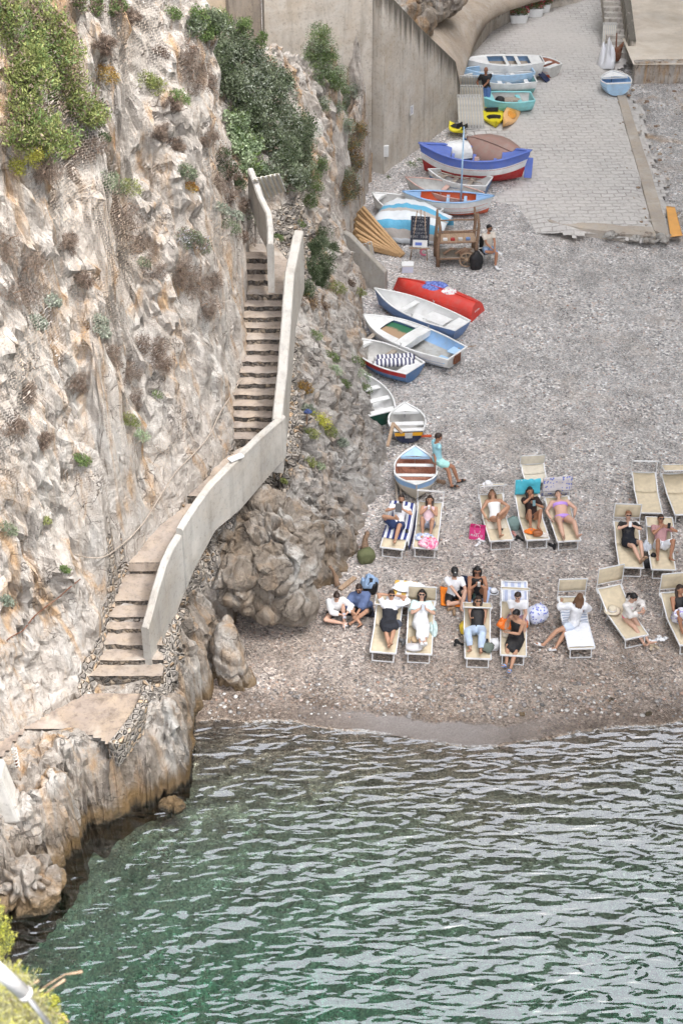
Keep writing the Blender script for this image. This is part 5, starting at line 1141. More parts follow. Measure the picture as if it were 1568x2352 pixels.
towel('L19', 'beach_towel', 'yellow and white striped towel over the lounger behind the front row', cloth_s('yellow_stripe', (0.82, 0.81, 0.78), (0.80, 0.50, 0.12), 0.22, 0), 0.1, 1.6, 0.42, 0.42, lift=0.05, wav=0.02)
towel('L3', 'beach_towel', 'cream towel under the woman in the white swimsuit', CANVAS2, 0.5, 0.9, 0.25, 0.25, lift=0.012, wav=0.004)
def canopy_cloth(key, name, label, mat, w, front, back, pt=None, cat='towel', z0=0.012, wav=0.02, sx=0.0):
    """cloth folded over the canopy bar: hangs down the front and the back"""
    root, ang, Rm, t0, t1 = LG[key]; M = LM(key); top = t1 if t1.z > t0.z else t0
    if pt == 'level': a_, b_ = t1, t0
    rows = []
    prof = []
    for i in range(9): prof.append(Vector((0, -0.02 - 0.05 * i / 8, -front * (1 - i / 8))))
    prof.append(Vector((0, 0.0, 0.015)))
    for i in range(1, 9): prof.append(Vector((0, 0.03 + 0.04 * i / 8, -back * i / 8)))
    prof = [Vector((0, -0.05 * (1 - i / 8) - 0.015, -front * (1 - i / 8))) for i in range(9)] + [Vector((0, 0, 0.018))] + [Vector((0, 0.015 + 0.04 * i / 8, -back * i / 8)) for i in range(1, 9)]
    for k, p in enumerate(prof): rows.append([top + p + Vector((u * w / 2 + sx, noise.noise((u * 4 + w, k * 0.4, 1)) * wav * 1.5, z0 + noise.noise((u * 3, k * 0.5, 5)) * wav)) for u in np.linspace(-1, 1, 17)])
    mb = MB(); mb.grid(rows, 0, True); o = mb.build(name, mat, None, label, cat, solid=0.006); o.matrix_world = M; return o
canopy_cloth('L4', 'beach_towel', 'bright turquoise towel slung over a lounger canopy', cloth('turquoise_towel', (0.10, 0.52, 0.64)), 0.66, 0.42, 0.25)
canopy_cloth('L5', 'shawl', 'pale shawl with a blue floral print hanging from a lounger canopy', cloth('floral_print', (0.62, 0.58, 0.58), (0.16, 0.20, 0.50), pattern='blot'), 0.76, 0.40, 0.62, wav=0.015)
# ------------------------------------------------------------------ things lying about
def blob_cloth(name, label, p, size, mat, cat='cloth', n=22, seed=1.0, h=0.12, kind=None, base=0.0, spike=1.0):
    rows = []; 
    for i in range(n):
        row = []
        for j in range(n):
            u, v = i / (n - 1) * 2 - 1, j / (n - 1) * 2 - 1; r_ = math.sqrt(u * u + v * v); f_ = max(0, 1 - r_ ** 2.2) ** 0.5 if r_ < 1 else 0
            k = min(1.0, 1 / max(r_, 1e-3)) if r_ > 1 else 1; u *= k; v *= k
            z = f_ * h * (0.7 + 0.8 * spike * noise.noise((u * 2.6 + seed, v * 2.6, seed))) + abs(noise.noise((u * 6 + seed, v * 6, 3))) * h * 0.5 * f_
            e = 1 + 0.25 * noise.noise((math.atan2(v, u) * 1.1, seed, 0))
            row.append(Vector((u * size[0] / 2 * e, v * size[1] / 2 * e, z + 0.012)))
        rows.append(row)
    mb = MB(); mb.grid(rows, 0, True); o = mb.build(name, mat, None, label, cat, solid=0.006, sub=1); o.location = Vector(p) + Vector((0, 0, base)); return o
def onbed(key, x, s, dz=0.02): return LM(key) @ (bedpt(s, LG[key][1]) + Vector((x, 0, dz)))
WCL = cloth('white_cloth', (0.82, 0.82, 0.84)); 
blob_cloth('clothing', 'pink tie-dyed cloth heaped at the foot of a lounger', onbed('L2', 0.08, 0.18), (0.50, 0.46), cloth('pink_tie_dye', (0.86, 0.62, 0.68), (0.80, 0.12, 0.28), pattern='tie'), 'clothing', 26, 3.0, 0.16)
blob_cloth('clothing', 'pale blue and white clothes rumpled on the lounger next to the pink cloth', onbed('L2', -0.05, 0.42), (0.52, 0.30), cloth('denim_white', (0.72, 0.74, 0.82), (0.30, 0.38, 0.58), pattern='tie'), 'clothing', 20, 8.0, 0.10)
blob_cloth('scarf', 'orange cloth lying beside the brown handbag on the lounger', onbed('L4', -0.1, 0.32), (0.40, 0.22), cloth('orange_cloth', (0.85, 0.22, 0.04)), 'cloth', 18, 2.0, 0.08)
blob_cloth('clothing', 'white cloth folded on the lounger beside the brown handbag', onbed('L4', 0.18, 0.14), (0.26, 0.18), cloth('offwhite_cloth', (0.72, 0.66, 0.60)), 'clothing', 16, 5.0, 0.07)
blob_cloth('towel', 'white crumpled towel on the canopy of the front lounger nearest the cliff', LM('L11') @ (LG['L11'][3].lerp(LG['L11'][4], 0.5) + Vector((0.20, 0, 0.01))), (0.62, 0.42), WCL, 'towel', 26, 6.0, 0.10)
blob_cloth('towel', 'white crumpled towel on top of the yellow striped towel', onbed('L19', 0.05, 1.2, 0.06), (0.80, 0.42), cloth('white_towel', (0.85, 0.86, 0.9)), 'towel', 24, 9.0, 0.07)
blob_cloth('clothing', 'blue and grey clothes dropped behind the woman in white shirt', onbed('L15', 0.16, 1.38, 0.04), (0.30, 0.26), cloth('blue_clothes', (0.35, 0.50, 0.72), (0.15, 0.2, 0.3), pattern='tie'), 'clothing', 18, 4.0, 0.07)
blob_cloth('inflatable_ring', 'orange deflated swim ring on the lap lounger of the woman in black dress', onbed('L14', -0.14, 1.02, 0.03), (0.50, 0.42), paint('orange_vinyl', (0.92, 0.22, 0.04), 0.25, 0.02), 'swim ring', 24, 7.0, 0.18)
blob_cloth('inflatable_ring', 'orange vinyl float peeping out behind the black dress', onbed('L14', 0.20, 1.04, 0.03), (0.30, 0.34), paint('orange_vinyl', (0.92, 0.22, 0.04), 0.25, 0.02), 'float', 20, 1.0, 0.16)
blob_cloth('clothing', 'beige cloth lying on the seat beside the black dress', onbed('L14', -0.14, 0.72, 0.02), (0.28, 0.26), cloth('beige_cloth', (0.60, 0.52, 0.42)), 'clothing', 18, 11.0, 0.07)
# mats on the ground
def mat_on_ground(name, label, px, m, cat='beach mat', th=0.02, n=14, seed=0.0):
    P_ = [PG(*p) for p in px]; rows = []
    for i in range(n + 1):
        a = P_[0].lerp(P_[3], i / n); b = P_[1].lerp(P_[2], i / n); row = []
        for j in range(n + 1):
            q = a.lerp(b, j / n); q.z = G(q.x, q.y) + 0.035 + 0.03 * abs(noise.noise((q.x * 3 + seed, q.y * 3, 0))); row.append(q)
        rows.append(row)
    mb = MB(); mb.grid(rows, 0, True); return mb.build(name, m, None, label, cat, solid=0.012)
mat_on_ground('beach_mat', 'orange mat under the man in the black cap', ((1012, 1394), (1066, 1398), (1060, 1356), (1010, 1350)), cloth('orange_mat', (0.88, 0.24, 0.03)))
mat_on_ground('beach_mat', 'light blue towel under the woman in black holding a drink', ((1066, 1396), (1118, 1394), (1128, 1352), (1066, 1354)), cloth('blue_mat', (0.42, 0.52, 0.74)))
mat_on_ground('beach_mat', 'dark mat under the pair sitting by the rocks', ((776, 1416), (862, 1420), (856, 1396), (776, 1398)), cloth('dark_mat', (0.03, 0.03, 0.04)))

def bag(name, label, px, size, m, cat='bag', kind='pack', rz=0.0, base=None, m2=None, dz=0.0):
    p = base if base is not None else PG(*px); root = empty(name, p + Vector((0, 0, dz)), rz, label, cat)
    w, d, h = size; rows = []
    n = 14
    for i in range(n + 1):
        t = i / n; z = t * h; k = (0.80 + 0.55 * math.sin(math.pi * min(1, t * 0.85 + 0.12))) * (1 - max(0, t - 0.75) * 2.2); k = max(0.08, k * 0.78)
        rows.append([Vector((w / 2 * k * math.copysign(abs(math.cos(a)) ** 0.6, math.cos(a)) + noise.noise((a, z * 9, w * 50)) * 0.02, d / 2 * k * math.copysign(abs(math.sin(a)) ** 0.6, math.sin(a)) + noise.noise((a, z * 9, w * 50 + 5)) * 0.02, z)) for a in np.linspace(0, 2 * math.pi, 21)[:-1]])
    mb = MB(); mb.grid(rows, 0, True, True); mb.v.append((0, 0, h * 1.0)); k = len(mb.v) - 1; b = k - 20
    for j in range(20): mb.f.append([b + j, b + (j + 1) % 20, k]); mb.m.append(0); mb.sm.append(True)
    mb.build('body', m, root)
    mb = MB(); mb.ball((0, -d * 0.40, h * 0.32), (w * 0.32, d * 0.16, h * 0.22), 12, 8); mb.build('pocket', m2 or m, root)
    mb = MB(); mb.tube([(-0.04, 0, h * 0.92), (-0.04, 0, h * 1.06), (0.04, 0, h * 1.06), (0.04, 0, h * 0.92)], 0.008, 6); mb.build('handle', m2 or m, root)
    mb = MB(); mb.tube([(w * 0.28, d * 0.35, h * 0.85), (w * 0.42, d * 0.55, h * 0.45), (w * 0.35, d * 0.4, h * 0.06)], (0.022), 6); mb.build('strap', m2 or m, root)
    return root
OLIVE = cloth('olive_nylon', (0.13, 0.14, 0.07)); bag('backpack', 'olive green backpack standing on pebbles at the cliff foot', (840, 1290), (0.44, 0.30, 0.42), OLIVE, 'backpack', rz=0.3)
bag('backpack', 'dark backpack under a denim jacket behind the seated pair', (850, 1360), (0.36, 0.28, 0.40), BLACK, 'backpack', rz=-0.2)
blob_cloth('jacket', 'faded denim jacket thrown over a dark backpack', PG(848, 1358) + Vector((0, 0.02, 0.20)), (0.44, 0.40), cloth('denim', (0.30, 0.42, 0.60)), 'jacket', 24, 12.0, 0.26)
bag('backpack', 'grey green backpack between the white swimsuit and turquoise towel loungers', (1176, 1216), (0.34, 0.24, 0.40), cloth('sage_nylon', (0.20, 0.28, 0.26)), 'backpack')
bag('backpack', 'small dark blue bag behind the woman holding a drink', (1062, 1352), (0.30, 0.25, 0.38), cloth('navy_nylon', (0.03, 0.04, 0.08)), 'bag')
bag('beach_bag', 'blue and white floral drawstring bag beside the man in white', (1232, 1424), (0.50, 0.36, 0.46), cloth('floral_bag', (0.72, 0.74, 0.86), (0.22, 0.26, 0.62), pattern='blot'), 'beach bag', rz=0.4)
bag('beach_bag', 'white cloth bag on the pebbles between two front loungers', (1132, 1490), (0.28, 0.2, 0.30), cloth('white_bag', (0.80, 0.80, 0.80)), 'bag')
bag('backpack', 'black backpack between the reader and the man in pink shirt', (1484, 1300), (0.32, 0.26, 0.30), BLACK, 'backpack')
blob_cloth('cloth_bag', 'grey white cloth bag hanging between the two right loungers', PG(1480, 1278) + Vector((0, 0, 0.24)), (0.30, 0.28), cloth('greywhite', (0.62, 0.65, 0.70)), 'bag', 18, 2.5, 0.18)
bag('beach_bag', 'yellow beach bag half hidden beside the woman in jeans', (1066, 1452), (0.24, 0.22, 0.34), paint('yellow_bag', (0.85, 0.60, 0.05), 0.4, 0.1), 'bag')
bag('handbag', 'brown leather handbag on the turquoise towel lounger', None, (0.26, 0.14, 0.17), paint('tan_leather', (0.36, 0.12, 0.04), 0.4, 0.2), 'handbag', base=onbed('L4', 0.02, 0.16, 0.02))
bag('camera_bag', 'grey green camera bag beside the feet of the woman in jeans', None, (0.34, 0.24, 0.22), cloth('sage_bag', (0.16, 0.19, 0.16)), 'bag', rz=-0.5, base=onbed('L13', 0.18, 0.30, 0.02), m2=BLACK)
bag('plastic_bag', 'clear crumpled plastic bag at the foot of the lounger with the woman in white', None, (0.40, 0.24, 0.12), paint('film', (0.60, 0.58, 0.58), 0.25, 0.2), 'bag', base=onbed('L12', -0.12, 0.16, 0.02))
bag('backpack', 'large black backpack standing by the seated stallholder', (1092, 617), (0.42, 0.30, 0.62), BLACK, 'backpack', rz=0.2)
# pink shopping bag
p = PG(1095, 1236); sb2 = empty('shopping_bag', p, R(-12), 'bright pink paper shopping bag with white lettering', 'shopping bag')
PINK = paint('hot_pink_card', (0.80, 0.06, 0.26), 0.5, 0.04); WL = paint('white_lettering', (0.85, 0.85, 0.85))
mb = MB(); mb.grid([[Vector((x * 0.20 * s_, y * 0.08 * s_, z)) for x, y in ((-1, -1), (-0.3, -1.0), (0.4, -1), (1, -1), (1.0, 0), (1, 1), (0, 1), (-1, 1), (-1.0, 0))] for s_, z in ((1, 0), (0.99, 0.15), (0.98, 0.38))], 0, False, True); mb.add([(-0.2, -.08, 0.004), (.2, -.08, 0.004), (.2, .08, 0.004), (-.2, .08, 0.004)], [(0, 1, 2, 3)]); mb.build('body', PINK, sb2)
for yy in (-0.079, 0.079):
    mb = MB(); mb.tube([(-0.07, yy, 0.37), (-0.065, yy * 1.3, 0.46), (0, yy * 1.3, 0.50), (0.065, yy * 1.3, 0.46), (0.07, yy, 0.37)], 0.006, 5); mb.build('handle', WL, sb2)
mb = MB(); letters(mb, ['MARLU'], Matrix.Translation((0, -0.083, 0.10)), 0.075, 0.05, 0.010); mb.tube([(-0.07, -0.084, 0.30), (-0.06, -0.084, 0.22), (0, -0.084, 0.19), (0.06, -0.084, 0.22), (0.07, -0.084, 0.30)], 0.006, 5); mb.build('lettering', WL, sb2)
def shoe(label, px, rz, m, name='sandal', base=None, L=0.25, strap=None, dz=0.02, cat='footwear', sneaker=False):
    p = base if base is not None else PG(*px); root = empty(name, p + Vector((0, 0, dz)), rz, label, cat)
    mb = MB(); n = 12; w = [0.02, 0.032, 0.036, 0.034, 0.03, 0.03, 0.034, 0.04, 0.044, 0.042, 0.034, 0.02, 0.006]
    top = []; bot = []
    for i in range(n + 1):
        y = (i / n - 0.5) * L; top.append([Vector((-w[i], y, 0.022)), Vector((w[i], y, 0.022))]); bot.append([Vector((-w[i], y, 0)), Vector((w[i], y, 0))])
    mb.grid(top); mb.grid(bot); mb.grid([[a[0] for a in bot], [a[0] for a in top]]); mb.grid([[a[1] for a in bot], [a[1] for a in top]]); mb.build('sole', m, root)
    mb = MB()
    if sneaker: mb.ball((0, 0.035, 0.035), (0.042, 0.085, 0.035), 10, 7); mb.ball((0, -0.07, 0.045), (0.038, 0.05, 0.04), 10, 7)
    else: mb.grid([[Vector((0.043 * math.cos(a), y, 0.02 + 0.04 * math.sin(a))) for a in np.linspace(0, math.pi, 9)] for y in (0.01, 0.045, 0.075)])
    mb.build('upper', strap or m, root, solid=0 if sneaker else 0.006); return root
SH_W = paint('white_rubber', (0.82, 0.82, 0.82), 0.6, 0.05); SH_B = BLACK; SH_T = paint('tan_shoe', (0.30, 0.20, 0.12), 0.6, 0.2)
for lb, a, b, m, sn in (('white flip-flop beside the pink shopping bag', (1103, 1243), (1097, 1252), SH_W, 0), ('black sandal in front of the grey green backpack', (1186, 1238), (1193, 1240), SH_B, 0), ('black shoe between the turquoise and patterned canopy loungers', (1266, 1256), (1272, 1258), SH_B, 1), ('brown shoe in front of the orange mat', (1036, 1401), (1042, 1409), SH_T, 1), ('black sandal beside the lounger of the woman in jeans', (1046, 1478), (1053, 1479), SH_B, 0), ('white sneaker beside the floral drawstring bag', (1245, 1420), (1254, 1420), SH_W, 1), ('white slipper on the pebbles by the woman in pink swimsuit', (1494, 1476), (1504, 1473), SH_W, 0), ('beige sandal on the pebbles by the woman in pink swimsuit', (1494, 1488), (1502, 1486), paint('beige_shoe', (0.55, 0.45, 0.32)), 0), ('white slipper lying apart near the right front lounger', (1516, 1468), (1523, 1470), SH_W, 0), ('white shoe behind the seated man in blue poncho', (876, 1383), (884, 1380), SH_W, 1), ('grey shoe between the two front loungers by the cliff', (923, 1474), (929, 1478), paint('grey_shoe', (0.2, 0.2, 0.2)), 1)):
    g = 'pairs of shoes left on the pebbles'
    for q, k in ((a, 0), (b, 1)): 
        s_ = shoe(lb, q, random.uniform(-1.2, 1.2), m, 'shoe' if sn else 'sandal', sneaker=sn); s_['group'] = lb.replace(' ', ' ')[:40]
shoe('pink flip-flop in front of the grey green backpack', (1179, 1228), 0.5, paint('pink_rubber', (0.62, 0.30, 0.26)))
def hat(label, p, m, rb=0.19, rc=0.09, h=0.11, band=None, rz=0, name='sun_hat', tilt=0.0):
    root = empty(name, p, rz, label, 'hat'); root.rotation_euler = (tilt, 0, rz); n = 20
    def ring(r_, z, wv=0.0): return [Vector((r_ * math.cos(a), r_ * math.sin(a), z + wv * math.sin(3 * a))) for a in np.linspace(0, 2 * math.pi, n + 1)[:-1]]
    mb = MB(); mb.grid([ring(rb, 0.0, 0.012), ring(rb * 0.8, 0.012, 0.006), ring(rc * 1.05, 0.015)], 0, True, True); mb.build('brim', m, root, solid=0.006)
    mb = MB(); mb.grid([ring(rc, 0.012), ring(rc, h * 0.6), ring(rc * 0.85, h * 0.95), ring(rc * 0.4, h), ring(0.002, h * 0.98)], 0, True, True); mb.build('crown', m, root)
    if band: mb = MB(); mb.grid([ring(rc * 1.03, 0.018), ring(rc * 1.03, 0.045)], 0, True, True); mb.build('band', band, root, solid=0.003)
    return root
STRAW = cloth('straw', (0.50, 0.36, 0.22), fold=0.004); STRAWP = cloth('pale_straw', (0.68, 0.60, 0.46), fold=0.004)
hat('straw hat with white brim edge on the lounger with the woman in white', onbed('L12', -0.12, 0.42, 0.03), STRAW, 0.15, 0.09, 0.11, WCL, 0, tilt=R(15))
hat('pale straw sun hat on the askew front lounger', onbed('L16', -0.16, 1.02, 0.03), STRAWP, 0.20, 0.10, 0.11, WCL)
hat('white sun hat lying on a canopy bar', LM('L3') @ (LG['L3'][3].lerp(LG['L3'][4], 0.4) + Vector((-0.12, 0, 0.02))), WCL, 0.14, 0.085, 0.10)
hat('white cap with black visor on the pebbles near the blue towel', PG(1133, 1362) + Vector((0, 0, 0.02)), WCL, 0.13, 0.09, 0.1, BLACK, name='cap')
hat('dark cap lying beside the man under the grey wrap', onbed('L11', 0.24, 1.0, 0.03), cloth('slate_cloth', (0.10, 0.11, 0.14)), 0.12, 0.09, 0.09, name='cap')
hat('small dark cap on the seat edge of the man in pink shirt', onbed('L10', -0.2, 0.55, 0.02), BLACK, 0.07, 0.06, 0.06, name='cap')
hat('black cap on the pebbles behind the rightmost lounger', PG(1528, 1374) + Vector((0, 0, 0.02)), BLACK, 0.13, 0.09, 0.10, name='cap')
def slab_phone(name, label, M, size=(0.075, 0.15, 0.010), m=BLACK, cat='phone'):
    mb = MB(); mb.box((0, 0, 0), size, 0, None, 0.004); o = mb.build(name, m, None, label, cat); o.matrix_world = M; return o
slab_phone('phone', 'black phone lying on the orange mat', Matrix.Translation(PG(1041, 1385) + Vector((0, 0, 0.075))) @ Matrix.Rotation(1.0, 4, 'Z'))
slab_phone('phone', 'dark phone on the seat beside the woman in jeans', Matrix.Translation(onbed('L13', 0.22, 0.62, 0.02)))
slab_phone('phone', 'dark phone on the lounger under the white swimsuit woman', Matrix.Translation(onbed('L3', 0.05, 0.45, 0.035)) @ Matrix.Rotation(1.3, 4, 'Z'))
slab_phone('phone', 'dark phone on the striped towel beside the man with the tablet', Matrix.Translation(onbed('L1', 0.26, 0.72, 0.06)))
# bottle + small stones
def bottle(label, p, m, r_=0.038, h=0.25):
    root = empty('bottle', p, 0, label, 'bottle'); mb = MB(); mb.tube([(0, 0, 0), (0, 0, h * 0.72), (0, 0, h * 0.82), (0, 0, h * 0.9)], [r_, r_, r_ * 0.55, r_ * 0.5], 12); mb.build('body', m, root); mb = MB(); mb.tube([(0, 0, h * 0.9), (0, 0, h)], r_ * 0.6, 10); mb.build('cap', BLACK, root)
bottle('dark green drinking bottle between the knees of the woman in black', PG(1087, 1382) + Vector((0, 0, 0.05)), paint('bottle_green', (0.03, 0.07, 0.055), 0.3))
bottle('clear water bottle lying between the seated pair', PG(787, 1404) + Vector((0, 0, 0.05)), paint('clear_plastic', (0.55, 0.62, 0.68), 0.15))
# driftwood and planks
def plank(label, a, b, w, h, m, za=0.03, zb=0.03, name='plank', cat='plank'):
    A = PG(*a); B_ = PG(*b); mb = MB(); mb.bar(A + Vector((0, 0, za)), B_ + Vector((0, 0, zb)), w, h); mb.build(name, m, None, label, cat)
def log(label, pts_, rad, m=WOODD):
    mb = MB(); P_ = [PG(px, py, z) for px, py, z in pts_]; P_ = [P_[0]] + [P_[i].lerp(P_[i + 1], k / 3) + Vector((random.uniform(-.02, .02), random.uniform(-.02, .02), random.uniform(-.01, .01))) for i in range(len(P_) - 1) for k in (1, 2, 3)]
    mb.tube(P_, [rad * (1.1 - 0.5 * i / len(P_)) * random.uniform(.85, 1.1) for i in range(len(P_))], 8); mb.build('driftwood_log', m, None, label, 'driftwood')
log('upright stump of pale driftwood behind the olive backpack', ((836, 1262, 0.05), (840, 1236, 0.3), (843, 1222, 0.45)), 0.085)
log('pale driftwood branch leaning on the rock by the seated pair', ((776, 1346, 0.06), (768, 1318, 0.3), (758, 1300, 0.55)), 0.06)
plank('flat wooden board lying beyond the woman in white blouse', (780, 1356), (815, 1328), 0.13, 0.035, WOOD)
log('brown stick of driftwood near the shoes of the front lounger', ((885, 1586, 0.03), (900, 1590, 0.03)), 0.02) if False else None
plank('plank propped against the rock beside the nearest boat', (889, 1060), (902, 1010), 0.09, 0.05, WOOD, 0.5, 0.55)
plank('short board bridging the props beside the nearest boat', (902, 1012), (922, 1030), 0.08, 0.04, WOOD, 0.55, 0.5)
plank('long pole on the pebbles running under the nearest boat', (912, 1160), (905, 1080), 0.05, 0.05, WOODG, 0.04, 0.2)
plank('second long pole beside the first under the nearest boat', (922, 1162), (915, 1090), 0.05, 0.05, WOODG, 0.04, 0.2)
plank('dark wooden wedge holding up the right side of the nearest boat', (1003, 1108), (1022, 1112), 0.08, 0.08, WOODD, 0.05, 0.05)
plank('thin orange rail of a boat cradle under the yellow banded stern', (906, 1010), (990, 1008), 0.06, 0.05, ORED, 0.10, 0.10)
# trestle under the nearest boat so that it stands upright
for lb, c_ in (('wooden cradle block under the bow of the nearest boat', (955, 1058)), ('wooden cradle block under the stern of the nearest boat', (955, 1110))):
    p = PG(*c_); mb = MB(); mb.box(p + Vector((0, 0, 0.02)), (0.75, 0.1, 0.08), 0, None, 0.01); mb.build('cradle_block', WOODD, None, lb, 'cradle')
# ------------------------------------------------------------------ people
def skin(name, c): return paint(name, c, 0.55, 0.0, 12, c, spec=0.3)
SK = {'fair': skin('fair_skin', (0.60, 0.37, 0.27)), 'mid': skin('mid_skin', (0.50, 0.28, 0.18)), 'tan': skin('tanned_skin', (0.40, 0.20, 0.12)), 'deep': skin('deep_tan_skin', (0.28, 0.13, 0.075))}
HAIR = {'black': paint('black_hair', (0.012, 0.010, 0.010), 0.5, 0.0), 'dark': paint('dark_brown_hair', (0.035, 0.020, 0.014), 0.5, 0.0), 'brown': paint('brown_hair', (0.14, 0.07, 0.035), 0.5, 0.0), 'red': paint('auburn_hair', (0.22, 0.09, 0.04), 0.5, 0.0)}
EYEM = paint('dark_eye', (0.02, 0.015, 0.012), 0.3, 0.0); LIPM = paint('lips', (0.42, 0.12, 0.10), 0.5, 0.0)
def ik(a, t, l1, l2, pole):
    d = t - a; L = max(0.05, min(d.length, (l1 + l2) * 0.998)); u = d.normalized(); t = a + u * L
    x = (l1 * l1 - l2 * l2 + L * L) / (2 * L); h = math.sqrt(max(0.0, l1 * l1 - x * x)); p = Vector(pole); p = p - u * p.dot(u)
    if p.length < 1e-4: p = u.orthogonal()
    return a + u * x + p.normalized() * h, t
def remesh(mb, vox, smooth=2, wr=0.0, seed=0.0):
    me = bpy.data.meshes.new('t'); me.from_pydata(mb.v, [], mb.f); me.update(); o = bpy.data.objects.new('t', me); COL.objects.link(o)
    m = o.modifiers.new('r', 'REMESH'); m.mode = 'VOXEL'; m.voxel_size = vox
    if smooth: s_ = o.modifiers.new('s', 'SMOOTH'); s_.factor = 0.5; s_.iterations = smooth
    bpy.context.view_layer.update(); ev = o.evaluated_get(bpy.context.evaluated_depsgraph_get()); me2 = ev.to_mesh()
    vs = [v.co.copy() for v in me2.vertices]; ns = [v.normal.copy() for v in me2.vertices]; fs = [tuple(p.vertices) for p in me2.polygons]; ev.to_mesh_clear()
    bpy.data.objects.remove(o); bpy.data.meshes.remove(me)
    if wr: vs = [v + n * (noise.noise((v.x * 9 + seed, v.y * 9, v.z * 9)) + 0.6 * noise.noise((v.x * 22 + seed, v.y * 22, v.z * 16))) * wr for v, n in zip(vs, ns)]
    r = MB(); r.add(vs, fs, 0, True); return r
UL, LL, UA, FA = 0.43, 0.42, 0.285, 0.25
def person(label, M, P, N, face, legs, arms, sk='mid', hair='dark', hstyle='short', clothes=(), k=1.0, sx=None, sx2=None, head=None, glasses=False, shoes=None, width=1.0, grp=None, curl=0.8, beard=False):
    """all in the local frame M: P pelvis, N base of neck, face direction; legs / arms: [(target, pole)] left(-x) then right(+x)"""
    P = Vector(P); N = Vector(N); face = Vector(face).normalized(); up = (N - P).normalized()
    sx = Vector(sx or (1, 0, 0)); sx = (sx - up * sx.dot(up)).normalized(); s2 = Vector(sx2 or sx); s2 = (s2 - up * s2.dot(up)).normalized()
    L = 0.50 * k; N = P + up * L
    hd = Vector(head) if head else (up * 0.75 + Vector((0, 0, 0.45)) + face * 0.12)
    H = N + hd.normalized() * 0.185 * k; hu = hd.normalized(); fc = (face - hu * face.dot(hu)).normalized(); hr = fc.cross(hu)
    Rh = Matrix((hr, fc, hu)).transposed()       # head axes: x right, y forward, z up
    ft = s2.cross(up) * -1                        # towards the chest side, fixed below
    fwd = up.cross(s2); 
    if fwd.dot(face) < 0 and abs(fwd.dot(face)) > 0.3: fwd = -fwd
    w = width * k
    J = {}
    for sd_, (lt, lp), (at_, ap) in ((-1, legs[0], arms[0]), (1, legs[1], arms[1])):
        hip = P + sx * (0.088 * w * sd_) - up * 0.03; kn, an = ik(hip, Vector(lt), UL * k, LL * k, lp)
        sh = N + s2 * (0.175 * w * sd_) - up * 0.045; el, wr_ = ik(sh, Vector(at_), UA * k, FA * k, ap)
        J[sd_] = (hip, kn, an, sh, el, wr_)
    def torso(mb, inf=0.0, a=0.0, b=1.0):
        prof = [(-0.16, 0.10, 0.085), (-0.08, 0.150, 0.115), (0.0, 0.172, 0.125), (0.10, 0.165, 0.112), (0.28, 0.138, 0.098), (0.45, 0.140, 0.102), (0.65, 0.158, 0.115), (0.82, 0.168, 0.108), (0.93, 0.160, 0.088), (1.0, 0.105, 0.066), (1.04, 0.06, 0.05)]
        pts_ = []; rr = []
        for t in np.linspace(a, b, 14) if (a > -0.16 or b < 1.04) else [p[0] for p in prof]:
            x_ = np.interp(t, [p[0] for p in prof], [p[1] for p in prof]); y_ = np.interp(t, [p[0] for p in prof], [p[2] for p in prof])
            ax = sx.lerp(s2, min(1, max(0, t))); pts_.append(P + up * (L * t) - fwd * 0.0); rr.append(((x_ * w + inf), (y_ * w * (1 if width < 1.1 else 1.1) + inf)))
        mb.tube(pts_, rr, 16, flat=sx)
    def leg(mb, sd_, inf=0.0, f=1.0, foot=True):
        hip, kn, an, *_ = J[sd_]; n1 = 5
        pts_ = [hip.lerp(kn, i / 4) for i in range(5)] + [kn.lerp(an, i / 5) for i in range(1, 6)]
        rr = [0.094, 0.088, 0.076, 0.064, 0.055, 0.054, 0.057, 0.050, 0.040, 0.034]
        if f < 1:
            T = f * (len(pts_) - 1); i = int(T); pts_ = pts_[:i + 1] + [pts_[i].lerp(pts_[min(i + 1, 9)], T - i)]; rr = rr[:i + 1] + [rr[min(i + 1, 9)]]
        mb.tube(pts_, [(r_ * w + inf) for r_ in rr], 12)
        mb.ball(kn, (0.053 * w + inf) if f > 0.44 else 0.01, 10, 7)
    feet = {}
    for sd_ in (-1, 1):
        hip, kn, an, *_ = J[sd_]; sh_ = (an - kn).normalized(); 
        # toes: forward of the shin, in the bending plane
        kb = (kn - (hip + an) / 2); td = kb - sh_ * kb.dot(sh_)
        if td.length < 0.03: td = fwd - sh_ * fwd.dot(sh_)
        td.normalize(); flat = (td + sh_ * 0.35).normalized() if (hip - kn).normalized().dot(sh_) < -0.85 else td
        feet[sd_] = (an, flat, sh_)
    body = MB(); torso(body); body.tube([N - up * 0.04, N + (H - N) * 0.35, H - hu * 0.04], [0.060 * k, 0.052 * k, 0.055 * k], 10)
    for sd_ in (-1, 1):
        leg(body, sd_); hip, kn, an, sh, el, wr_ = J[sd_]
        body.ball(sh, 0.062 * w, 10, 7); body.tube([N - up * 0.05, sh], [0.06 * k, 0.055 * k], 8)
        body.tube([sh, sh.lerp(el, .35), sh.lerp(el, .75), el, el.lerp(wr_, .3), el.lerp(wr_, .7), wr_], [x * w for x in (0.056, 0.052, 0.043, 0.038, 0.041, 0.033, 0.024)], 10)
        a_, td, sh_ = feet[sd_]; side = td.cross(sh_).normalized()
        body.tube([a_ - td * 0.035 + sh_ * 0.035, a_ + td * 0.03 + sh_ * 0.032, a_ + td * 0.11 + sh_ * 0.045, a_ + td * 0.18 + sh_ * 0.055, a_ + td * 0.20 + sh_ * 0.056], [(0.034, 0.034), (0.038, 0.036), (0.042, 0.026), (0.040, 0.018), (0.02, 0.01)], 10, flat=side)
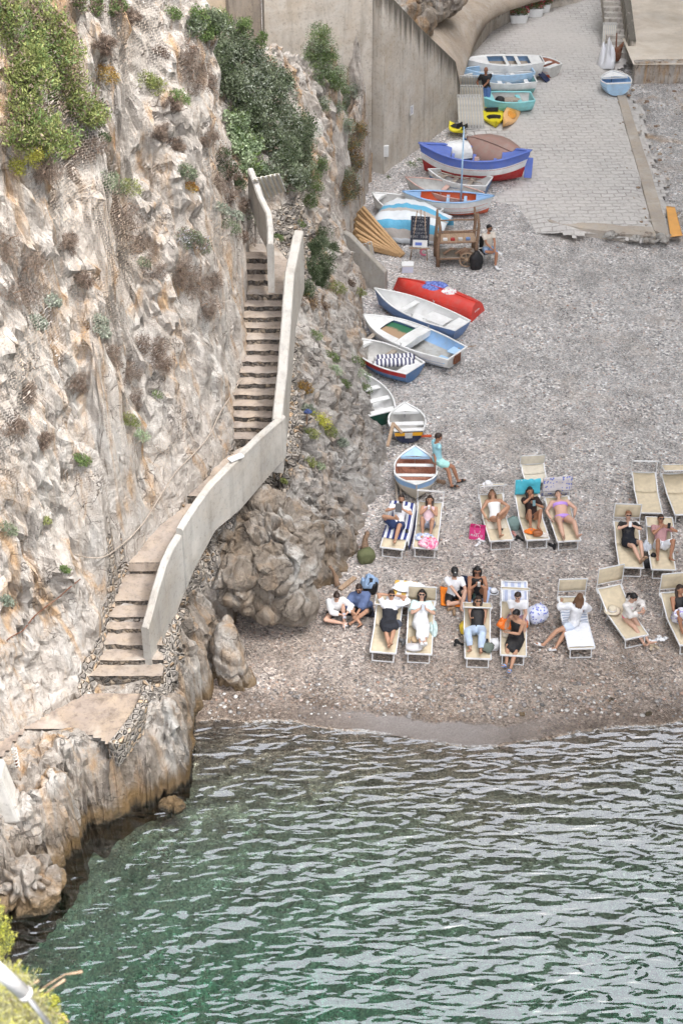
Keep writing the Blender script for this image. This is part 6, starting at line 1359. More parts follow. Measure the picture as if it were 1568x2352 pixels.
    body.ball(H + Rh @ Vector((0, -0.005, 0.012)), (0.076 * k, 0.094 * k, 0.104 * k), 16, 12, 0, Rh); body.ball(H + Rh @ Vector((0, 0.025, -0.055)), (0.052 * k, 0.062 * k, 0.056 * k), 12, 9, 0, Rh)
    body.tube([H + Rh @ Vector((0, 0.085, 0.02)) * k, H + Rh @ Vector((0, 0.108, -0.022)) * k, H + Rh @ Vector((0, 0.085, -0.03)) * k], [0.010, 0.016, 0.008], 6)
    for s_ in (-1, 1): body.ball(H + Rh @ Vector((0.078 * s_, -0.01, -0.005)) * k, (0.012, 0.022, 0.032), 8, 6, 0, Rh)
    body = remesh(body, 0.0135, 2)
    # hands: palm, four fingers of different lengths with a bend at each knuckle, and a thumb from the side of the palm
    for sd_ in (-1, 1):
        hip, kn, an, sh, el, wr_ = J[sd_]; fd = (wr_ - el).normalized(); bend = (el - (sh + wr_) / 2); pn = -(bend - fd * bend.dot(fd))
        if pn.length < 0.02: pn = -fwd - fd * (-fwd).dot(fd)
        pn.normalize(); sd = fd.cross(pn).normalized(); q = wr_
        body.tube([q - fd * 0.01, q + fd * 0.03, q + fd * 0.07, q + fd * 0.085], [(0.026, 0.018), (0.038, 0.017), (0.042, 0.014), (0.036, 0.010)], 8, flat=sd)
        for i, (ox, ln) in enumerate(((-0.031, 0.062), (-0.011, 0.074), (0.010, 0.068), (0.030, 0.052))):
            b_ = q + fd * 0.078 + sd * ox; c_ = curl; d1 = (fd + pn * 0.35 * c_).normalized(); d2 = (fd * (1 - 0.45 * c_) + pn * 0.95 * c_).normalized(); d3 = (fd * (0.6 - 0.9 * c_) + pn * 1.0 * c_ + fd * 0.2).normalized()
            p1 = b_ + d1 * ln * 0.42; p2 = p1 + d2 * ln * 0.33; p3 = p2 + d3 * ln * 0.25; body.tube([b_, p1, p2, p3], [0.0095, 0.009, 0.008, 0.006], 6)
        tb = q + fd * 0.025 + sd * (0.034 * -1); t1_ = tb + (fd * 0.6 - sd * 0.75 + pn * 0.3).normalized() * 0.035; t2_ = t1_ + (fd * 0.9 - sd * 0.1 + pn * 0.5).normalized() * 0.03; body.tube([tb, t1_, t2_], [0.012, 0.011, 0.008], 6)
    n0 = len(body.f)
    for s_ in (-1, 1): body.ball(H + Rh @ Vector((0.030 * s_, 0.088, 0.012)) * k, (0.013, 0.006, 0.007), 8, 5, 1, Rh)
    body.ball(H + Rh @ Vector((0, 0.086, -0.062)) * k, (0.020, 0.008, 0.006), 8, 5, 2, Rh)
    for s_ in (-1, 1): body.tube([H + Rh @ Vector((0.014 * s_, 0.094, 0.032)) * k, H + Rh @ Vector((0.046 * s_, 0.082, 0.034)) * k], 0.004, 4, 3)
    o = body.build('person', [SK[sk], EYEM, LIPM, HAIR[hair]], None, label, 'person', grp); o.matrix_world = M
    def part(mb, name, m, **kw): q = mb.build(name, m, o, **kw); return q
    # hair
    hb = MB(); hm = HAIR[hair]
    if hstyle != 'bald':
        hb.ball(H + Rh @ Vector((0, -0.020, 0.026)) * k, (0.085 * k, 0.092 * k, 0.100 * k), 16, 12, 0, Rh)
        hb.ball(H + Rh @ Vector((0, 0.02, 0.075)) * k, (0.066 * k, 0.070 * k, 0.042 * k), 12, 8, 0, Rh)
        if hstyle in ('long', 'mid'):
            ll = 0.30 if hstyle == 'long' else 0.15; bk = -fwd
            for s_ in (-1, -0.5, 0, 0.5, 1):
                a0 = H + Rh @ Vector((0.070 * s_, -0.045 - 0.02 * (1 - abs(s_)), 0.03)) * k; a1 = H + Rh @ Vector((0.085 * s_, -0.045 - 0.03 * (1 - abs(s_)), -0.07)) * k
                a2 = a1 - up * ll * 0.5 + fwd * (0.02 if abs(s_) > 0.8 else -0.055) + s2 * 0.02 * s_; a3 = a1 - up * ll + fwd * (0.05 if abs(s_) > 0.8 else -0.06) + s2 * 0.02 * s_
                hb.tube([a0, a1, a2, a3], [0.040, 0.040, 0.036, 0.018], 8)
        if hstyle == 'bun': hb.ball(H + Rh @ Vector((0, -0.06, 0.125)) * k, (0.042, 0.042, 0.038), 10, 8)
        if hstyle == 'pony': hb.tube([H + Rh @ Vector((0, -0.09, 0.03)), H + Rh @ Vector((0, -0.15, -0.05)), H + Rh @ Vector((0.02, -0.13, -0.2))], [0.03, 0.04, 0.015], 8)
        r = remesh(hb, 0.012, 2, 0.004, k * 7); part(r, 'hair', hm)
    if beard:
        hb = MB(); hb.ball(H + Rh @ Vector((0, 0.036, -0.070)) * k, (0.056, 0.060, 0.044), 12, 8, 0, Rh); part(hb, 'beard', hm)
    if glasses:
        g = MB()
        for s_ in (-1, 1):
            g.ball(H + Rh @ Vector((0.033 * s_, 0.100, 0.014)) * k, (0.030, 0.007, 0.021), 10, 6, 0, Rh); g.tube([H + Rh @ Vector((0.062 * s_, 0.09, 0.02)) * k, H + Rh @ Vector((0.082 * s_, -0.01, 0.015)) * k], 0.004, 4)
        g.tube([H + Rh @ Vector((-0.012, 0.102, 0.02)) * k, H + Rh @ Vector((0.012, 0.102, 0.02)) * k], 0.004, 4); part(g, 'sunglasses', BLACK)
    for i, c in enumerate(clothes):
        kind, m = c[0], c[1]; op = c[2] if len(c) > 2 else {}; mb = MB(); inf = op.get('inf', 0.013)
        if kind in ('tshirt', 'shirt', 'top'):
            torso(mb, inf, op.get('a', 0.06), 0.99)
            sl = op.get('sleeve', 0.6 if kind == 'tshirt' else (1.85 if kind == 'shirt' else 0))
            for sd_ in (-1, 1):
                hip, kn, an, sh, el, wr_ = J[sd_]
                if sl > 0 or kind != 'top': mb.ball(sh, 0.066 * w + inf, 10, 7); mb.tube([N - up * 0.05, sh], [0.07 * k, 0.066 * k], 8)
                else: mb.tube([N - up * 0.02 + s2 * 0.08 * sd_, N - up * 0.12 + s2 * 0.11 * sd_], 0.045, 8)
                if sl > 0:
                    P_ = [sh, sh.lerp(el, min(sl, 1) * .5), sh.lerp(el, min(sl, 1))]; rr = [0.062 + inf, 0.058 + inf, 0.054 + inf + op.get('flare', 0)]
                    if sl > 1: P_ += [el.lerp(wr_, (sl - 1) * .5), el.lerp(wr_, min(1, sl - 1))]; rr += [0.05 + inf, 0.040 + inf + op.get('flare', 0)]
                    mb.tube(P_, [x * w for x in rr], 10)
            r = remesh(mb, 0.014, 2, op.get('wr', 0.008), i + 3.0); part(r, {'tshirt': 't_shirt', 'shirt': 'shirt', 'top': 'top'}[kind], m)
        elif kind in ('shorts', 'trousers', 'swim_shorts'):
            torso(mb, inf, -0.16, op.get('b', 0.16)); f_ = op.get('f', 0.34 if kind != 'trousers' else 0.93)
            for sd_ in (-1, 1): leg(mb, sd_, inf + (0.012 if kind != 'trousers' else 0.018), f_)
            r = remesh(mb, 0.014, 2, 0.007, i + 5.0); part(r, kind, m)
        elif kind == 'bikini':
            torso(mb, 0.010, -0.12, 0.06); r = remesh(mb, 0.013, 1); part(r, 'bikini_bottom', m)
            mb = MB(); torso(mb, 0.012, 0.62, 0.80)
            for s_ in (-1, 1): mb.tube([P + up * L * 0.78 + s2 * 0.07 * s_ + fwd * 0.08, N + s2 * 0.05 * s_ + fwd * 0.01], 0.008, 5)
            r = remesh(mb, 0.012, 1); part(r, 'bikini_top', m)
        elif kind == 'swimsuit':
            torso(mb, 0.010, -0.12, 0.80)
            for s_ in (-1, 1): mb.tube([P + up * L * 0.78 + s2 * 0.07 * s_ + fwd * 0.08, N + s2 * 0.05 * s_], 0.012, 5)
            r = remesh(mb, 0.012, 1); part(r, 'swimsuit', m)
        elif kind in ('dress', 'wrap'):
            a_ = op.get('a', -0.16); b_ = op.get('b', 0.90); torso(mb, inf, a_, b_); f_ = op.get('f', 0.5)
            for t in np.linspace(0, f_, 7):
                q = []
                for sd_ in (-1, 1):
                    hip, kn, an, *_ = J[sd_]; q.append(hip.lerp(kn, t / 0.45) if t < 0.45 else kn.lerp(an, (t - 0.45) / 0.55))
                mb.tube([q[0], q[0].lerp(q[1], .5), q[1]], [(0.095 - 0.03 * t + inf) * w] * 3, 10)
            for sd_ in (-1, 1): leg(mb, sd_, inf + 0.012, f_)
            if b_ > 0.85:
                for s_ in (-1, 1): mb.tube([P + up * L * 0.85 + s2 * 0.09 * s_ + fwd * 0.06, N + s2 * 0.08 * s_, P + up * L * 0.85 + s2 * 0.09 * s_ - fwd * 0.06], 0.010, 5)
            r = remesh(mb, 0.016, 3, op.get('wr', 0.010), i + 8.0); part(r, 'dress' if kind == 'dress' else 'wrap', m)
        elif kind == 'poncho':
            torso(mb, 0.05, op.get('a', 0.0), 0.95)
            for sd_ in (-1, 1):
                hip, kn, an, sh, el, wr_ = J[sd_]; mb.ball(sh, 0.10, 10, 7); mb.tube([sh, sh.lerp(el, .6), el, el.lerp(wr_, .35)], [0.10, 0.11, 0.12, 0.08], 10); mb.tube([N, sh], [0.09, 0.095], 8); mb.tube([el, P + up * 0.1 + sx * 0.15 * sd_ - fwd * 0.08], [0.11, 0.10], 8)
            # open at the chest
            r = remesh(mb, 0.018, 3, 0.014, 4.0); part(r, 'poncho', m)
    if shoes:
        for sd_ in (-1, 1):
            a_, td, sh_ = feet[sd_]; side = td.cross(sh_).normalized(); mb = MB()
            z = 0.062; mb.tube([a_ - td * 0.05 + sh_ * z, a_ + td * 0.05 + sh_ * (z + .006), a_ + td * 0.15 + sh_ * (z + .016), a_ + td * 0.22 + sh_ * (z + .018)], [(0.036, 0.010), (0.038, 0.010), (0.048, 0.010), (0.034, 0.008)], 10, flat=side)
            if shoes[1] == 'slide': mb.tube([a_ + td * 0.08 + sh_ * 0.04, a_ + td * 0.15 + sh_ * 0.045], [(0.052, 0.034), (0.050, 0.026)], 10, flat=side)
            elif shoes[1] == 'sneaker': mb.tube([a_ - td * 0.04 + sh_ * 0.03, a_ + td * 0.05 + sh_ * 0.03, a_ + td * 0.16 + sh_ * 0.045, a_ + td * 0.215 + sh_ * 0.05], [(0.044, 0.044), (0.046, 0.042), (0.048, 0.03), (0.03, 0.02)], 10, flat=side)
            else: mb.tube([a_ + td * 0.17 + sh_ * 0.035, a_ + td * 0.10 + sh_ * 0.02 + side * 0.04], 0.005, 4); mb.tube([a_ + td * 0.17 + sh_ * 0.035, a_ + td * 0.10 + sh_ * 0.02 - side * 0.04], 0.005, 4)
            part(mb, 'sandal' if shoes[1] != 'sneaker' else 'sneaker', shoes[0])
    o['_j'] = 0; del o['_j']
    return o, J, H, Rh
def gm(px, py, yaw=0.0, dz=0.0):
    p = PG(px, py); return Matrix.Translation(p + Vector((0, 0, dz))) @ Matrix.Rotation(R(yaw), 4, 'Z')
def hold(M, J, name, label, size, m, tilt=30, cat='phone', both=True, off=(0, 0, 0)):
    w_ = (J[-1][5] + J[1][5]) / 2 if both is True else J[both][5]
    w_ = w_ + Vector(off); return slab_phone(name, label, M @ Matrix.Translation(w_) @ Matrix.Rotation(R(tilt), 4, 'X') @ Matrix.Rotation(0, 4, 'Z'), size, m, cat)
# reclining: y runs from the foot end of the bed; chest faces up and towards the feet
def rec(key, x=0.0, s=0.80, back=26, lift=0.12):
    a = LG[key][1]; b = bedpt(min(s, SEATL), a); P = Vector((x, s, SZ + lift)); aa = R(back); N = P + Vector((0, math.cos(aa), math.sin(aa))) * 0.5
    return LM(key), P, N
def bent(x, y, z=SZ + 0.09, out=0.0): return (Vector((x, y, z)), Vector((out, -0.25, 1)))
# --- first row
M, P, N = rec('L1', 0, 0.86, 36); o, J, H, Rh = person('man in navy shorts reading a tablet on the striped towel', M, P, N, (0.1, -1, 0.5), [(P + Vector((0.02, -0.30, 0.42)), (-0.8, -0.2, 0.8)), (P + Vector((0.04, -0.66, -0.02)), (0.1, -0.2, 1))], [(N + Vector((-0.10, -0.26, 0.10)), (-1, 0, -0.4)), (N + Vector((0.10, -0.26, 0.10)), (1, 0, -0.5))], 'mid', 'dark', 'short', [('tshirt', WCL), ('shorts', cloth('navy_cloth', (0.04, 0.06, 0.14)))], beard=True)
hold(M, J, 'tablet', 'grey tablet held up by the man on the striped towel', (0.17, 0.012, 0.24), paint('tablet_back', (0.12, 0.12, 0.13), 0.4, 0.0), -20, 'tablet', off=(0, -0.06, 0.08))
M, P, N = rec('L2', 0, 0.86, 42); o, J, H, Rh = person('woman in pale pink top drinking, knees drawn up, beside the striped towel', M, P, N, (0, -1, 0.2), [bent(-0.10, 0.52, out=-0.15), bent(0.10, 0.50, out=0.1)], [(N + Vector((-0.04, -0.20, 0.06)), (-1, 0, -0.8)), (N + Vector((0.05, -0.20, 0.05)), (1, 0, -0.8))], 'mid', 'dark', 'long', [('top', cloth('pale_pink', (0.75, 0.55, 0.58))), ('shorts', cloth('denim_grey', (0.28, 0.30, 0.36)), {'f': 0.22})], k=0.95)
slab_phone('cup', 'small drink held by the woman beside the striped towel', M @ Matrix.Translation((J[-1][5] + J[1][5]) / 2 + Vector((0, -0.05, 0.07))), (0.06, 0.06, 0.1), WHITE, 'cup')
M, P, N = rec('L3', 0, 0.84, 34); person('woman in white swimsuit sunbathing with one knee crossed over', M, P, N, (0, -0.5, 1), [(P + Vector((-0.02, -0.72, -0.02)), (0.2, 0, 1)), (P + Vector((-0.03, -0.34, 0.30)), (0.5, -0.1, 1))], [(P + Vector((-0.25, -0.02, 0.02)), (-1, 0, -0.2)), (P + Vector((0.27, 0.02, 0.05)), (1, 0, 0))], 'mid', 'brown', 'mid', [('swimsuit', cloth('white_swim', (0.82, 0.82, 0.80)))], k=0.97, head=(0, 0.9, 0.35))
M, P, N = rec('L4', 0, 0.84, 44); o, J, H, Rh = person('woman in dark mesh top looking at her phone under the turquoise towel', M, P, N, (0, -1, 0.1), [bent(-0.10, 0.48, out=-0.1), bent(0.10, 0.46, out=0.2)], [(N + Vector((-0.02, -0.16, 0.12)), (-1, 0, -0.7)), (N + Vector((0.08, -0.26, -0.02)), (1, 0, -0.6))], 'tan', 'black', 'long', [('tshirt', cloth('dark_mesh', (0.035, 0.022, 0.02)), {'sleeve': 0.8}), ('bikini', BLACK)], k=0.97)
hold(M, J, 'phone', 'phone held by the woman under the turquoise towel', (0.075, 0.012, 0.15), paint('phone_teal', (0.15, 0.25, 0.27), 0.3, 0.0), -30, both=1, off=(-0.04, -0.05, 0.06))
M, P, N = rec('L5', 0.0, 0.86, 24); person('woman in lilac bikini lying back below the patterned shawl', M, P, N, (-0.1, -0.6, 1), [(P + Vector((-0.14, -0.80, -0.02)), (-0.3, 0, 1)), (P + Vector((0.22, -0.78, -0.02)), (0.3, 0, 1))], [(P + Vector((-0.30, 0.0, -0.02)), (-1, 0, -0.2)), (P + Vector((0.32, 0.02, 0.0)), (1, 0, -0.2))], 'fair', 'dark', 'short', [('bikini', cloth('lilac', (0.50, 0.30, 0.74)))], k=0.97, width=1.2, head=(0, 0.9, 0.4))
M, P, N = rec('L9', 0.0, 0.92, 34); o, J, H, Rh = person('red-haired woman in black dress raising a phone, ankles crossed', M, P, N, (0, -1, 0.5), [(P + Vector((0.22, -0.74, -0.02)), (0, 0, 1)), (P + Vector((0.28, -0.70, 0.05)), (0.3, 0, 1))], [(N + Vector((-0.04, -0.24, 0.10)), (-1, 0, -0.4)), (N + Vector((0.06, -0.24, 0.10)), (1, 0, -0.4))], 'fair', 'red', 'short', [('tshirt', BLACK, {'sleeve': 0.7}), ('dress', cloth('black_cotton', (0.02, 0.022, 0.028)), {'f': 0.26})], glasses=True, shoes=(SH_T, 'slide'))
hold(M, J, 'phone', 'white phone raised by the red-haired woman', (0.075, 0.012, 0.15), SH_W, -20, off=(0.0, -0.05, 0.07))
M, P, N = rec('L10', 0.0, 0.86, 36); o, J, H, Rh = person('man in pink shirt and white shorts taking a photo at the right edge', M, P, N, (0.15, -1, 0.4), [bent(-0.12, 0.42, out=-0.1), bent(0.20, 0.42, out=0.4)], [(N + Vector((-0.02, -0.18, 0.10)), (-1, 0, -0.7)), (N + Vector((0.16, -0.24, 0.14)), (1, 0, -0.5))], 'tan', 'dark', 'short', [('tshirt', cloth('dusty_pink', (0.48, 0.27, 0.27))), ('shorts', cloth('white_shorts', (0.76, 0.77, 0.8)), {'f': 0.36})], glasses=True)
hold(M, J, 'phone', 'black phone raised by the man in pink shirt', (0.075, 0.012, 0.15), BLACK, -15, both=1, off=(0, -0.04, 0.09))
# --- front row
M, P, N = rec('L11', 0.04, 0.92, 34); o, J, H, Rh = person('man resting with hands behind his head, dark wrap over his lap', M, P, N, (0.3, -1, 0.6), [(P + Vector((0.08, -0.74, -0.03)), (-0.2, 0, 1)), (P + Vector((0.12, -0.72, 0.03)), (0.3, 0, 1))], [(N + Vector((-0.08, 0.10, 0.16)), (-1, 0.1, 0.6)), (N + Vector((0.10, 0.10, 0.16)), (1, 0.1, 0.6))], 'mid', 'dark', 'short', [('tshirt', WCL), ('wrap', cloth('charcoal_wrap', (0.035, 0.037, 0.045)), {'a': -0.1, 'b': 0.66, 'f': 0.46, 'inf': 0.035, 'wr': 0.02})], glasses=True)
M, P, N = rec('L12', 0.0, 0.98, 40); o, J, H, Rh = person('woman in long white dress and pale green scarf checking her phone', M, P, N, (0, -1, 0.25), [(P + Vector((0.04, -0.78, 0.0)), (0, 0, 1)), (P + Vector((0.12, -0.76, 0.02)), (0.2, 0, 1))], [(N + Vector((-0.01, -0.26, 0.02)), (-1, 0, -0.6)), (N + Vector((0.10, -0.24, 0.0)), (1, 0, -0.6))], 'fair', 'black', 'mid', [('dress', cloth('white_dress', (0.80, 0.80, 0.80)), {'f': 0.80, 'inf': 0.022}), ('tshirt', cloth('pale_mint', (0.62, 0.76, 0.74)), {'sleeve': 0.75, 'flare': 0.03, 'inf': 0.018, 'a': 0.5})], glasses=True, shoes=(SH_W, 'sneaker'))
hold(M, J, 'phone', 'white phone held by the woman in long white dress', (0.08, 0.012, 0.16), paint('pale_phone', (0.55, 0.58, 0.62), 0.3, 0.0), -25, off=(0, -0.05, 0.07))
blob_cloth('scarf', 'pale mint scarf hanging over the side of the square canopy lounger', onbed('L12', 0.30, 0.95, -0.02), (0.22, 0.62), cloth('pale_mint', (0.62, 0.76, 0.74)), 'scarf', 20, 3.3, 0.12)
M, P, N = rec('L13', 0.0, 0.90, 36); person('smiling woman in black top and pale jeans with folded arms', M, P, N, (0.1, -1, 0.45), [(P + Vector((-0.18, -0.62, -0.06)), (-0.4, 0, 1)), (P + Vector((0.06, -0.74, -0.02)), (0.1, 0, 1))], [(N + Vector((0.10, -0.20, -0.16)), (-1, 0, -0.3)), (N + Vector((-0.08, -0.22, -0.14)), (1, 0, -0.3))], 'mid', 'dark', 'long', [('top', BLACK), ('trousers', cloth('pale_denim', (0.50, 0.60, 0.74)), {'f': 0.9, 'inf': 0.018})], glasses=True)
# sitting on the side of a bed: facing down-left, etc.
M = LM('L14'); P = Vector((0.08, 0.60, SZ + 0.11)); person('dark-haired woman in black slip dress perched on the lounger edge', M, P, P + Vector((-0.02, 0.02, 0.5)), (-0.8, -0.6, -0.25), [(Vector((-0.15, -0.06, 0.10)), (-0.5, -1, 0.5)), (Vector((-0.05, -0.20, 0.10)), (-0.2, -1, 0.5))], [(P + Vector((-0.28, -0.05, 0.26)), (-0.3, 0.3, -0.8)), (P + Vector((-0.22, -0.16, 0.22)), (0.9, -0.4, -0.6))], 'mid', 'black', 'short', [('dress', BLACK, {'f': 0.42, 'inf': 0.016})], sx=(0.8, -0.55, 0), shoes=(cloth('blue_slides', (0.30, 0.42, 0.70)), 'slide'), head=(-0.25, -0.2, 1))
M = LM('L15'); P = Vector((-0.06, 0.82, SZ + 0.14)); person('woman in white shirt seen from behind, sitting with her legs off the lounger', M, P, P + Vector((0.06, 0.03, 0.5)), (0.3, 1, -0.15), [(Vector((-0.80, 0.44, 0.10)), (-0.3, 0.3, 1)), (Vector((-0.55, 0.30, 0.10)), (-0.3, 0.2, 1))], [(P + Vector((-0.28, 0.34, 0.32)), (-1, -0.2, -0.3)), (P + Vector((0.30, 0.36, 0.05)), (1, -0.3, 0))], 'mid', 'brown', 'mid', [('shirt', WCL, {'sleeve': 1.6, 'inf': 0.03, 'a': -0.08, 'wr': 0.016}), ('shorts', cloth('pale_blue_shorts', (0.60, 0.66, 0.76)), {'f': 0.24})], sx=(0.45, 0.9, 0), sx2=(1, 0.1, 0), shoes=(SH_W, 'slide'))
M = LM('L16'); P = Vector((0.10, 0.70, SZ + 0.11)); o, J, H, Rh = person('black-haired woman in pink swimsuit and sheer white blouse sitting sideways', M, P, P + Vector((-0.02, -0.06, 0.5)), (0.6, -1, -0.45), [(Vector((0.20, -0.03, 0.09)), (0, -1, 0.8)), (Vector((0.34, 0.0, 0.09)), (0.3, -1, 0.8))], [(P + Vector((0.16, -0.26, 0.24)), (-0.8, -0.2, -0.7)), (P + Vector((0.26, -0.22, 0.24)), (1, 0.1, -0.7))], 'fair', 'black', 'pony', [('swimsuit', cloth('neon_pink', (0.88, 0.14, 0.30))), ('shirt', cloth('sheer_white', (0.74, 0.70, 0.66)), {'sleeve': 1.7, 'flare': 0.02, 'inf': 0.024, 'a': 0.1, 'wr': 0.018})], k=0.96, sx=(1, 0.45, 0), head=(0.12, -0.35, 1))
M, P, N = rec('L17', -0.02, 0.86, 58); person('woman in black top with a white and purple cloth on her lap, far right', M, P, N, (0.5, -1, 0.0), [bent(-0.12, 0.48, out=-0.2), bent(0.08, 0.46)], [(P + Vector((-0.10, -0.22, 0.18)), (-1, 0, -0.3)), (P + Vector((0.14, -0.24, 0.2)), (1, 0, -0.3))], 'tan', 'dark', 'long', [('top', BLACK), ('wrap', cloth('white_purple', (0.76, 0.75, 0.80), (0.40, 0.34, 0.66), pattern='blot'), {'a': -0.12, 'b': 0.3, 'f': 0.42, 'inf': 0.04, 'wr': 0.025})])
# --- on the ground
def seat(px, py, yaw, P=(0, 0, 0.11), lean=(0, 0.08, 0.5)): M = gm(px, py, yaw); P = Vector(P); return M, P, P + Vector(lean).normalized() * 0.5
M, P, N = seat(770, 1412, 8, lean=(0.0, -0.16, 0.5)); o, J, H, Rh = person('woman with a topknot in white blouse bent over her phone by the rocks', M, P, N, (0.15, -0.8, -0.9), [(Vector((0.10, -0.42, 0.07)), (-1, -0.4, 0.25)), (Vector((0.16, -0.32, 0.07)), (0.2, -0.5, 1))], [(Vector((0.10, -0.36, 0.28)), (-1, 0.2, -0.3)), (Vector((0.22, -0.34, 0.28)), (1, 0.3, -0.3))], 'fair', 'dark', 'bun', [('shirt', cloth('white_blouse', (0.80, 0.79, 0.77)), {'sleeve': 1.7, 'inf': 0.026, 'a': 0.0, 'wr': 0.014}), ('shorts', BLACK, {'f': 0.2})], k=0.97, shoes=(SH_W, 'flip'), head=(0.02, -0.45, 1))
hold(M, J, 'phone', 'phone held by the woman with a topknot', (0.075, 0.15, 0.012), paint('phone_grey', (0.4, 0.4, 0.45)), 20, off=(0, -0.06, 0.0))
M, P, N = seat(836, 1408, -14, lean=(-0.10, -0.04, 0.5)); person('bearded man draped in a blue poncho towel sitting cross-ankled', M, P, N, (-0.05, -1, -0.1), [(Vector((0.02, -0.50, 0.07)), (-0.9, -0.3, 0.9)), (Vector((-0.16, -0.46, 0.07)), (0.7, -0.3, 1))], [(Vector((-0.20, -0.40, 0.30)), (-1, 0, -0.2)), (Vector((-0.10, -0.44, 0.26)), (1, 0, -0.1))], 'mid', 'dark', 'short', [('poncho', cloth('slate_blue_terry', (0.11, 0.15, 0.27)), {'a': -0.05}), ('shorts', BLACK)], glasses=True, beard=True, shoes=(BLACK, 'flip'))
M, P, N = seat(1040, 1374, 0, lean=(0, 0.02, 0.5)); o, J, H, Rh = person('man in white t-shirt and black cap sitting on the orange mat', M, P, N, (0.1, -1, -0.1), [(Vector((0.22, -0.24, 0.08)), (-1, -0.4, 0.15)), (Vector((0.16, -0.48, 0.07)), (0.5, -0.4, 1))], [(Vector((0.14, -0.30, 0.24)), (-1, 0, -0.3)), (Vector((0.20, -0.32, 0.20)), (1, 0, -0.3))], 'fair', 'brown', 'short', [('tshirt', WCL), ('shorts', BLACK)], glasses=True, beard=True)
cp = MB(); cp.T = Matrix.Translation(H) @ Rh.to_4x4(); cp.grid([[Vector((0.088 * c_ * math.cos(a), -0.012 + 0.100 * c_ * math.sin(a), 0.035 + z)) for a in np.linspace(0, 2 * math.pi, 19)[:-1]] for c_, z in ((1.02, 0), (1.02, 0.04), (0.85, 0.078), (0.45, 0.095), (0.02, 0.098))], 0, True, True); cp.box((0, 0.125, 0.038), (0.13, 0.09, 0.010), 0, Matrix.Rotation(R(-12), 3, 'X'), 0.004)
cp.box((0, 0.088, 0.072), (0.034, 0.008, 0.034), 1, Matrix.Rotation(R(20), 3, 'X')); cp.build('cap', [BLACK, GREYW], o)
M, P, N = seat(1092, 1372, 0, lean=(0, 0.04, 0.5)); o, J, H, Rh = person('long-haired woman in black sitting on the blue towel with a drink', M, P, N, (0, -1, -0.05), [(Vector((-0.18, -0.40, 0.07)), (-0.25, -0.3, 1)), (Vector((0.18, -0.40, 0.07)), (0.25, -0.3, 1))], [(N + Vector((-0.01, -0.24, -0.04)), (-1, 0, -1)), (N + Vector((0.06, -0.24, -0.08)), (1, 0, -1))], 'tan', 'black', 'long', [('top', BLACK), ('shorts', BLACK, {'f': 0.2})], glasses=True)
slab_phone('cup', 'iced drink held by the long-haired woman in black', M @ Matrix.Translation((J[-1][5] + J[1][5]) / 2 + Vector((0, -0.06, 0.06))), (0.065, 0.065, 0.11), GREYW, 'cup')
M = LM('L18'); P = Vector((0.0, 0.16, SZ + 0.12)); person('man in white t-shirt looking down, sitting on the blue and white bed', M, P, P + Vector((0, -0.02, 0.5)), (-0.1, -0.8, -0.7), [(Vector((-0.20, -0.38, 0.09)), (-0.4, -1, 0.6)), (Vector((0.16, -0.36, 0.09)), (0.3, -1, 0.6))], [(Vector((0.0, -0.20, 0.50)), (-1, 0.2, -0.3)), (Vector((0.12, -0.20, 0.50)), (1, 0.2, -0.3))], 'fair', 'dark', 'short', [('tshirt', WCL, {'wr': 0.012}), ('shorts', cloth('mauve_shorts', (0.34, 0.22, 0.28)), {'f': 0.36})], head=(-0.05, -0.30, 1))
# man leaning on the nearest boat
M = gm(1022, 1118, 0); P = Vector((-0.22, 0.30, 0.68)); person('man in turquoise shirt and shorts leaning against the nearest boat', M, P, P + Vector((-0.04, 0.06, 0.5)), (0.9, -0.2, -0.35), [(Vector((0.16, -0.04, 0.09)), (0.8, -0.3, 0.6)), (Vector((0.34, 0.18, 0.09)), (0.8, 0.2, 0.6))], [(P + Vector((-0.06, -0.22, -0.02)), (-0.6, -1, 0)), (P + Vector((-0.10, 0.22, 0.0)), (-0.6, 1, 0))], 'tan', 'dark', 'short', [('tshirt', cloth('pale_turquoise', (0.36, 0.66, 0.74)), {'wr': 0.012, 'a': -0.05}), ('shorts', cloth('mint_shorts', (0.45, 0.78, 0.72)), {'f': 0.30})], sx=(0.35, -1, 0), shoes=(BLACK, 'slide'), head=(0.25, -0.05, 1))
# stallholder on his chair
M = gm(1118, 607, 0); P = Vector((0, 0.10, 0.54)); person('stallholder in beige t-shirt and denim shorts sitting with a leg crossed', M, P, P + Vector((0, 0.05, 0.5)), (0.85, -0.6, 0.0), [(Vector((0.26, -0.16, 0.50)), (-0.3, -1, 0.3)), (Vector((0.24, -0.30, 0.10)), (0.5, -1, 0.6))], [(Vector((0.10, -0.22, 0.66)), (-1, 0, -0.3)), (Vector((0.20, -0.22, 0.66)), (1, 0, -0.3))], 'tan', 'black', 'short', [('tshirt', cloth('beige_tee', (0.60, 0.54, 0.46))), ('shorts', cloth('denim_shorts', (0.28, 0.38, 0.55)), {'f': 0.42})], sx=(0.85, 0.35, 0), glasses=True, beard=True, shoes=(SH_W, 'sneaker'))
ch = empty('chair', M.translation + Vector((0, 0.12, 0)), R(20), 'black chair on which the stallholder sits', 'chair')
mb = MB(); mb.box((0, 0, 0.42), (0.44, 0.44, 0.03), 0, None, 0.01); mb.build('seat', BLACK, ch); mb = MB(); mb.box((0, 0.22, 0.68), (0.42, 0.03, 0.40), 0, None, 0.01); mb.build('backrest', BLACK, ch)
for x in (-.19, .19):
    for y in (-.19, .19): mb = MB(); mb.tube([(x, y, 0), (x, y, 0.42)], 0.014, 6); mb.build('leg', METAL, ch)
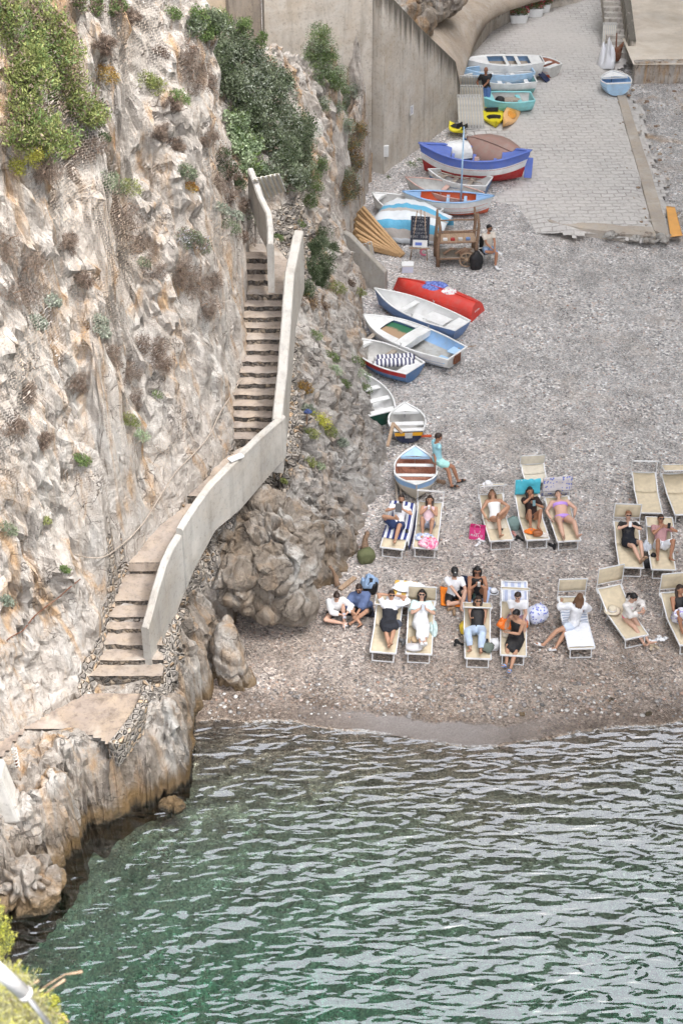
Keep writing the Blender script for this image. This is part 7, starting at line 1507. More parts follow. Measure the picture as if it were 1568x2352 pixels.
M = gm(1112, 252, 0); person('bald man in black t-shirt and blue shorts standing by the stacked loungers', M, (0, 0, 0.90), (-0.03, -0.04, 1.4), (-0.5, -0.8, -0.35), [(Vector((-0.10, -0.06, 0.09)), (0, -1, 0)), (Vector((0.12, 0.10, 0.09)), (0, -1, 0))], [(Vector((-0.32, -0.24, 1.06)), (-0.6, 0.4, -1)), (Vector((-0.14, -0.34, 1.04)), (1, 0.2, -0.6))], 'deep', 'black', 'bald', [('tshirt', BLACK, {'a': -0.05}), ('shorts', cloth('blue_denim', (0.10, 0.18, 0.38)), {'f': 0.42})], k=1.03, shoes=(BLACK, 'slide'), head=(-0.05, -0.15, 1))
# ------------------------------------------------------------------ stall, gear and other things at the back
# striped tarpaulin over a boat-sized heap
tp = [(852, 488), (1025, 500), (1035, 572), (930, 566), (868, 540)]
def tarp():
    a0, a1 = PG(858, 520), PG(1028, 548); rows = []
    ax = (a1 - a0); L = ax.length; u = ax.normalized(); v = Vector((-u.y, u.x, 0)); 
    for i in range(31):
        s = i / 30; row = []
        for j in range(27):
            q = j / 26 * 2 - 1; w = 0.95 * (0.72 + 0.28 * math.sin(math.pi * min(1, s + 0.15)))
            x = math.sin(q * math.pi / 2) * w * (1 + 0.08 * noise.noise((s * 4, q * 2, 3))); h = 0.85 * (1 - abs(q) ** 3.2) * (0.72 + 0.35 * math.sin(math.pi * s)) * (1 - max(0, (0.08 - s) / 0.08) * 0.7)
            p = a0 + u * (s * L) + v * x; z = G(p.x, p.y) + max(0.05, h + 0.09 * noise.noise((s * 5, q * 3, 1)) + 0.04 * noise.noise((s * 16, q * 6, 2)))
            row.append(Vector((p.x, p.y, z)))
        rows.append(row)
    t = NT('striped_tarpaulin'); at = t.attr('st').outputs[2]; f = t.math('FRACT', t.math('MULTIPLY', at, 5.5)); f = t.math('GREATER_THAN', f, 0.58); g = t.math('GREATER_THAN', t.math('FRACT', t.math('ADD', t.math('MULTIPLY', at, 5.5), 0.3)), 0.80)
    c = t.mix(f, (0.72, 0.76, 0.78), (0.12, 0.42, 0.62)); c = t.mix(g, c, (0.50, 0.46, 0.42)); wn_ = t.noise(5, t.geo, 4); m = t.done(c, 0.55, t.bump(wn_, 0.05, 0.8))
    mb = MB(); mb.grid(rows, 0, True); o = mb.build('tarpaulin', m, None, 'pale tarpaulin with blue stripes covering a boat beside the chalkboard', 'tarpaulin', solid=0.01)
    at = o.data.attributes.new('st', 'FLOAT', 'POINT'); at.data.foreach_set('value', np.array([(0.25 + 0.5 * (j / 26)) for i in range(31) for j in range(27)], np.float32))
tarp()
# bundled cane screens fanned out against the rock
root = empty('cane_screen_stack', PG(868, 560), 0, 'fan of bundled orange-brown cane screens leaning at the cliff foot', 'cane screens'); inv = Matrix.Translation(-Vector(root.location))
def cane_mat():
    t = NT('cane'); tc = t.n('ShaderNodeTexCoord').outputs['Object']; a = t.noise(5, t.mapv((8, 8, 8), tc), 3); c = t.ramp(a, [(0.3, (0.42, 0.24, 0.10)), (0.7, (0.66, 0.44, 0.24))]); return t.done(c, 0.7, t.bump(a, 0.02))
CANE = cane_mat()
for i, (ta, tz, ba) in enumerate((((824, 486), 0.85, (922, 588)), ((818, 500), 0.75, (918, 586)), ((814, 514), 0.70, (912, 586)), ((812, 530), 0.62, (906, 585)), ((814, 544), 0.52, (900, 583)), ((820, 554), 0.42, (894, 581)), ((830, 480), 0.95, (926, 586)))):
    a = PG(*ta, tz); b = PG(*ba, 0.08); mb = MB(); mb.T = inv; d = (b - a); s = Vector((0.03, -0.02, 0.05))
    for k in range(3): mb.tube([a + s * (k - 1) * 1.6, a.lerp(b, 0.5) + s * (k - 1) * 1.4 + Vector((0, 0, -0.02)), b + s * (k - 1) * 0.9], [0.06, 0.055, 0.045], 8)
    mb.build('cane_roll', CANE, root)
def folded_frames(label, items, cat='folded lounger', grp=None):
    """folded lounger frames leaning: each a narrow loop of white tubes with cream canvas"""
    for lb, a, b, za, zb, wd in items:
        A = PG(*a, za); B_ = PG(*b, zb); root = empty('folded_lounger', B_, 0, lb, cat, grp); inv = Matrix.Translation(-Vector(B_)); d = (A - B_).normalized(); sd = d.cross(Vector((0, 1, 0.2))).normalized()
        for k in (-1, 1):
            mb = MB(); mb.T = inv; mb.bar(B_ + sd * wd / 2 * k, A + sd * wd / 2 * k, 0.03, 0.03); mb.build('rail', GREYW, root)
        mb = MB(); mb.T = inv; mb.add([B_ + sd * wd * .42 + d * .15, B_ - sd * wd * .42 + d * .15, A - sd * wd * .42 - d * .1, A + sd * wd * .42 - d * .1], [(0, 1, 2, 3)]); mb.build('canvas', CANVAS2, root, solid=0.01)
        mb = MB(); mb.T = inv; mb.bar(B_ - sd * wd / 2, B_ + sd * wd / 2, 0.025, 0.025); mb.bar(A - sd * wd / 2, A + sd * wd / 2, 0.025, 0.025); mb.build('crossbar', GREYW, root)
folded_frames('', [('folded lounger frame leaning at the end of the small concrete wall', (836, 560), (846, 600), 0.9, 0.05, 0.12), ('folded lounger beside another at the end of the small concrete wall', (848, 556), (858, 606), 0.9, 0.05, 0.12)])
its = []
for r_ in range(3):
    for k in range(9):
        its.append(('folded grey lounger in the tall stack by the standing man', (1052 + k * 6.2 + r_ * 3, 218 - r_ * 22), (1056 + k * 6.6 + r_ * 2, 296 - r_ * 34), 1.25, 0.05, 0.07))
folded_frames('', its, grp='folded loungers stacked against the retaining wall')
folded_frames('', [('folded grey lounger leaning with others beside the concrete stair', (1386 + k * 4.5, 52), (1384 + k * 4.0, 108), 1.0, 0.05, 0.06) for k in range(7)], grp='folded loungers beside the concrete stair')
folded_frames('', [('folded lounger frame under the bushes at the top of the steps', None, None, 0, 0, 0)][:0])
for i, (x0, y0, x1, y1) in enumerate(((586, 412, 606, 462), (594, 408, 616, 458), (604, 406, 624, 452), (616, 404, 634, 448), (626, 402, 642, 444), (636, 400, 652, 440))):
    a, b = W(x0, y0, 8.6), W(x1, y1, 7.7); A, B_ = a, b; root = empty('folded_lounger', B_, 0, 'folded grey lounger stored under the bushes above the steps', 'folded lounger', 'folded loungers stored under the bushes'); inv = Matrix.Translation(-Vector(B_))
    for k in (-1, 1): mb = MB(); mb.T = inv; mb.bar(B_ + Vector((0.05 * k, 0, 0)), A + Vector((0.05 * k, 0, 0)), 0.025, 0.03); mb.build('rail', GREYW, root)
    mb = MB(); mb.T = inv; mb.bar(B_ + Vector((0, 0.02, 0)), A + Vector((0, 0.02, 0)), 0.07, 0.01); mb.build('canvas', CANVAS2, root)
# chalkboard
pc = PG(962, 592); cb = empty('chalkboard', pc, R(-6), 'black chalkboard on a wooden easel in front of the striped tarpaulin', 'chalkboard'); tl = Matrix.Rotation(R(-14), 4, 'X')
mb = MB(); mb.T = Matrix.Translation((0, 0, 0.95)) @ tl; mb.box((0, 0, 0), (0.62, 0.025, 0.98), 0, None, 0.005); mb.build('board', paint('chalkboard_black', (0.03, 0.035, 0.05), 0.7, 0.2, dirt=(0.12, 0.12, 0.14)), cb)
mb = MB(); Mx = Matrix.Translation((0, 0, 0.95)) @ tl @ Matrix.Translation((0, -0.018, 0.40)); letters(mb, [' ', ' ', ' ', 'PRIVATE', ' ', 'BOAT TOUR'], Mx, 0.085, 0.052, 0.010, 1.45)
for ln in (0, 1, 2, 4):      # lines too blurred to read: loose chalk strokes
    for k in range(9):
        x = -0.24 + k * 0.053; z = -ln * 0.123; q = [Mx @ Vector((x + random.uniform(0, .03), 0, z + random.uniform(0, .085))) for _ in range(4)]
        for a_, b_ in zip(q[:-1], q[1:]): mb.bar(a_, b_, 0.009, 0.004, 0, up=(Mx.to_3x3() @ Vector((0, -1, 0)))); mb.build('chalk_writing', GREYW, cb)
mb = MB(); mb.T = Matrix.Translation((0, 0, 0.95)) @ tl; mb.box((0.02, -0.03, -0.40), (0.48, 0.012, 0.24)); mb.build('leaflet', WHITE, cb)
mb = MB(); mb.T = Matrix.Translation((0, 0, 0.95)) @ tl; mb.box((-0.03, -0.04, -0.41), (0.22, 0.006, 0.10)); mb.build('leaflet_print', PERI, cb)
for a, b in (((-0.28, -0.22, 0), (-0.12, 0.15, 1.6)), ((0.28, -0.22, 0), (0.12, 0.15, 1.6)), ((0, 0.55, 0), (0, 0.12, 1.65))): mb = MB(); mb.tube([a, b], 0.018, 6); mb.build('leg', WOOD, cb)
mb = MB(); mb.bar((-0.34, -0.17, 0.42), (0.34, -0.17, 0.42), 0.05, 0.03); mb.build('ledge', WOOD, cb)
# rustic cart stall
pc = PG(1047, 606); ct = empty('cart_stall', pc, R(4), 'rustic driftwood cart stall with a spoked wheel in front', 'stall')
for x, y, h in ((-0.62, -0.15, 1.75), (0.62, -0.15, 1.85), (-0.62, 0.55, 1.7), (0.62, 0.55, 1.75)):
    mb = MB(); mb.tube([(x, y, 0), (x + random.uniform(-.04, .04), y, h * .4), (x + random.uniform(-.05, .05), y, h * .75), (x + random.uniform(-.03, .03), y, h)], [0.07, 0.06, 0.05, 0.035], 8); mb.build('post', WOODD, ct)
for z, y in ((0.28, -0.18), (0.85, -0.18), (1.25, -0.15), (0.85, 0.55), (1.3, 0.55)): mb = MB(); mb.tube([(-0.66, y, z), (0, y, z + random.uniform(-.03, .03)), (0.66, y, z)], 0.028, 6); mb.build('rail', WOODD, ct)
mb = MB(); mb.box((0, 0.18, 0.83), (1.24, 0.70, 0.04)); mb.build('shelf', WOOD, ct); mb = MB(); mb.box((0, 0.18, 0.30), (1.24, 0.70, 0.04)); mb.build('shelf', WOODG, ct)
wh = MB(); 
wh.tube([(0.30 + 0.24 * math.cos(a), -0.28, 0.27 + 0.24 * math.sin(a)) for a in np.linspace(0, 2 * math.pi, 25)], 0.022, 6, cap=False)
for k in range(4): a = k * math.pi / 4 + .2; wh.tube([(0.30 - 0.24 * math.cos(a), -0.28, 0.27 - 0.24 * math.sin(a)), (0.30 + 0.24 * math.cos(a), -0.28, 0.27 + 0.24 * math.sin(a))], 0.014, 5)
wh.ball((0.30, -0.28, 0.27), (0.06, 0.04, 0.06)); wh.build('wheel', WOOD, ct)
for i in range(5): mb = MB(); a = Vector((random.uniform(-.5, .3), -0.2, random.uniform(.4, .6))); mb.tube([a, a + Vector((random.uniform(.1, .3), .05, .15)), a + Vector((random.uniform(.3, .5), 0, random.uniform(-.1, .2)))], [0.05, 0.04, 0.02], 6); mb.build('branch', WOODD, ct)
for i in range(4): mb = MB(); mb.box((-0.4 + i * 0.25, 0.0, 0.89), (0.14, 0.12, 0.07), 0, None, 0.01); mb.build('goods_box', [WHITE, DRED, GREYW, MBLUE][i], ct)
pb = PG(935, 624); mb = MB(); mb.box((0, 0, 0.13), (0.36, 0.30, 0.24), 0, None, 0.01); bx = mb.build('cool_box', paint('pale_lilac_plastic', (0.66, 0.68, 0.80), 0.5, 0.05), None, None, None); tag(bx, 'small pale box with a white lid standing alone on the gravel', 'box'); bx.location = pb
mb = MB(); mb.box((0, 0, 0.27), (0.39, 0.33, 0.05), 0, None, 0.01); mb.build('lid', WHITE, bx)
mb = MB(); mb.tube([PG(973, 585, 0.06) + Vector((0.11 * math.cos(a), 0, 0.10 + 0.11 * math.sin(a))) for a in np.linspace(0.9, 5.3, 14)], 0.035, 8); mb.build('swim_ring', paint('pink_vinyl', (0.85, 0.25, 0.35), 0.4, 0.05), None, 'pink swim ring poking out from under the striped tarpaulin', 'swim ring')
# gear in the white boat
for i in range(9):
    x = random.uniform(-0.4, 0.4); y = random.uniform(-0.9, 0.7); mb = MB(); mb.tube([(x, y, h14.D * 0.95), (x + random.uniform(-.2, .2), y - random.uniform(.3, .5), h14.D * 1.0)], random.uniform(.05, .10), 8); mb.build('fender', [WHITE, GREYW, ORED, WHITE, TURQ][i % 5], r14)
# striped cushions in the blue-hulled boat
for k, (x, y0) in enumerate(((0.12, -0.15), (-0.18, -0.25))):
    M_ = Matrix.Translation(r19.location) @ r19.rotation_euler.to_matrix().to_4x4(); rows = []
    mb = MB(); P_ = [(-0.75 + 1.5 * i / 24, 0.0) for i in range(25)]; mb.tube([(p[0] * 0.8, p[1], 0) for p in P_], [(0.13 if 1 < i < 23 else 0.08) * (1 - 0.05 * math.cos(i * math.pi / 2)) for i in range(25)], 12)
    o = mb.build('cushion', cloth_s('cushion_stripe', (0.78, 0.77, 0.78), (0.10, 0.10, 0.17), 0.12, 0), None, ['far rolled cushion with navy and white stripes in the blue-hulled boat', 'near rolled cushion with navy and white stripes in the blue-hulled boat'][k], 'cushion'); o.matrix_world = M_ @ Matrix.Translation((0.12 - 0.22 * k, -0.35 - 0.14 * k, h19.D * 0.98)) @ Matrix.Rotation(-math.atan2(M_[1][0], M_[0][0]) + R(8), 4, 'Z')
plank('broad grey plank leaning inside the blue-hulled boat', (838, 812), (868, 790), 0.14, 0.03, WOODG, 0.40, 0.46)
# clothes on the upturned red boat
kz = h16.D * 1.02 + 0.02; M16 = Matrix.Translation(r16.location) @ r16.rotation_euler.to_matrix().to_4x4()
blob_cloth('jacket', 'blue and red tracksuit top thrown over the upturned red boat', M16 @ Vector((0.05, 0.15, kz - 0.08)), (0.85, 0.62), cloth('blue_tracksuit', (0.20, 0.27, 0.62), (0.10, 0.13, 0.36), pattern='tie'), 'jacket', 24, 5.5, 0.12)
blob_cloth('clothing', 'white and pink clothes and shoes on the keel of the red boat', M16 @ Vector((0.05, -0.45, kz - 0.06)), (0.50, 0.44), cloth('whitepink', (0.80, 0.78, 0.76), (0.75, 0.35, 0.40), pattern='blot'), 'clothing', 20, 6.5, 0.12)
# boat trailer / gangplank beside the far boats
A, B_ = PG(1224, 150, 0.55), PG(1258, 187, 0.06); mb = MB(); mb.bar(A, B_, 0.32, 0.05); o = mb.build('gangplank', NAVY, None, 'dark blue gangplank sloping down behind the turquoise dinghies', 'gangplank')
mb = MB(); q = PG(1232, 172); mb.box(q + Vector((0, 0.1, 0.22)), (0.45, 0.5, 0.36), 0, None, 0.03); mb.build('crate', BLACK, None, 'black crate under the dark blue gangplank', 'crate')
# plastic sheeting, rusty anchor gear by the small blue boat
blob_cloth('plastic_sheet', 'translucent white plastic sheet wrapped over something behind the lone sky-blue boat', PG(1392, 150), (0.75, 1.1), paint('plastic_sheet', (0.75, 0.75, 0.77), 0.3, 0.03), 'plastic sheet', 26, 8.8, 1.0)
q = PG(1412, 146)
mb = MB(); mb.tube([q + Vector((0.05, 0.3, 0)), q + Vector((0, 0.4, 1.15))], 0.03, 6); mb.tube([q + Vector((-0.3, 0.2, 0.1)), q + Vector((0.3, 0.35, 0.7)), q + Vector((0.1, 0.2, 0.05))], [0.09, 0.12, 0.08], 7); mb.ball(q + Vector((0.05, 0.25, 0.3)), (0.22, 0.2, 0.32), 8, 6); mb.build('rusty_gear', RUST, None, 'rusty brown gear heaped at the foot of the concrete stair', 'scrap metal')
# orange board lying at the lower right of the slipway
mat_on_ground('orange_board', 'flat orange board leaning at the right side of the slipway end', ((1538, 546), (1566, 544), (1548, 478), (1528, 476)), paint('orange_board', (0.72, 0.36, 0.10), 0.6, 0.15), 'board')
# planters with red flowers
def planter(label, px, py, w):
    p = PG(px, py); root = empty('flower_planter', p, R(random.uniform(-10, 25)), label, 'planter'); rows = []
    for z, k in ((0, .78), (0.05, .82), (0.36, 1.0), (0.38, 1.04), (0.40, 1.04), (0.40, .94), (0.34, .92)): rows.append([Vector((w / 2 * k * math.copysign(abs(math.cos(a)) ** .5, math.cos(a)), 0.17 * k * math.copysign(abs(math.sin(a)) ** .5, math.sin(a)), z)) for a in np.linspace(0, 2 * math.pi, 21)[:-1]])
    mb = MB(); mb.grid(rows, 0, True, True); mb.build('tub', WHITE, root)
    return root, p
# white post + railing seen at the bottom-left corner, close to the camera
a = ray(-60, 2180) * 9.2 + Vector((0, 0, CH)); b = ray(62, 2285) * 9.6 + Vector((0, 0, CH)); c = ray(150, 2400) * 10.0 + Vector((0, 0, CH))
rl = empty('parasol_pole', b, 0, 'thick white pole with a thin grey rod at the lower left corner', 'pole'); inv = Matrix.Translation(-Vector(b))
mb = MB(); mb.T = inv; mb.tube([a, b], 0.046, 20); mb.tube([b, b.lerp(a, 0.06)], 0.049, 20); mb.build('tube', paint('glossy_white', (0.82, 0.80, 0.78), 0.3, 0.0), rl); mb = MB(); mb.T = inv; mb.tube([b.lerp(a, 0.05), c], 0.017, 12); mb.build('rod', METAL, rl)
# whitewashed post end at the left edge of the ledge with a coiled mooring spring
q = W(-4, 1765, 2.75); mb = MB(); mb.box((q.x - 0.1, q.y, 2.1), (0.62, 0.45, 1.35), 0, Matrix.Rotation(R(-10), 3, 'Y'), 0.07); mb.build('end_wall', concrete('whitewash', (0.66, 0.64, 0.60), (0.40, 0.38, 0.34), 0.4, 0.1), None, 'blunt whitewashed wall end at the left edge above the sea rocks', 'wall')
q = W(40, 1762, 2.0); root = empty('coil_spring', q, 0, 'upright steel coil spring standing on the ledge by the whitewashed pillar', 'spring'); mb = MB(); mb.tube([(0.05 * math.cos(t), 0.05 * math.sin(t), t / 70.0) for t in np.linspace(0, 2 * math.pi * 6, 90)], 0.012, 5); mb.build('coil', GREYW, root); mb = MB(); mb.tube([(0, 0, 0), (0, 0, 0.2)], 0.02, 6); mb.build('core', RUST, root)
q = W(585, 2003, 0.0)

# ------------------------------------------------------------------ rockfall netting and its anchor ropes
def netting():
    st = 4; bx, by = CX[::st, ::st], CY[::st, ::st]; bz = rbf(bx, by)
    zz = bz - CH; f_ = by * CT - zz * ST; u_ = by * ST + zz * CT; px = 784 + bx / f_ * FF; py = 1176 - u_ / f_ * FF
    NP = [(-400, -300), (415, -300), (440, 100), (490, 240), (545, 560), (556, 700), (540, 850), (520, 905), (470, 1000), (400, 1090), (310, 1225), (235, 1275), (160, 1262), (60, 1400), (-400, 1560)]
    m = inside(NP, px, py) & (bz < 19) & (bz > 2)
    gy_, gx__ = np.gradient(bz, STEP * st); nr = np.stack([-gx__, -gy_, np.ones_like(bz)], -1); nr /= np.linalg.norm(nr, axis=-1, keepdims=True)
    off = np.empty(bz.shape)
    for i in range(bz.shape[0]):
        for j in range(bz.shape[1]):
            if m[i, j]:
                x, y, z = bx[i, j], by[i, j], bz[i, j]; off[i, j] = 0.08 + 0.16 * noise.ridged_multi_fractal((x * 0.8, y * 0.55 + 3, z * 0.06), 1.0, 2.0, 2, 1.0, 2.0) + 0.10 * noise.noise((x * 0.9, y * 0.9, z * 0.5)) - 0.10
            else: off[i, j] = 0
    v = np.stack([bx, by, bz], -1) + nr * off[..., None]; n, k = bz.shape; ii = np.arange(n * k).reshape(n, k); q = m[:-1, :-1] & m[1:, 1:] & m[1:, :-1] & m[:-1, 1:]
    t = NT('wire_netting'); P = t.geo; s = t.n('ShaderNodeSeparateXYZ', {0: P}); wob = t.noise(1.2, P, 2)
    uu = t.math('ADD', t.math('ADD', s.outputs[0], t.math('MULTIPLY', s.outputs[1], -0.35)), t.math('MULTIPLY', wob, 0.35)); vv = t.math('ADD', t.math('MULTIPLY', s.outputs[2], 1.08), t.math('MULTIPLY', wob, 0.2)); cv = t.n('ShaderNodeCombineXYZ', {0: uu, 1: vv}).outputs[0]
    br = t.n('ShaderNodeTexBrick', {'Vector': cv, 'Scale': 1.0, 'Mortar Size': 0.0027, 'Mortar Smooth': 0.25, 'Brick Width': 0.066, 'Row Height': 0.056}).outputs[1]
    col = t.mix(t.ramp(t.noise(0.5, P, 3), [(0.4, 0), (0.6, 1)]), (0.56, 0.45, 0.35), (0.62, 0.58, 0.54))
    b_ = t.n('ShaderNodeBsdfDiffuse', {'Color': col}).outputs[0]; tr = t.n('ShaderNodeBsdfTransparent').outputs[0]
    br = t.math('MULTIPLY', br, t.ramp(t.noise(0.45, P, 3, 0.6), [(0.38, 0.12), (0.58, 1)])); t.t.links.new(t.n('ShaderNodeMixShader', {0: br, 1: tr, 2: b_}).outputs[0], t.out.inputs[0])
    o = np_mesh('rockfall_net', v.reshape(-1, 3), np.stack([ii[:-1, :-1][q], ii[:-1, 1:][q], ii[1:, 1:][q], ii[1:, :-1][q]], 1), t.mat, None, label='brown hexagonal wire rockfall netting draped over the cliff left of the stairs', cat='netting'); return o
net = netting()
def rope(label, L_, rad, m):
    P_ = []
    for a, b in zip(L_[:-1], L_[1:]):
        for k in range(6): h_, n__ = hit(a[0] + (b[0] - a[0]) * k / 6, a[1] + (b[1] - a[1]) * k / 6); P_.append(h_ + n__ * 0.10)
    for _ in range(2): P_ = [P_[0]] + [(P_[i - 1] + P_[i] * 2 + P_[i + 1]) / 4 for i in range(1, len(P_) - 1)] + [P_[-1]]
    mb = MB(); mb.tube(P_, rad, 6); mb.build('anchor_rope', m, None, label, 'rope')
rope('long anchor rope along the bottom hem of the netting beside the stairs', [(548, 870), (500, 940), (470, 1010), (400, 1085), (330, 1190), (290, 1235), (235, 1278), (150, 1270)], 0.014, WOODG)
rope('short rusty cable across the netting at lower left', [(180, 1330), (110, 1385), (50, 1440), (0, 1480)], 0.012, RUST)
# ------------------------------------------------------------------ plants
def leaf_mat(name, c1, c2, tr=0.25):
    if name in MC: return MC[name]
    t = NT(name); a = t.noise(3.0, t.geo, 3, 0.6); b = t.noise(23, t.geo, 2); v = t.attr('lv').outputs[2]
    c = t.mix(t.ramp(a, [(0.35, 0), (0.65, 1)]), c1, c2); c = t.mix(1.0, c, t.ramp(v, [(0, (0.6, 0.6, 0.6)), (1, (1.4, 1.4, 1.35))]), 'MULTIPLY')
    d = t.n('ShaderNodeBsdfPrincipled', {'Base Color': c, 'Roughness': 0.6, 'Specular IOR Level': 0.25}).outputs[0]; tl_ = t.n('ShaderNodeBsdfTranslucent', {'Color': c}).outputs[0]
    t.t.links.new(t.n('ShaderNodeMixShader', {0: tr, 1: d, 2: tl_}).outputs[0], t.out.inputs[0]); MC[name] = t.mat; return t.mat
LMs = {'yg': leaf_mat('yellow_green_leaf', (0.18, 0.22, 0.07), (0.34, 0.36, 0.14)), 'ol': leaf_mat('grey_olive_leaf', (0.12, 0.15, 0.09), (0.27, 0.31, 0.21)), 'dk': leaf_mat('dark_green_leaf', (0.05, 0.075, 0.035), (0.11, 0.145, 0.075)), 'lg': leaf_mat('pale_green_leaf', (0.30, 0.40, 0.24), (0.48, 0.55, 0.38)), 'gr': leaf_mat('silver_leaf', (0.24, 0.28, 0.22), (0.40, 0.43, 0.36)), 'bg': leaf_mat('bright_green_leaf', (0.11, 0.17, 0.055), (0.21, 0.28, 0.11)), 'br': leaf_mat('dry_brown_twig', (0.13, 0.09, 0.07), (0.26, 0.20, 0.16), 0.1), 'or': leaf_mat('rusty_leaf', (0.28, 0.13, 0.03), (0.36, 0.26, 0.08)), 'yl': leaf_mat('yellow_flower_leaf', (0.45, 0.46, 0.06), (0.62, 0.58, 0.16)), 'pu': leaf_mat('pale_flower', (0.45, 0.42, 0.52), (0.66, 0.66, 0.70)), 'pk': leaf_mat('pink_flower', (0.55, 0.05, 0.10), (0.75, 0.15, 0.2)), 'hay': leaf_mat('hay_grass', (0.40, 0.36, 0.22), (0.55, 0.55, 0.34), 0.3)}
rng = np.random.default_rng(3)
def leaves(name, parent, blobs, n, sz, m, inv, asp=2.4, droop=0.0, shell=0.45, jag=0.35):
    nb = []
    for c, r in blobs:
        if r > 0.22:
            for _ in range(8):
                d_ = Vector(rng.normal(size=3)); d_.normalize(); nb.append((Vector(c) + d_ * r * 0.62, r * float(rng.uniform(0.30, 0.52))))
            nb.append((Vector(c), r * 0.55))
        else: nb.append((c, r))
    blobs = nb; tot = sum(r ** 2 for _, r in blobs); VS = []; LV = []
    for c, r in blobs:
        k = max(8, int(n * r * r / tot)); d = rng.normal(size=(k, 3)); d /= np.linalg.norm(d, axis=1)[:, None]
        rad = r * (shell + (1 - shell) * rng.random(k) ** 0.6)
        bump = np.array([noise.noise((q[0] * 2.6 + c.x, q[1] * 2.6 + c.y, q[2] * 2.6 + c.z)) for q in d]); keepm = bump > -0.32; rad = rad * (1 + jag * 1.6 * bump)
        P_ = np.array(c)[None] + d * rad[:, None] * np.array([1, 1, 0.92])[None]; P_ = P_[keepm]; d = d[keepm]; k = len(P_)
        a = d * 0.6 + rng.normal(size=(k, 3)) * 0.7 + np.array([0, 0, 0.45 - droop]); a /= np.linalg.norm(a, axis=1)[:, None]
        b = np.cross(a, rng.normal(size=(k, 3))); b /= np.linalg.norm(b, axis=1)[:, None]; s = sz * (0.6 + 0.8 * rng.random(k))
        e1 = a * s[:, None]; e2 = b * (s / asp)[:, None]
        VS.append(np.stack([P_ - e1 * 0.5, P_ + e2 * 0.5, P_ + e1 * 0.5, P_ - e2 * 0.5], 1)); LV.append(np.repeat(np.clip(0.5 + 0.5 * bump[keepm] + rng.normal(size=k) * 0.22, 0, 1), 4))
    v = np.concatenate(VS).reshape(-1, 3) + np.array(inv); f = np.arange(len(v)).reshape(-1, 4); o = np_mesh(name, v, f, m, None, {'lv': np.concatenate(LV)}); o.parent = parent; return o
def shrub(name, label, bl, kinds, n=1500, sz=0.055, cat='shrub', lift=0.55, stems=5, grp=None, asp=2.4, stemm=None, z=None, zd=None, droop=0.0):
    """bl: (px, py, radius px) of each leafy lump; each is rooted on the rock behind it"""
    B_ = []; roots = []
    for px, py, rp in bl:
        if z is not None: h_ = W(px, py, z) if zd is None else Vector((0, 0, CH)) + ray(px, py) * zd; n__ = Vector((0, -0.6, 0.8))
        else:
            h_, n__ = hit(px, py)
            if h_.y > 41 and px < 720 and py < 300: d_ = ray(px, py); h_ = Vector((0, 0, CH)) + d_ * (39.5 / d_.y)
        dist = (h_ - Vector((0, 0, CH))).length; r = rp / FF * dist * 0.98; tow = (Vector((0, 0, CH)) - h_).normalized(); B_.append((h_ + tow * r * lift, r)); roots.append(h_ - n__ * 0.05)
    base = roots[0]; root = empty(name, base, 0, label, cat, grp); inv = -Vector(base)
    if not isinstance(kinds, (list, tuple)): kinds = [kinds]
    for kd in kinds:
        kd, fr_ = kd if isinstance(kd, tuple) else (kd, 1.0)
        if fr_ >= 1: leaves('crown' if cat == 'tree' else 'foliage', root, B_, n, sz, LMs[kd], inv, asp, droop)
        else: leaves('blossom' if kd in ('pu', 'pk', 'yl') else ('crown' if cat == 'tree' else 'foliage'), root, [(c + Vector((0, 0, 0.02)), r * 1.04) for c, r in B_], int(n * fr_), sz * (0.8 if kd in ('pu', 'pk') else 1), LMs[kd], inv, 1.5 if kd in ('pu', 'pk') else asp, droop, shell=0.8)
    for bi, ((c, r), q) in enumerate(zip(B_, roots)):
        mb = MB()
        for k in range(stems):
            e = c + Vector((random.uniform(-1, 1), random.uniform(-1, 1), random.uniform(-.4, 1))) * r * 0.7; mb.tube([q + inv, (q.lerp(e, 0.5) + Vector((random.uniform(-.1, .1), 0, random.uniform(0, .1))) * r) + inv, e + inv], [max(0.008, r * 0.04), max(0.006, r * 0.025), 0.004], 5)
        mb.build(('trunk' if bi == 0 else 'limb') if cat == 'tree' else 'stem', stemm or WOODD, root)
    return root
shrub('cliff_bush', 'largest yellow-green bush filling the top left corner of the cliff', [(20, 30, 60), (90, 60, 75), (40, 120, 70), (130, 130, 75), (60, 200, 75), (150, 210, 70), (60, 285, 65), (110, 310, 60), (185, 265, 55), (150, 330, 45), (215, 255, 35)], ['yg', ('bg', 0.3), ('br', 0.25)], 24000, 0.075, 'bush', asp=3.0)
shrub('cliff_bush', 'yellowish tuft at the lower tip of the top left bush', [(45, 380, 28), (75, 360, 30), (100, 345, 25)], 'yl', 1800, 0.045, 'bush')
shrub('dry_brush', 'dry brown brush hanging below the top left bush', [(110, 390, 45), (160, 370, 45), (215, 340, 35), (90, 30, 34)], 'br', 7000, 0.085, 'dry brush', asp=11, droop=0.9)
shrub('cliff_bush', 'dark green tuft at the very top between the bush and pale rock', [(215, 8, 30), (265, 15, 28), (185, 0, 30)], ['bg', ('br', 0.5)], 3500, 0.05, 'bush')
shrub('olive_tree', 'big grey-green tree leaning over the gully above the steps', [(490, 60, 42), (530, 95, 50), (500, 130, 45), (560, 130, 52), (530, 180, 50), (600, 160, 48), (570, 230, 58), (630, 230, 58), (600, 290, 58), (660, 300, 58), (640, 350, 52), (690, 360, 45), (620, 400, 34), (680, 410, 36), (640, 180, 35), (700, 300, 38), (450, 60, 26)], [('ol', 1.0), ('dk', 0.4), ('gr', 0.25)], 40000, 0.068, 'tree', lift=0.9, stems=4)
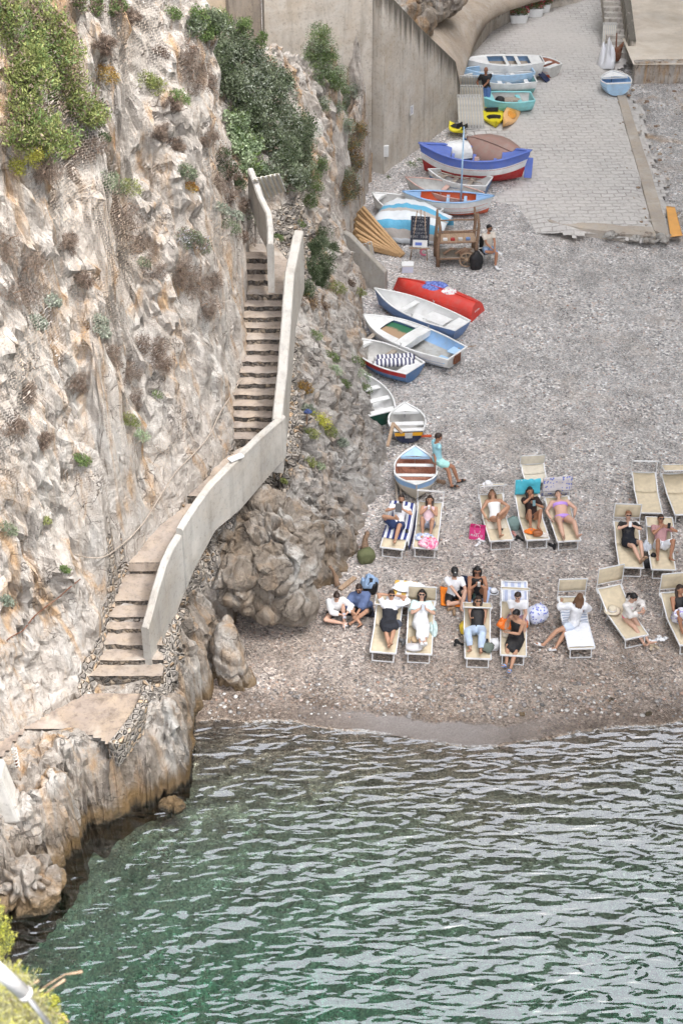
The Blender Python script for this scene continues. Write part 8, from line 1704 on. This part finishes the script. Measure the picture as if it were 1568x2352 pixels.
shrub('cliff_bush', 'bright green bush at the top left of the big tree', [(455, 40, 28), (475, 75, 28), (510, 45, 26), (560, 60, 28), (600, 90, 22)], 'bg', 5000, 0.05, 'bush', lift=1.4)
shrub('spurge_shrub', 'pale mint-green spurge shrub below the big tree', [(540, 280, 34), (565, 310, 34), (590, 330, 28), (545, 330, 32), (570, 375, 34), (600, 300, 20), (598, 390, 20)], ['lg', ('bg', 0.2)], 7000, 0.075, 'shrub', lift=1.2, asp=1.8)
shrub('cliff_bush', 'dark bush under the pale spurge', [(520, 390, 34), (545, 420, 26), (510, 350, 24)], ['dk', ('br', 0.6)], 3500, 0.05, 'bush')
shrub('hanging_bush', 'green hanging shrub reaching down from the tree towards the cobbled gully', [(715, 400, 28), (720, 430, 26), (715, 460, 20), (735, 380, 24)], ['bg', ('ol', 0.6)], 4200, 0.045, 'bush', lift=0.9)
shrub('cliff_bush', 'bright green shrubs growing against the grey wall top', [(735, 85, 34), (720, 120, 28), (755, 120, 30), (740, 160, 36), (775, 175, 30), (790, 205, 26)], ['bg', ('ol', 0.6), ('lg', 0.3)], 9000, 0.05, 'bush', lift=0.8)
shrub('cliff_bush', 'greyish silver-leaved shrubs left of the retaining wall foot', [(790, 240, 26), (810, 210, 20), (775, 250, 22), (800, 290, 20), (745, 240, 20), (730, 190, 16)], ['gr', ('bg', 0.4)], 4500, 0.05, 'bush')
shrub('cliff_bush', 'brown and green scrub beside the base of the retaining wall', [(805, 330, 28), (820, 370, 28), (800, 410, 28), (790, 450, 24), (825, 300, 22), (815, 440, 20)], ['ol', ('or', 0.5), ('br', 0.6)], 6500, 0.05, 'bush')
shrub('dark_shrub', 'tall dark grey-green shrub outside the top of the stair parapet', [(735, 545, 28), (720, 575, 34), (745, 600, 32), (715, 620, 32), (735, 645, 28), (705, 665, 22), (760, 570, 22)], ['dk', ('ol', 0.9)], 13000, 0.045, 'shrub', lift=1.1)
shrub('dry_brush', 'brown dry grass under the dark shrub outside the parapet', [(715, 700, 24), (745, 705, 20), (695, 690, 16)], ['br', ('or', 0.4)], 2600, 0.07, 'dry brush', asp=9, droop=0.8)
TUFT = [(725, 770, 17, 'bg', 'small green tuft beside the middle of the tall parapet'), (762, 820, 18, 'bg', 'trailing green plant high on the grey rock below the parapet'), (770, 850, 18, 'lg', 'pale trailing plant under the high rock tuft'), (790, 880, 16, 'bg', 'round green cushion plant on the grey rock facing the boats'), (822, 830, 18, 'bg', 'green plant hanging by the striped-cushion boat'), (835, 862, 20, 'lg', 'feathery plant hanging over the rim of the long white boat'), (842, 895, 20, 'bg', 'green plant at the edge of the rock above the green-bottomed boat'), (828, 672, 16, 'yg', 'yellow-green plant beside the bow of the white and blue boat'), (775, 660, 22, 'yg', 'yellow-green succulent cluster below the small concrete wall'), (805, 650, 12, 'br', 'small brown plant under the small concrete wall'), (708, 940, 18, 'gr', 'silver plant next to the wooden stake on the rock'), (735, 965, 28, 'yl', 'large yellow-flowered samphire clump on the rock'), (755, 990, 22, 'yg', 'samphire clump just right of the yellow-flowered one'), (715, 995, 20, 'yg', 'low samphire tuft beneath the yellow-flowered clump'), (700, 890, 20, 'or', 'rust and green grass tuft beside the parapet bend'), (710, 1060, 18, 'yg', 'tuft in a crack beneath the samphire clumps'), (735, 1070, 13, 'lg', 'tiny pale tuft in the rock above the big boulder'), (785, 1015, 16, 'gr', 'thin grey plant on the steep seaward rock'), (652, 1105, 9, 'yg', 'tiny tuft at the foot of the parapet bend'), (350, 190, 34, 'yg', 'olive-green bush seen through netting near the top'), (412, 225, 27, 'bg', 'rounded fresh green bush near the cliff ridge'), (255, 420, 36, 'ol', 'olive bush in the middle of the netted cliff'), (300, 430, 28, 'yg', 'thin yellow-green bush right of the olive bush'), (440, 430, 17, 'or', 'rusty orange bush near the cliff ridge'), (430, 395, 26, 'ol', 'grey-green shrub above the rusty orange bush'), (445, 555, 40, 'ol', 'shrub with white blossom under the netting'), (333, 603, 17, 'ol', 'small round shrub in the centre of the netted face'), (240, 315, 16, 'dk', 'small ivy patch beneath the top left bush'), (400, 30, 20, 'bg', 'green weeds beside the pale house corner'), (190, 1055, 22, 'bg', 'bright green tuft low on the netted cliff'), (300, 965, 22, 'yg', 'yellow-green tuft on the pale ledge'), (325, 1000, 20, 'lg', 'pale plant hanging below the pale ledge'), (362, 905, 15, 'bg', 'small green plant in a rock hollow'), (235, 760, 22, 'gr', 'silver-green plant low on the netted cliff'), (230, 735, 20, 'gr', 'silver plant just above another on the netted cliff'), (120, 690, 22, 'gr', 'silvery plant beside the purple-brown bush'), (85, 740, 24, 'gr', 'silvery plant at the far left of the cliff'), (150, 1308, 13, 'bg', 'green tuft near the bottom of the netting'), (107, 1195, 13, 'yg', 'small yellow-green tuft in the lower left netting'), (20, 1215, 22, 'ol', 'dull green patch at the far left edge'), (18, 1380, 18, 'gr', 'grey-green plant at the left edge above the ledge'), (510, 480, 20, 'gr', 'cabbage-like silver plant near the stair wall'), (545, 495, 16, 'gr', 'second cabbage-like silver plant nearest the stair wall'), (530, 520, 24, 'ol', 'green scrub beside the top of the garden wall'), (585, 500, 30, 'ol', 'grey-green scrub crowding the upper garden wall'), (560, 545, 30, 'br', 'brown bush overhanging the top steps'), (690, 515, 14, 'bg', 'green weeds on the cobbled gully slope'), (640, 545, 12, 'bg', 'green weeds beside the garden wall'), (945, 380, 14, 'bg', 'green weeds at the foot of the retaining wall'), (968, 372, 12, 'bg', 'weeds by the bow of the largest boat'), (885, 405, 12, 'bg', 'weeds at the corner of the retaining wall'), (985, 48, 12, 'ol', 'small shrub on the terrace behind the retaining wall'), (1480, 100, 14, 'yg', 'yellow-green weeds at the foot of the stair side wall'), (245, 170, 30, 'or', 'rusty dry plant right of the top left bush'), (370, 120, 20, 'br', 'dry weeds near the pale rock top')]
for px, py, r, k, lb in TUFT:
    ks = [k]; 
    if 'white blossom' in lb: ks = ['ol', ('pu', 0.35), ('br', 0.4)]
    shrub('cliff_plant', lb, [(px, py, r * 0.75), (px + r * 0.5, py + r * 0.25, r * 0.55), (px - r * 0.45, py - r * 0.3, r * 0.55)], ks, int(220 + r * r * 1.6), 0.042 if k != 'gr' else 0.06, 'plant', lift=0.4, stems=2)
for bl, lb in (([(20, 560, 40), (50, 620, 50), (20, 690, 45), (75, 670, 35)], 'big purple-brown twiggy bush at the far left of the cliff'), ([(430, 110, 34), (450, 170, 36), (420, 150, 30), (480, 200, 26)], 'purple-brown brush at the cliff top by the house corner'), ([(280, 480, 30), (300, 530, 34), (330, 575, 34), (350, 620, 28)], 'brown brush down the middle of the netted face'), ([(420, 620, 32), (450, 650, 34), (480, 700, 30), (500, 640, 24)], 'dry brown brush hanging beside the upper steps'), ([(260, 820, 30), (290, 860, 30), (310, 920, 24)], 'dead grey brush under the silver plants'), ([(330, 790, 28), (370, 830, 32), (360, 800, 24)], 'dead brush over the rock hollow'), ([(480, 320, 24), (500, 420, 24), (530, 450, 26), (560, 480, 22)], 'dry grass along the ridge beside the pale spurge'), ([(300, 40, 20), (240, 100, 20)], 'dry weeds on the pale rock at the top'), ([(160, 560, 22), (200, 640, 22), (180, 880, 24)], 'thin dry grass tufts on the pale left face'), ([(60, 900, 24), (30, 980, 26), (100, 1010, 20)], 'dry brush on the far left under the silvery plants'), ([(395, 240, 20), (400, 330, 22), (370, 300, 20)], 'tangled dry stems in the upper netting')):
    shrub('dry_brush', lb, [(a_, b_, c_ * 1.3) for a_, b_, c_ in bl], 'br', 6000, 0.09, 'dry brush', lift=0.4, asp=12, droop=0.7, stems=4)
# wooden stake with a blue rag
h_, n__ = hit(704, 985); mb = MB(); mb.bar(h_, h_ + Vector((0.02, 0, 0.55)), 0.04, 0.04); mb.build('wooden_stake', WOODD, None, 'short wooden stake standing among the samphire clumps', 'stake')
blob_cloth('rag', 'dark blue rag caught on the samphire below the parapet bend', h_ + Vector((0.04, -0.05, 0.50)), (0.22, 0.16), cloth('rag_blue', (0.05, 0.07, 0.16)), 'rag', 12, 2.0, 0.08)
for lb, px, py, w in (('left white flower planter at the top of the slipway', 1190, 54, 0.85), ('middle white flower planter with green leaves at the top of the slipway', 1228, 40, 0.75), ('right white flower planter by the curved wall end', 1247, 30, 0.6)):
    root, p = planter(lb, px, py, w); leaves('foliage', root, [(Vector((x, 0, 0.52)), 0.17) for x in (-w * .3, 0, w * .3)], 700, 0.06, LMs['bg'], Vector((0, 0, 0))); leaves('blossom', root, [(Vector((x, 0, 0.58)), 0.17) for x in (-w * .3, w * .3)], 160, 0.05, LMs['pk'], Vector((0, 0, 0)), 1.2, shell=0.8)
# foreground growth at the lower left corner, close to the camera
shrub('foreground_shrub', 'soft yellow-green shrub at the left edge near the camera', [(-25, 2125, 38), (0, 2160, 30), (-20, 2095, 24), (-30, 2200, 34)], ['yg', ('yl', 0.8)], 7000, 0.022, 'shrub', z=0, zd=15, asp=4)
shrub('foreground_plant', 'pale grassy plant with yellow flower heads at the lower left corner', [(20, 2290, 60), (70, 2330, 50), (40, 2370, 60), (-20, 2340, 70), (110, 2370, 35), (0, 2250, 40)], ['hay', ('yl', 0.18)], 16000, 0.05, 'plant', z=0, zd=11, asp=9)
fl = [(57, 2243), (122, 2292), (170, 2302), (165, 2330), (150, 2365), (190, 2400), (210, 2440), (18, 2400), (100, 2300)]
for i, (px, py) in enumerate(((57, 2246), (124, 2292), (170, 2298), (166, 2320), (148, 2368), (185, 2392), (200, 2340))):
    c_ = Vector((0, 0, CH)) + ray(px * 0.62 + 20, py) * 11.0; root = empty('yellow_flower_head', c_, 0, 'domed yellow flower head in the lower left corner plant', 'flower', 'yellow flower heads in the corner'); leaves('petals', root, [(Vector((0, 0, 0)), 0.035)], 260, 0.012, LMs['yl'], Vector((0, 0, 0)), 1.2, shell=0.7)
    mb = MB(); mb.tube([(0, 0, 0), (-0.05, 0.02, -0.25)], 0.004, 4); mb.build('stem', LMs['hay'], root)
for i, L_ in enumerate((((60, 2300), (110, 2262), (150, 2238), (190, 2232)), ((75, 2305), (120, 2270), (150, 2250)), ((45, 2290), (70, 2262), (90, 2252)), ((110, 2322), (140, 2330), (158, 2348)))):
    P_ = [Vector((0, 0, CH)) + ray(*q) * 11.0 for q in L_]; mb = MB(); mb.tube(P_, [0.006] * (len(P_) - 1) + [0.012], 6)
    mb.build('dry_stalk', WOOD, None, 'bare tan seed stalk arching out of the corner plant over the water', 'stalk', 'dry stalks over the water')
# ------------------------------------------------------------------ loose stones
def stones(name, n, box, smin, smax, cols, seed, kind='stuff', label=None):
    r_ = random.Random(seed); bm = bmesh.new(); bmesh.ops.create_icosphere(bm, subdivisions=1, radius=1); bv = [v.co.copy() for v in bm.verts]; bf = [[v.index for v in f.verts] for f in bm.faces]; bm.free(); VS = []; FS = []; AT = []
    k = 0
    for _ in range(n):
        px = r_.uniform(box[0], box[2]); py = box[1] + (box[3] - box[1]) * r_.random(); p = PG(px, py)
        s = smin + (smax - smin) * r_.random() ** 3; e = Vector((s * r_.uniform(.7, 1.3), s * r_.uniform(.7, 1.3), s * r_.uniform(.35, .6))); a = r_.uniform(0, 6.28); c_, s_ = math.cos(a), math.sin(a); g = r_.random()
        for v in bv:
            q = Vector((v.x * e.x * r_.uniform(.9, 1.1), v.y * e.y * r_.uniform(.9, 1.1), v.z * e.z)); VS.append((p.x + q.x * c_ - q.y * s_, p.y + q.x * s_ + q.y * c_, p.z + q.z + e.z * 0.3)); AT.append(g)
        FS += [[k + i for i in f] for f in bf]; k += len(bv)
    t = NT(name + '_mat'); c = t.ramp(t.attr('g').outputs[2], cols); m = t.done(t.mix(t.ramp(t.noise(20, t.geo, 3), [(0.4, 0), (0.7, 0.4)]), c, (0.3, 0.27, 0.24)), 0.8)
    return np_mesh(name, np.array(VS), np.array(FS), m, kind, {'g': np.array(AT)})
PC = [(0, (0.12, 0.115, 0.11)), (0.3, (0.28, 0.26, 0.25)), (0.55, (0.40, 0.38, 0.36)), (0.7, (0.45, 0.28, 0.20)), (0.8, (0.52, 0.49, 0.46)), (1, (0.75, 0.73, 0.70))]
stones('loose_pebbles', 4200, (700, 1250, 1600, 1640), 0.014, 0.038, PC, 5); stones('loose_pebbles', 3600, (840, 560, 1600, 1250), 0.016, 0.042, PC, 6)
stones('stranded_stones', 420, (480, 1560, 1600, 1650), 0.03, 0.07, PC, 7); stones('debris', 260, (1380, 180, 1600, 520), 0.03, 0.11, [(0, (0.2, 0.12, 0.07)), (0.5, (0.36, 0.27, 0.18)), (1, (0.5, 0.46, 0.42))], 8)
for lb, px, py, r_, sd_ in (('pale wedge-shaped rock at the water line right of centre', 1484, 1638, 0.16, 71), ('dark flat stone on the wet sand spit', 1198, 1640, 0.09, 72), ('grey stone above the wet sand at the right', 1405, 1608, 0.09, 73)):
    p = PG(px, py); o = rock('beach_rock', p, (r_, r_ * .8, r_ * .45), sd_, 0.3, 3, 0.25, zone=(1, 0.2 if 'pale' in lb else 0.8, 0)); o['label'] = lb; o['category'] = 'rock'; del o['kind']
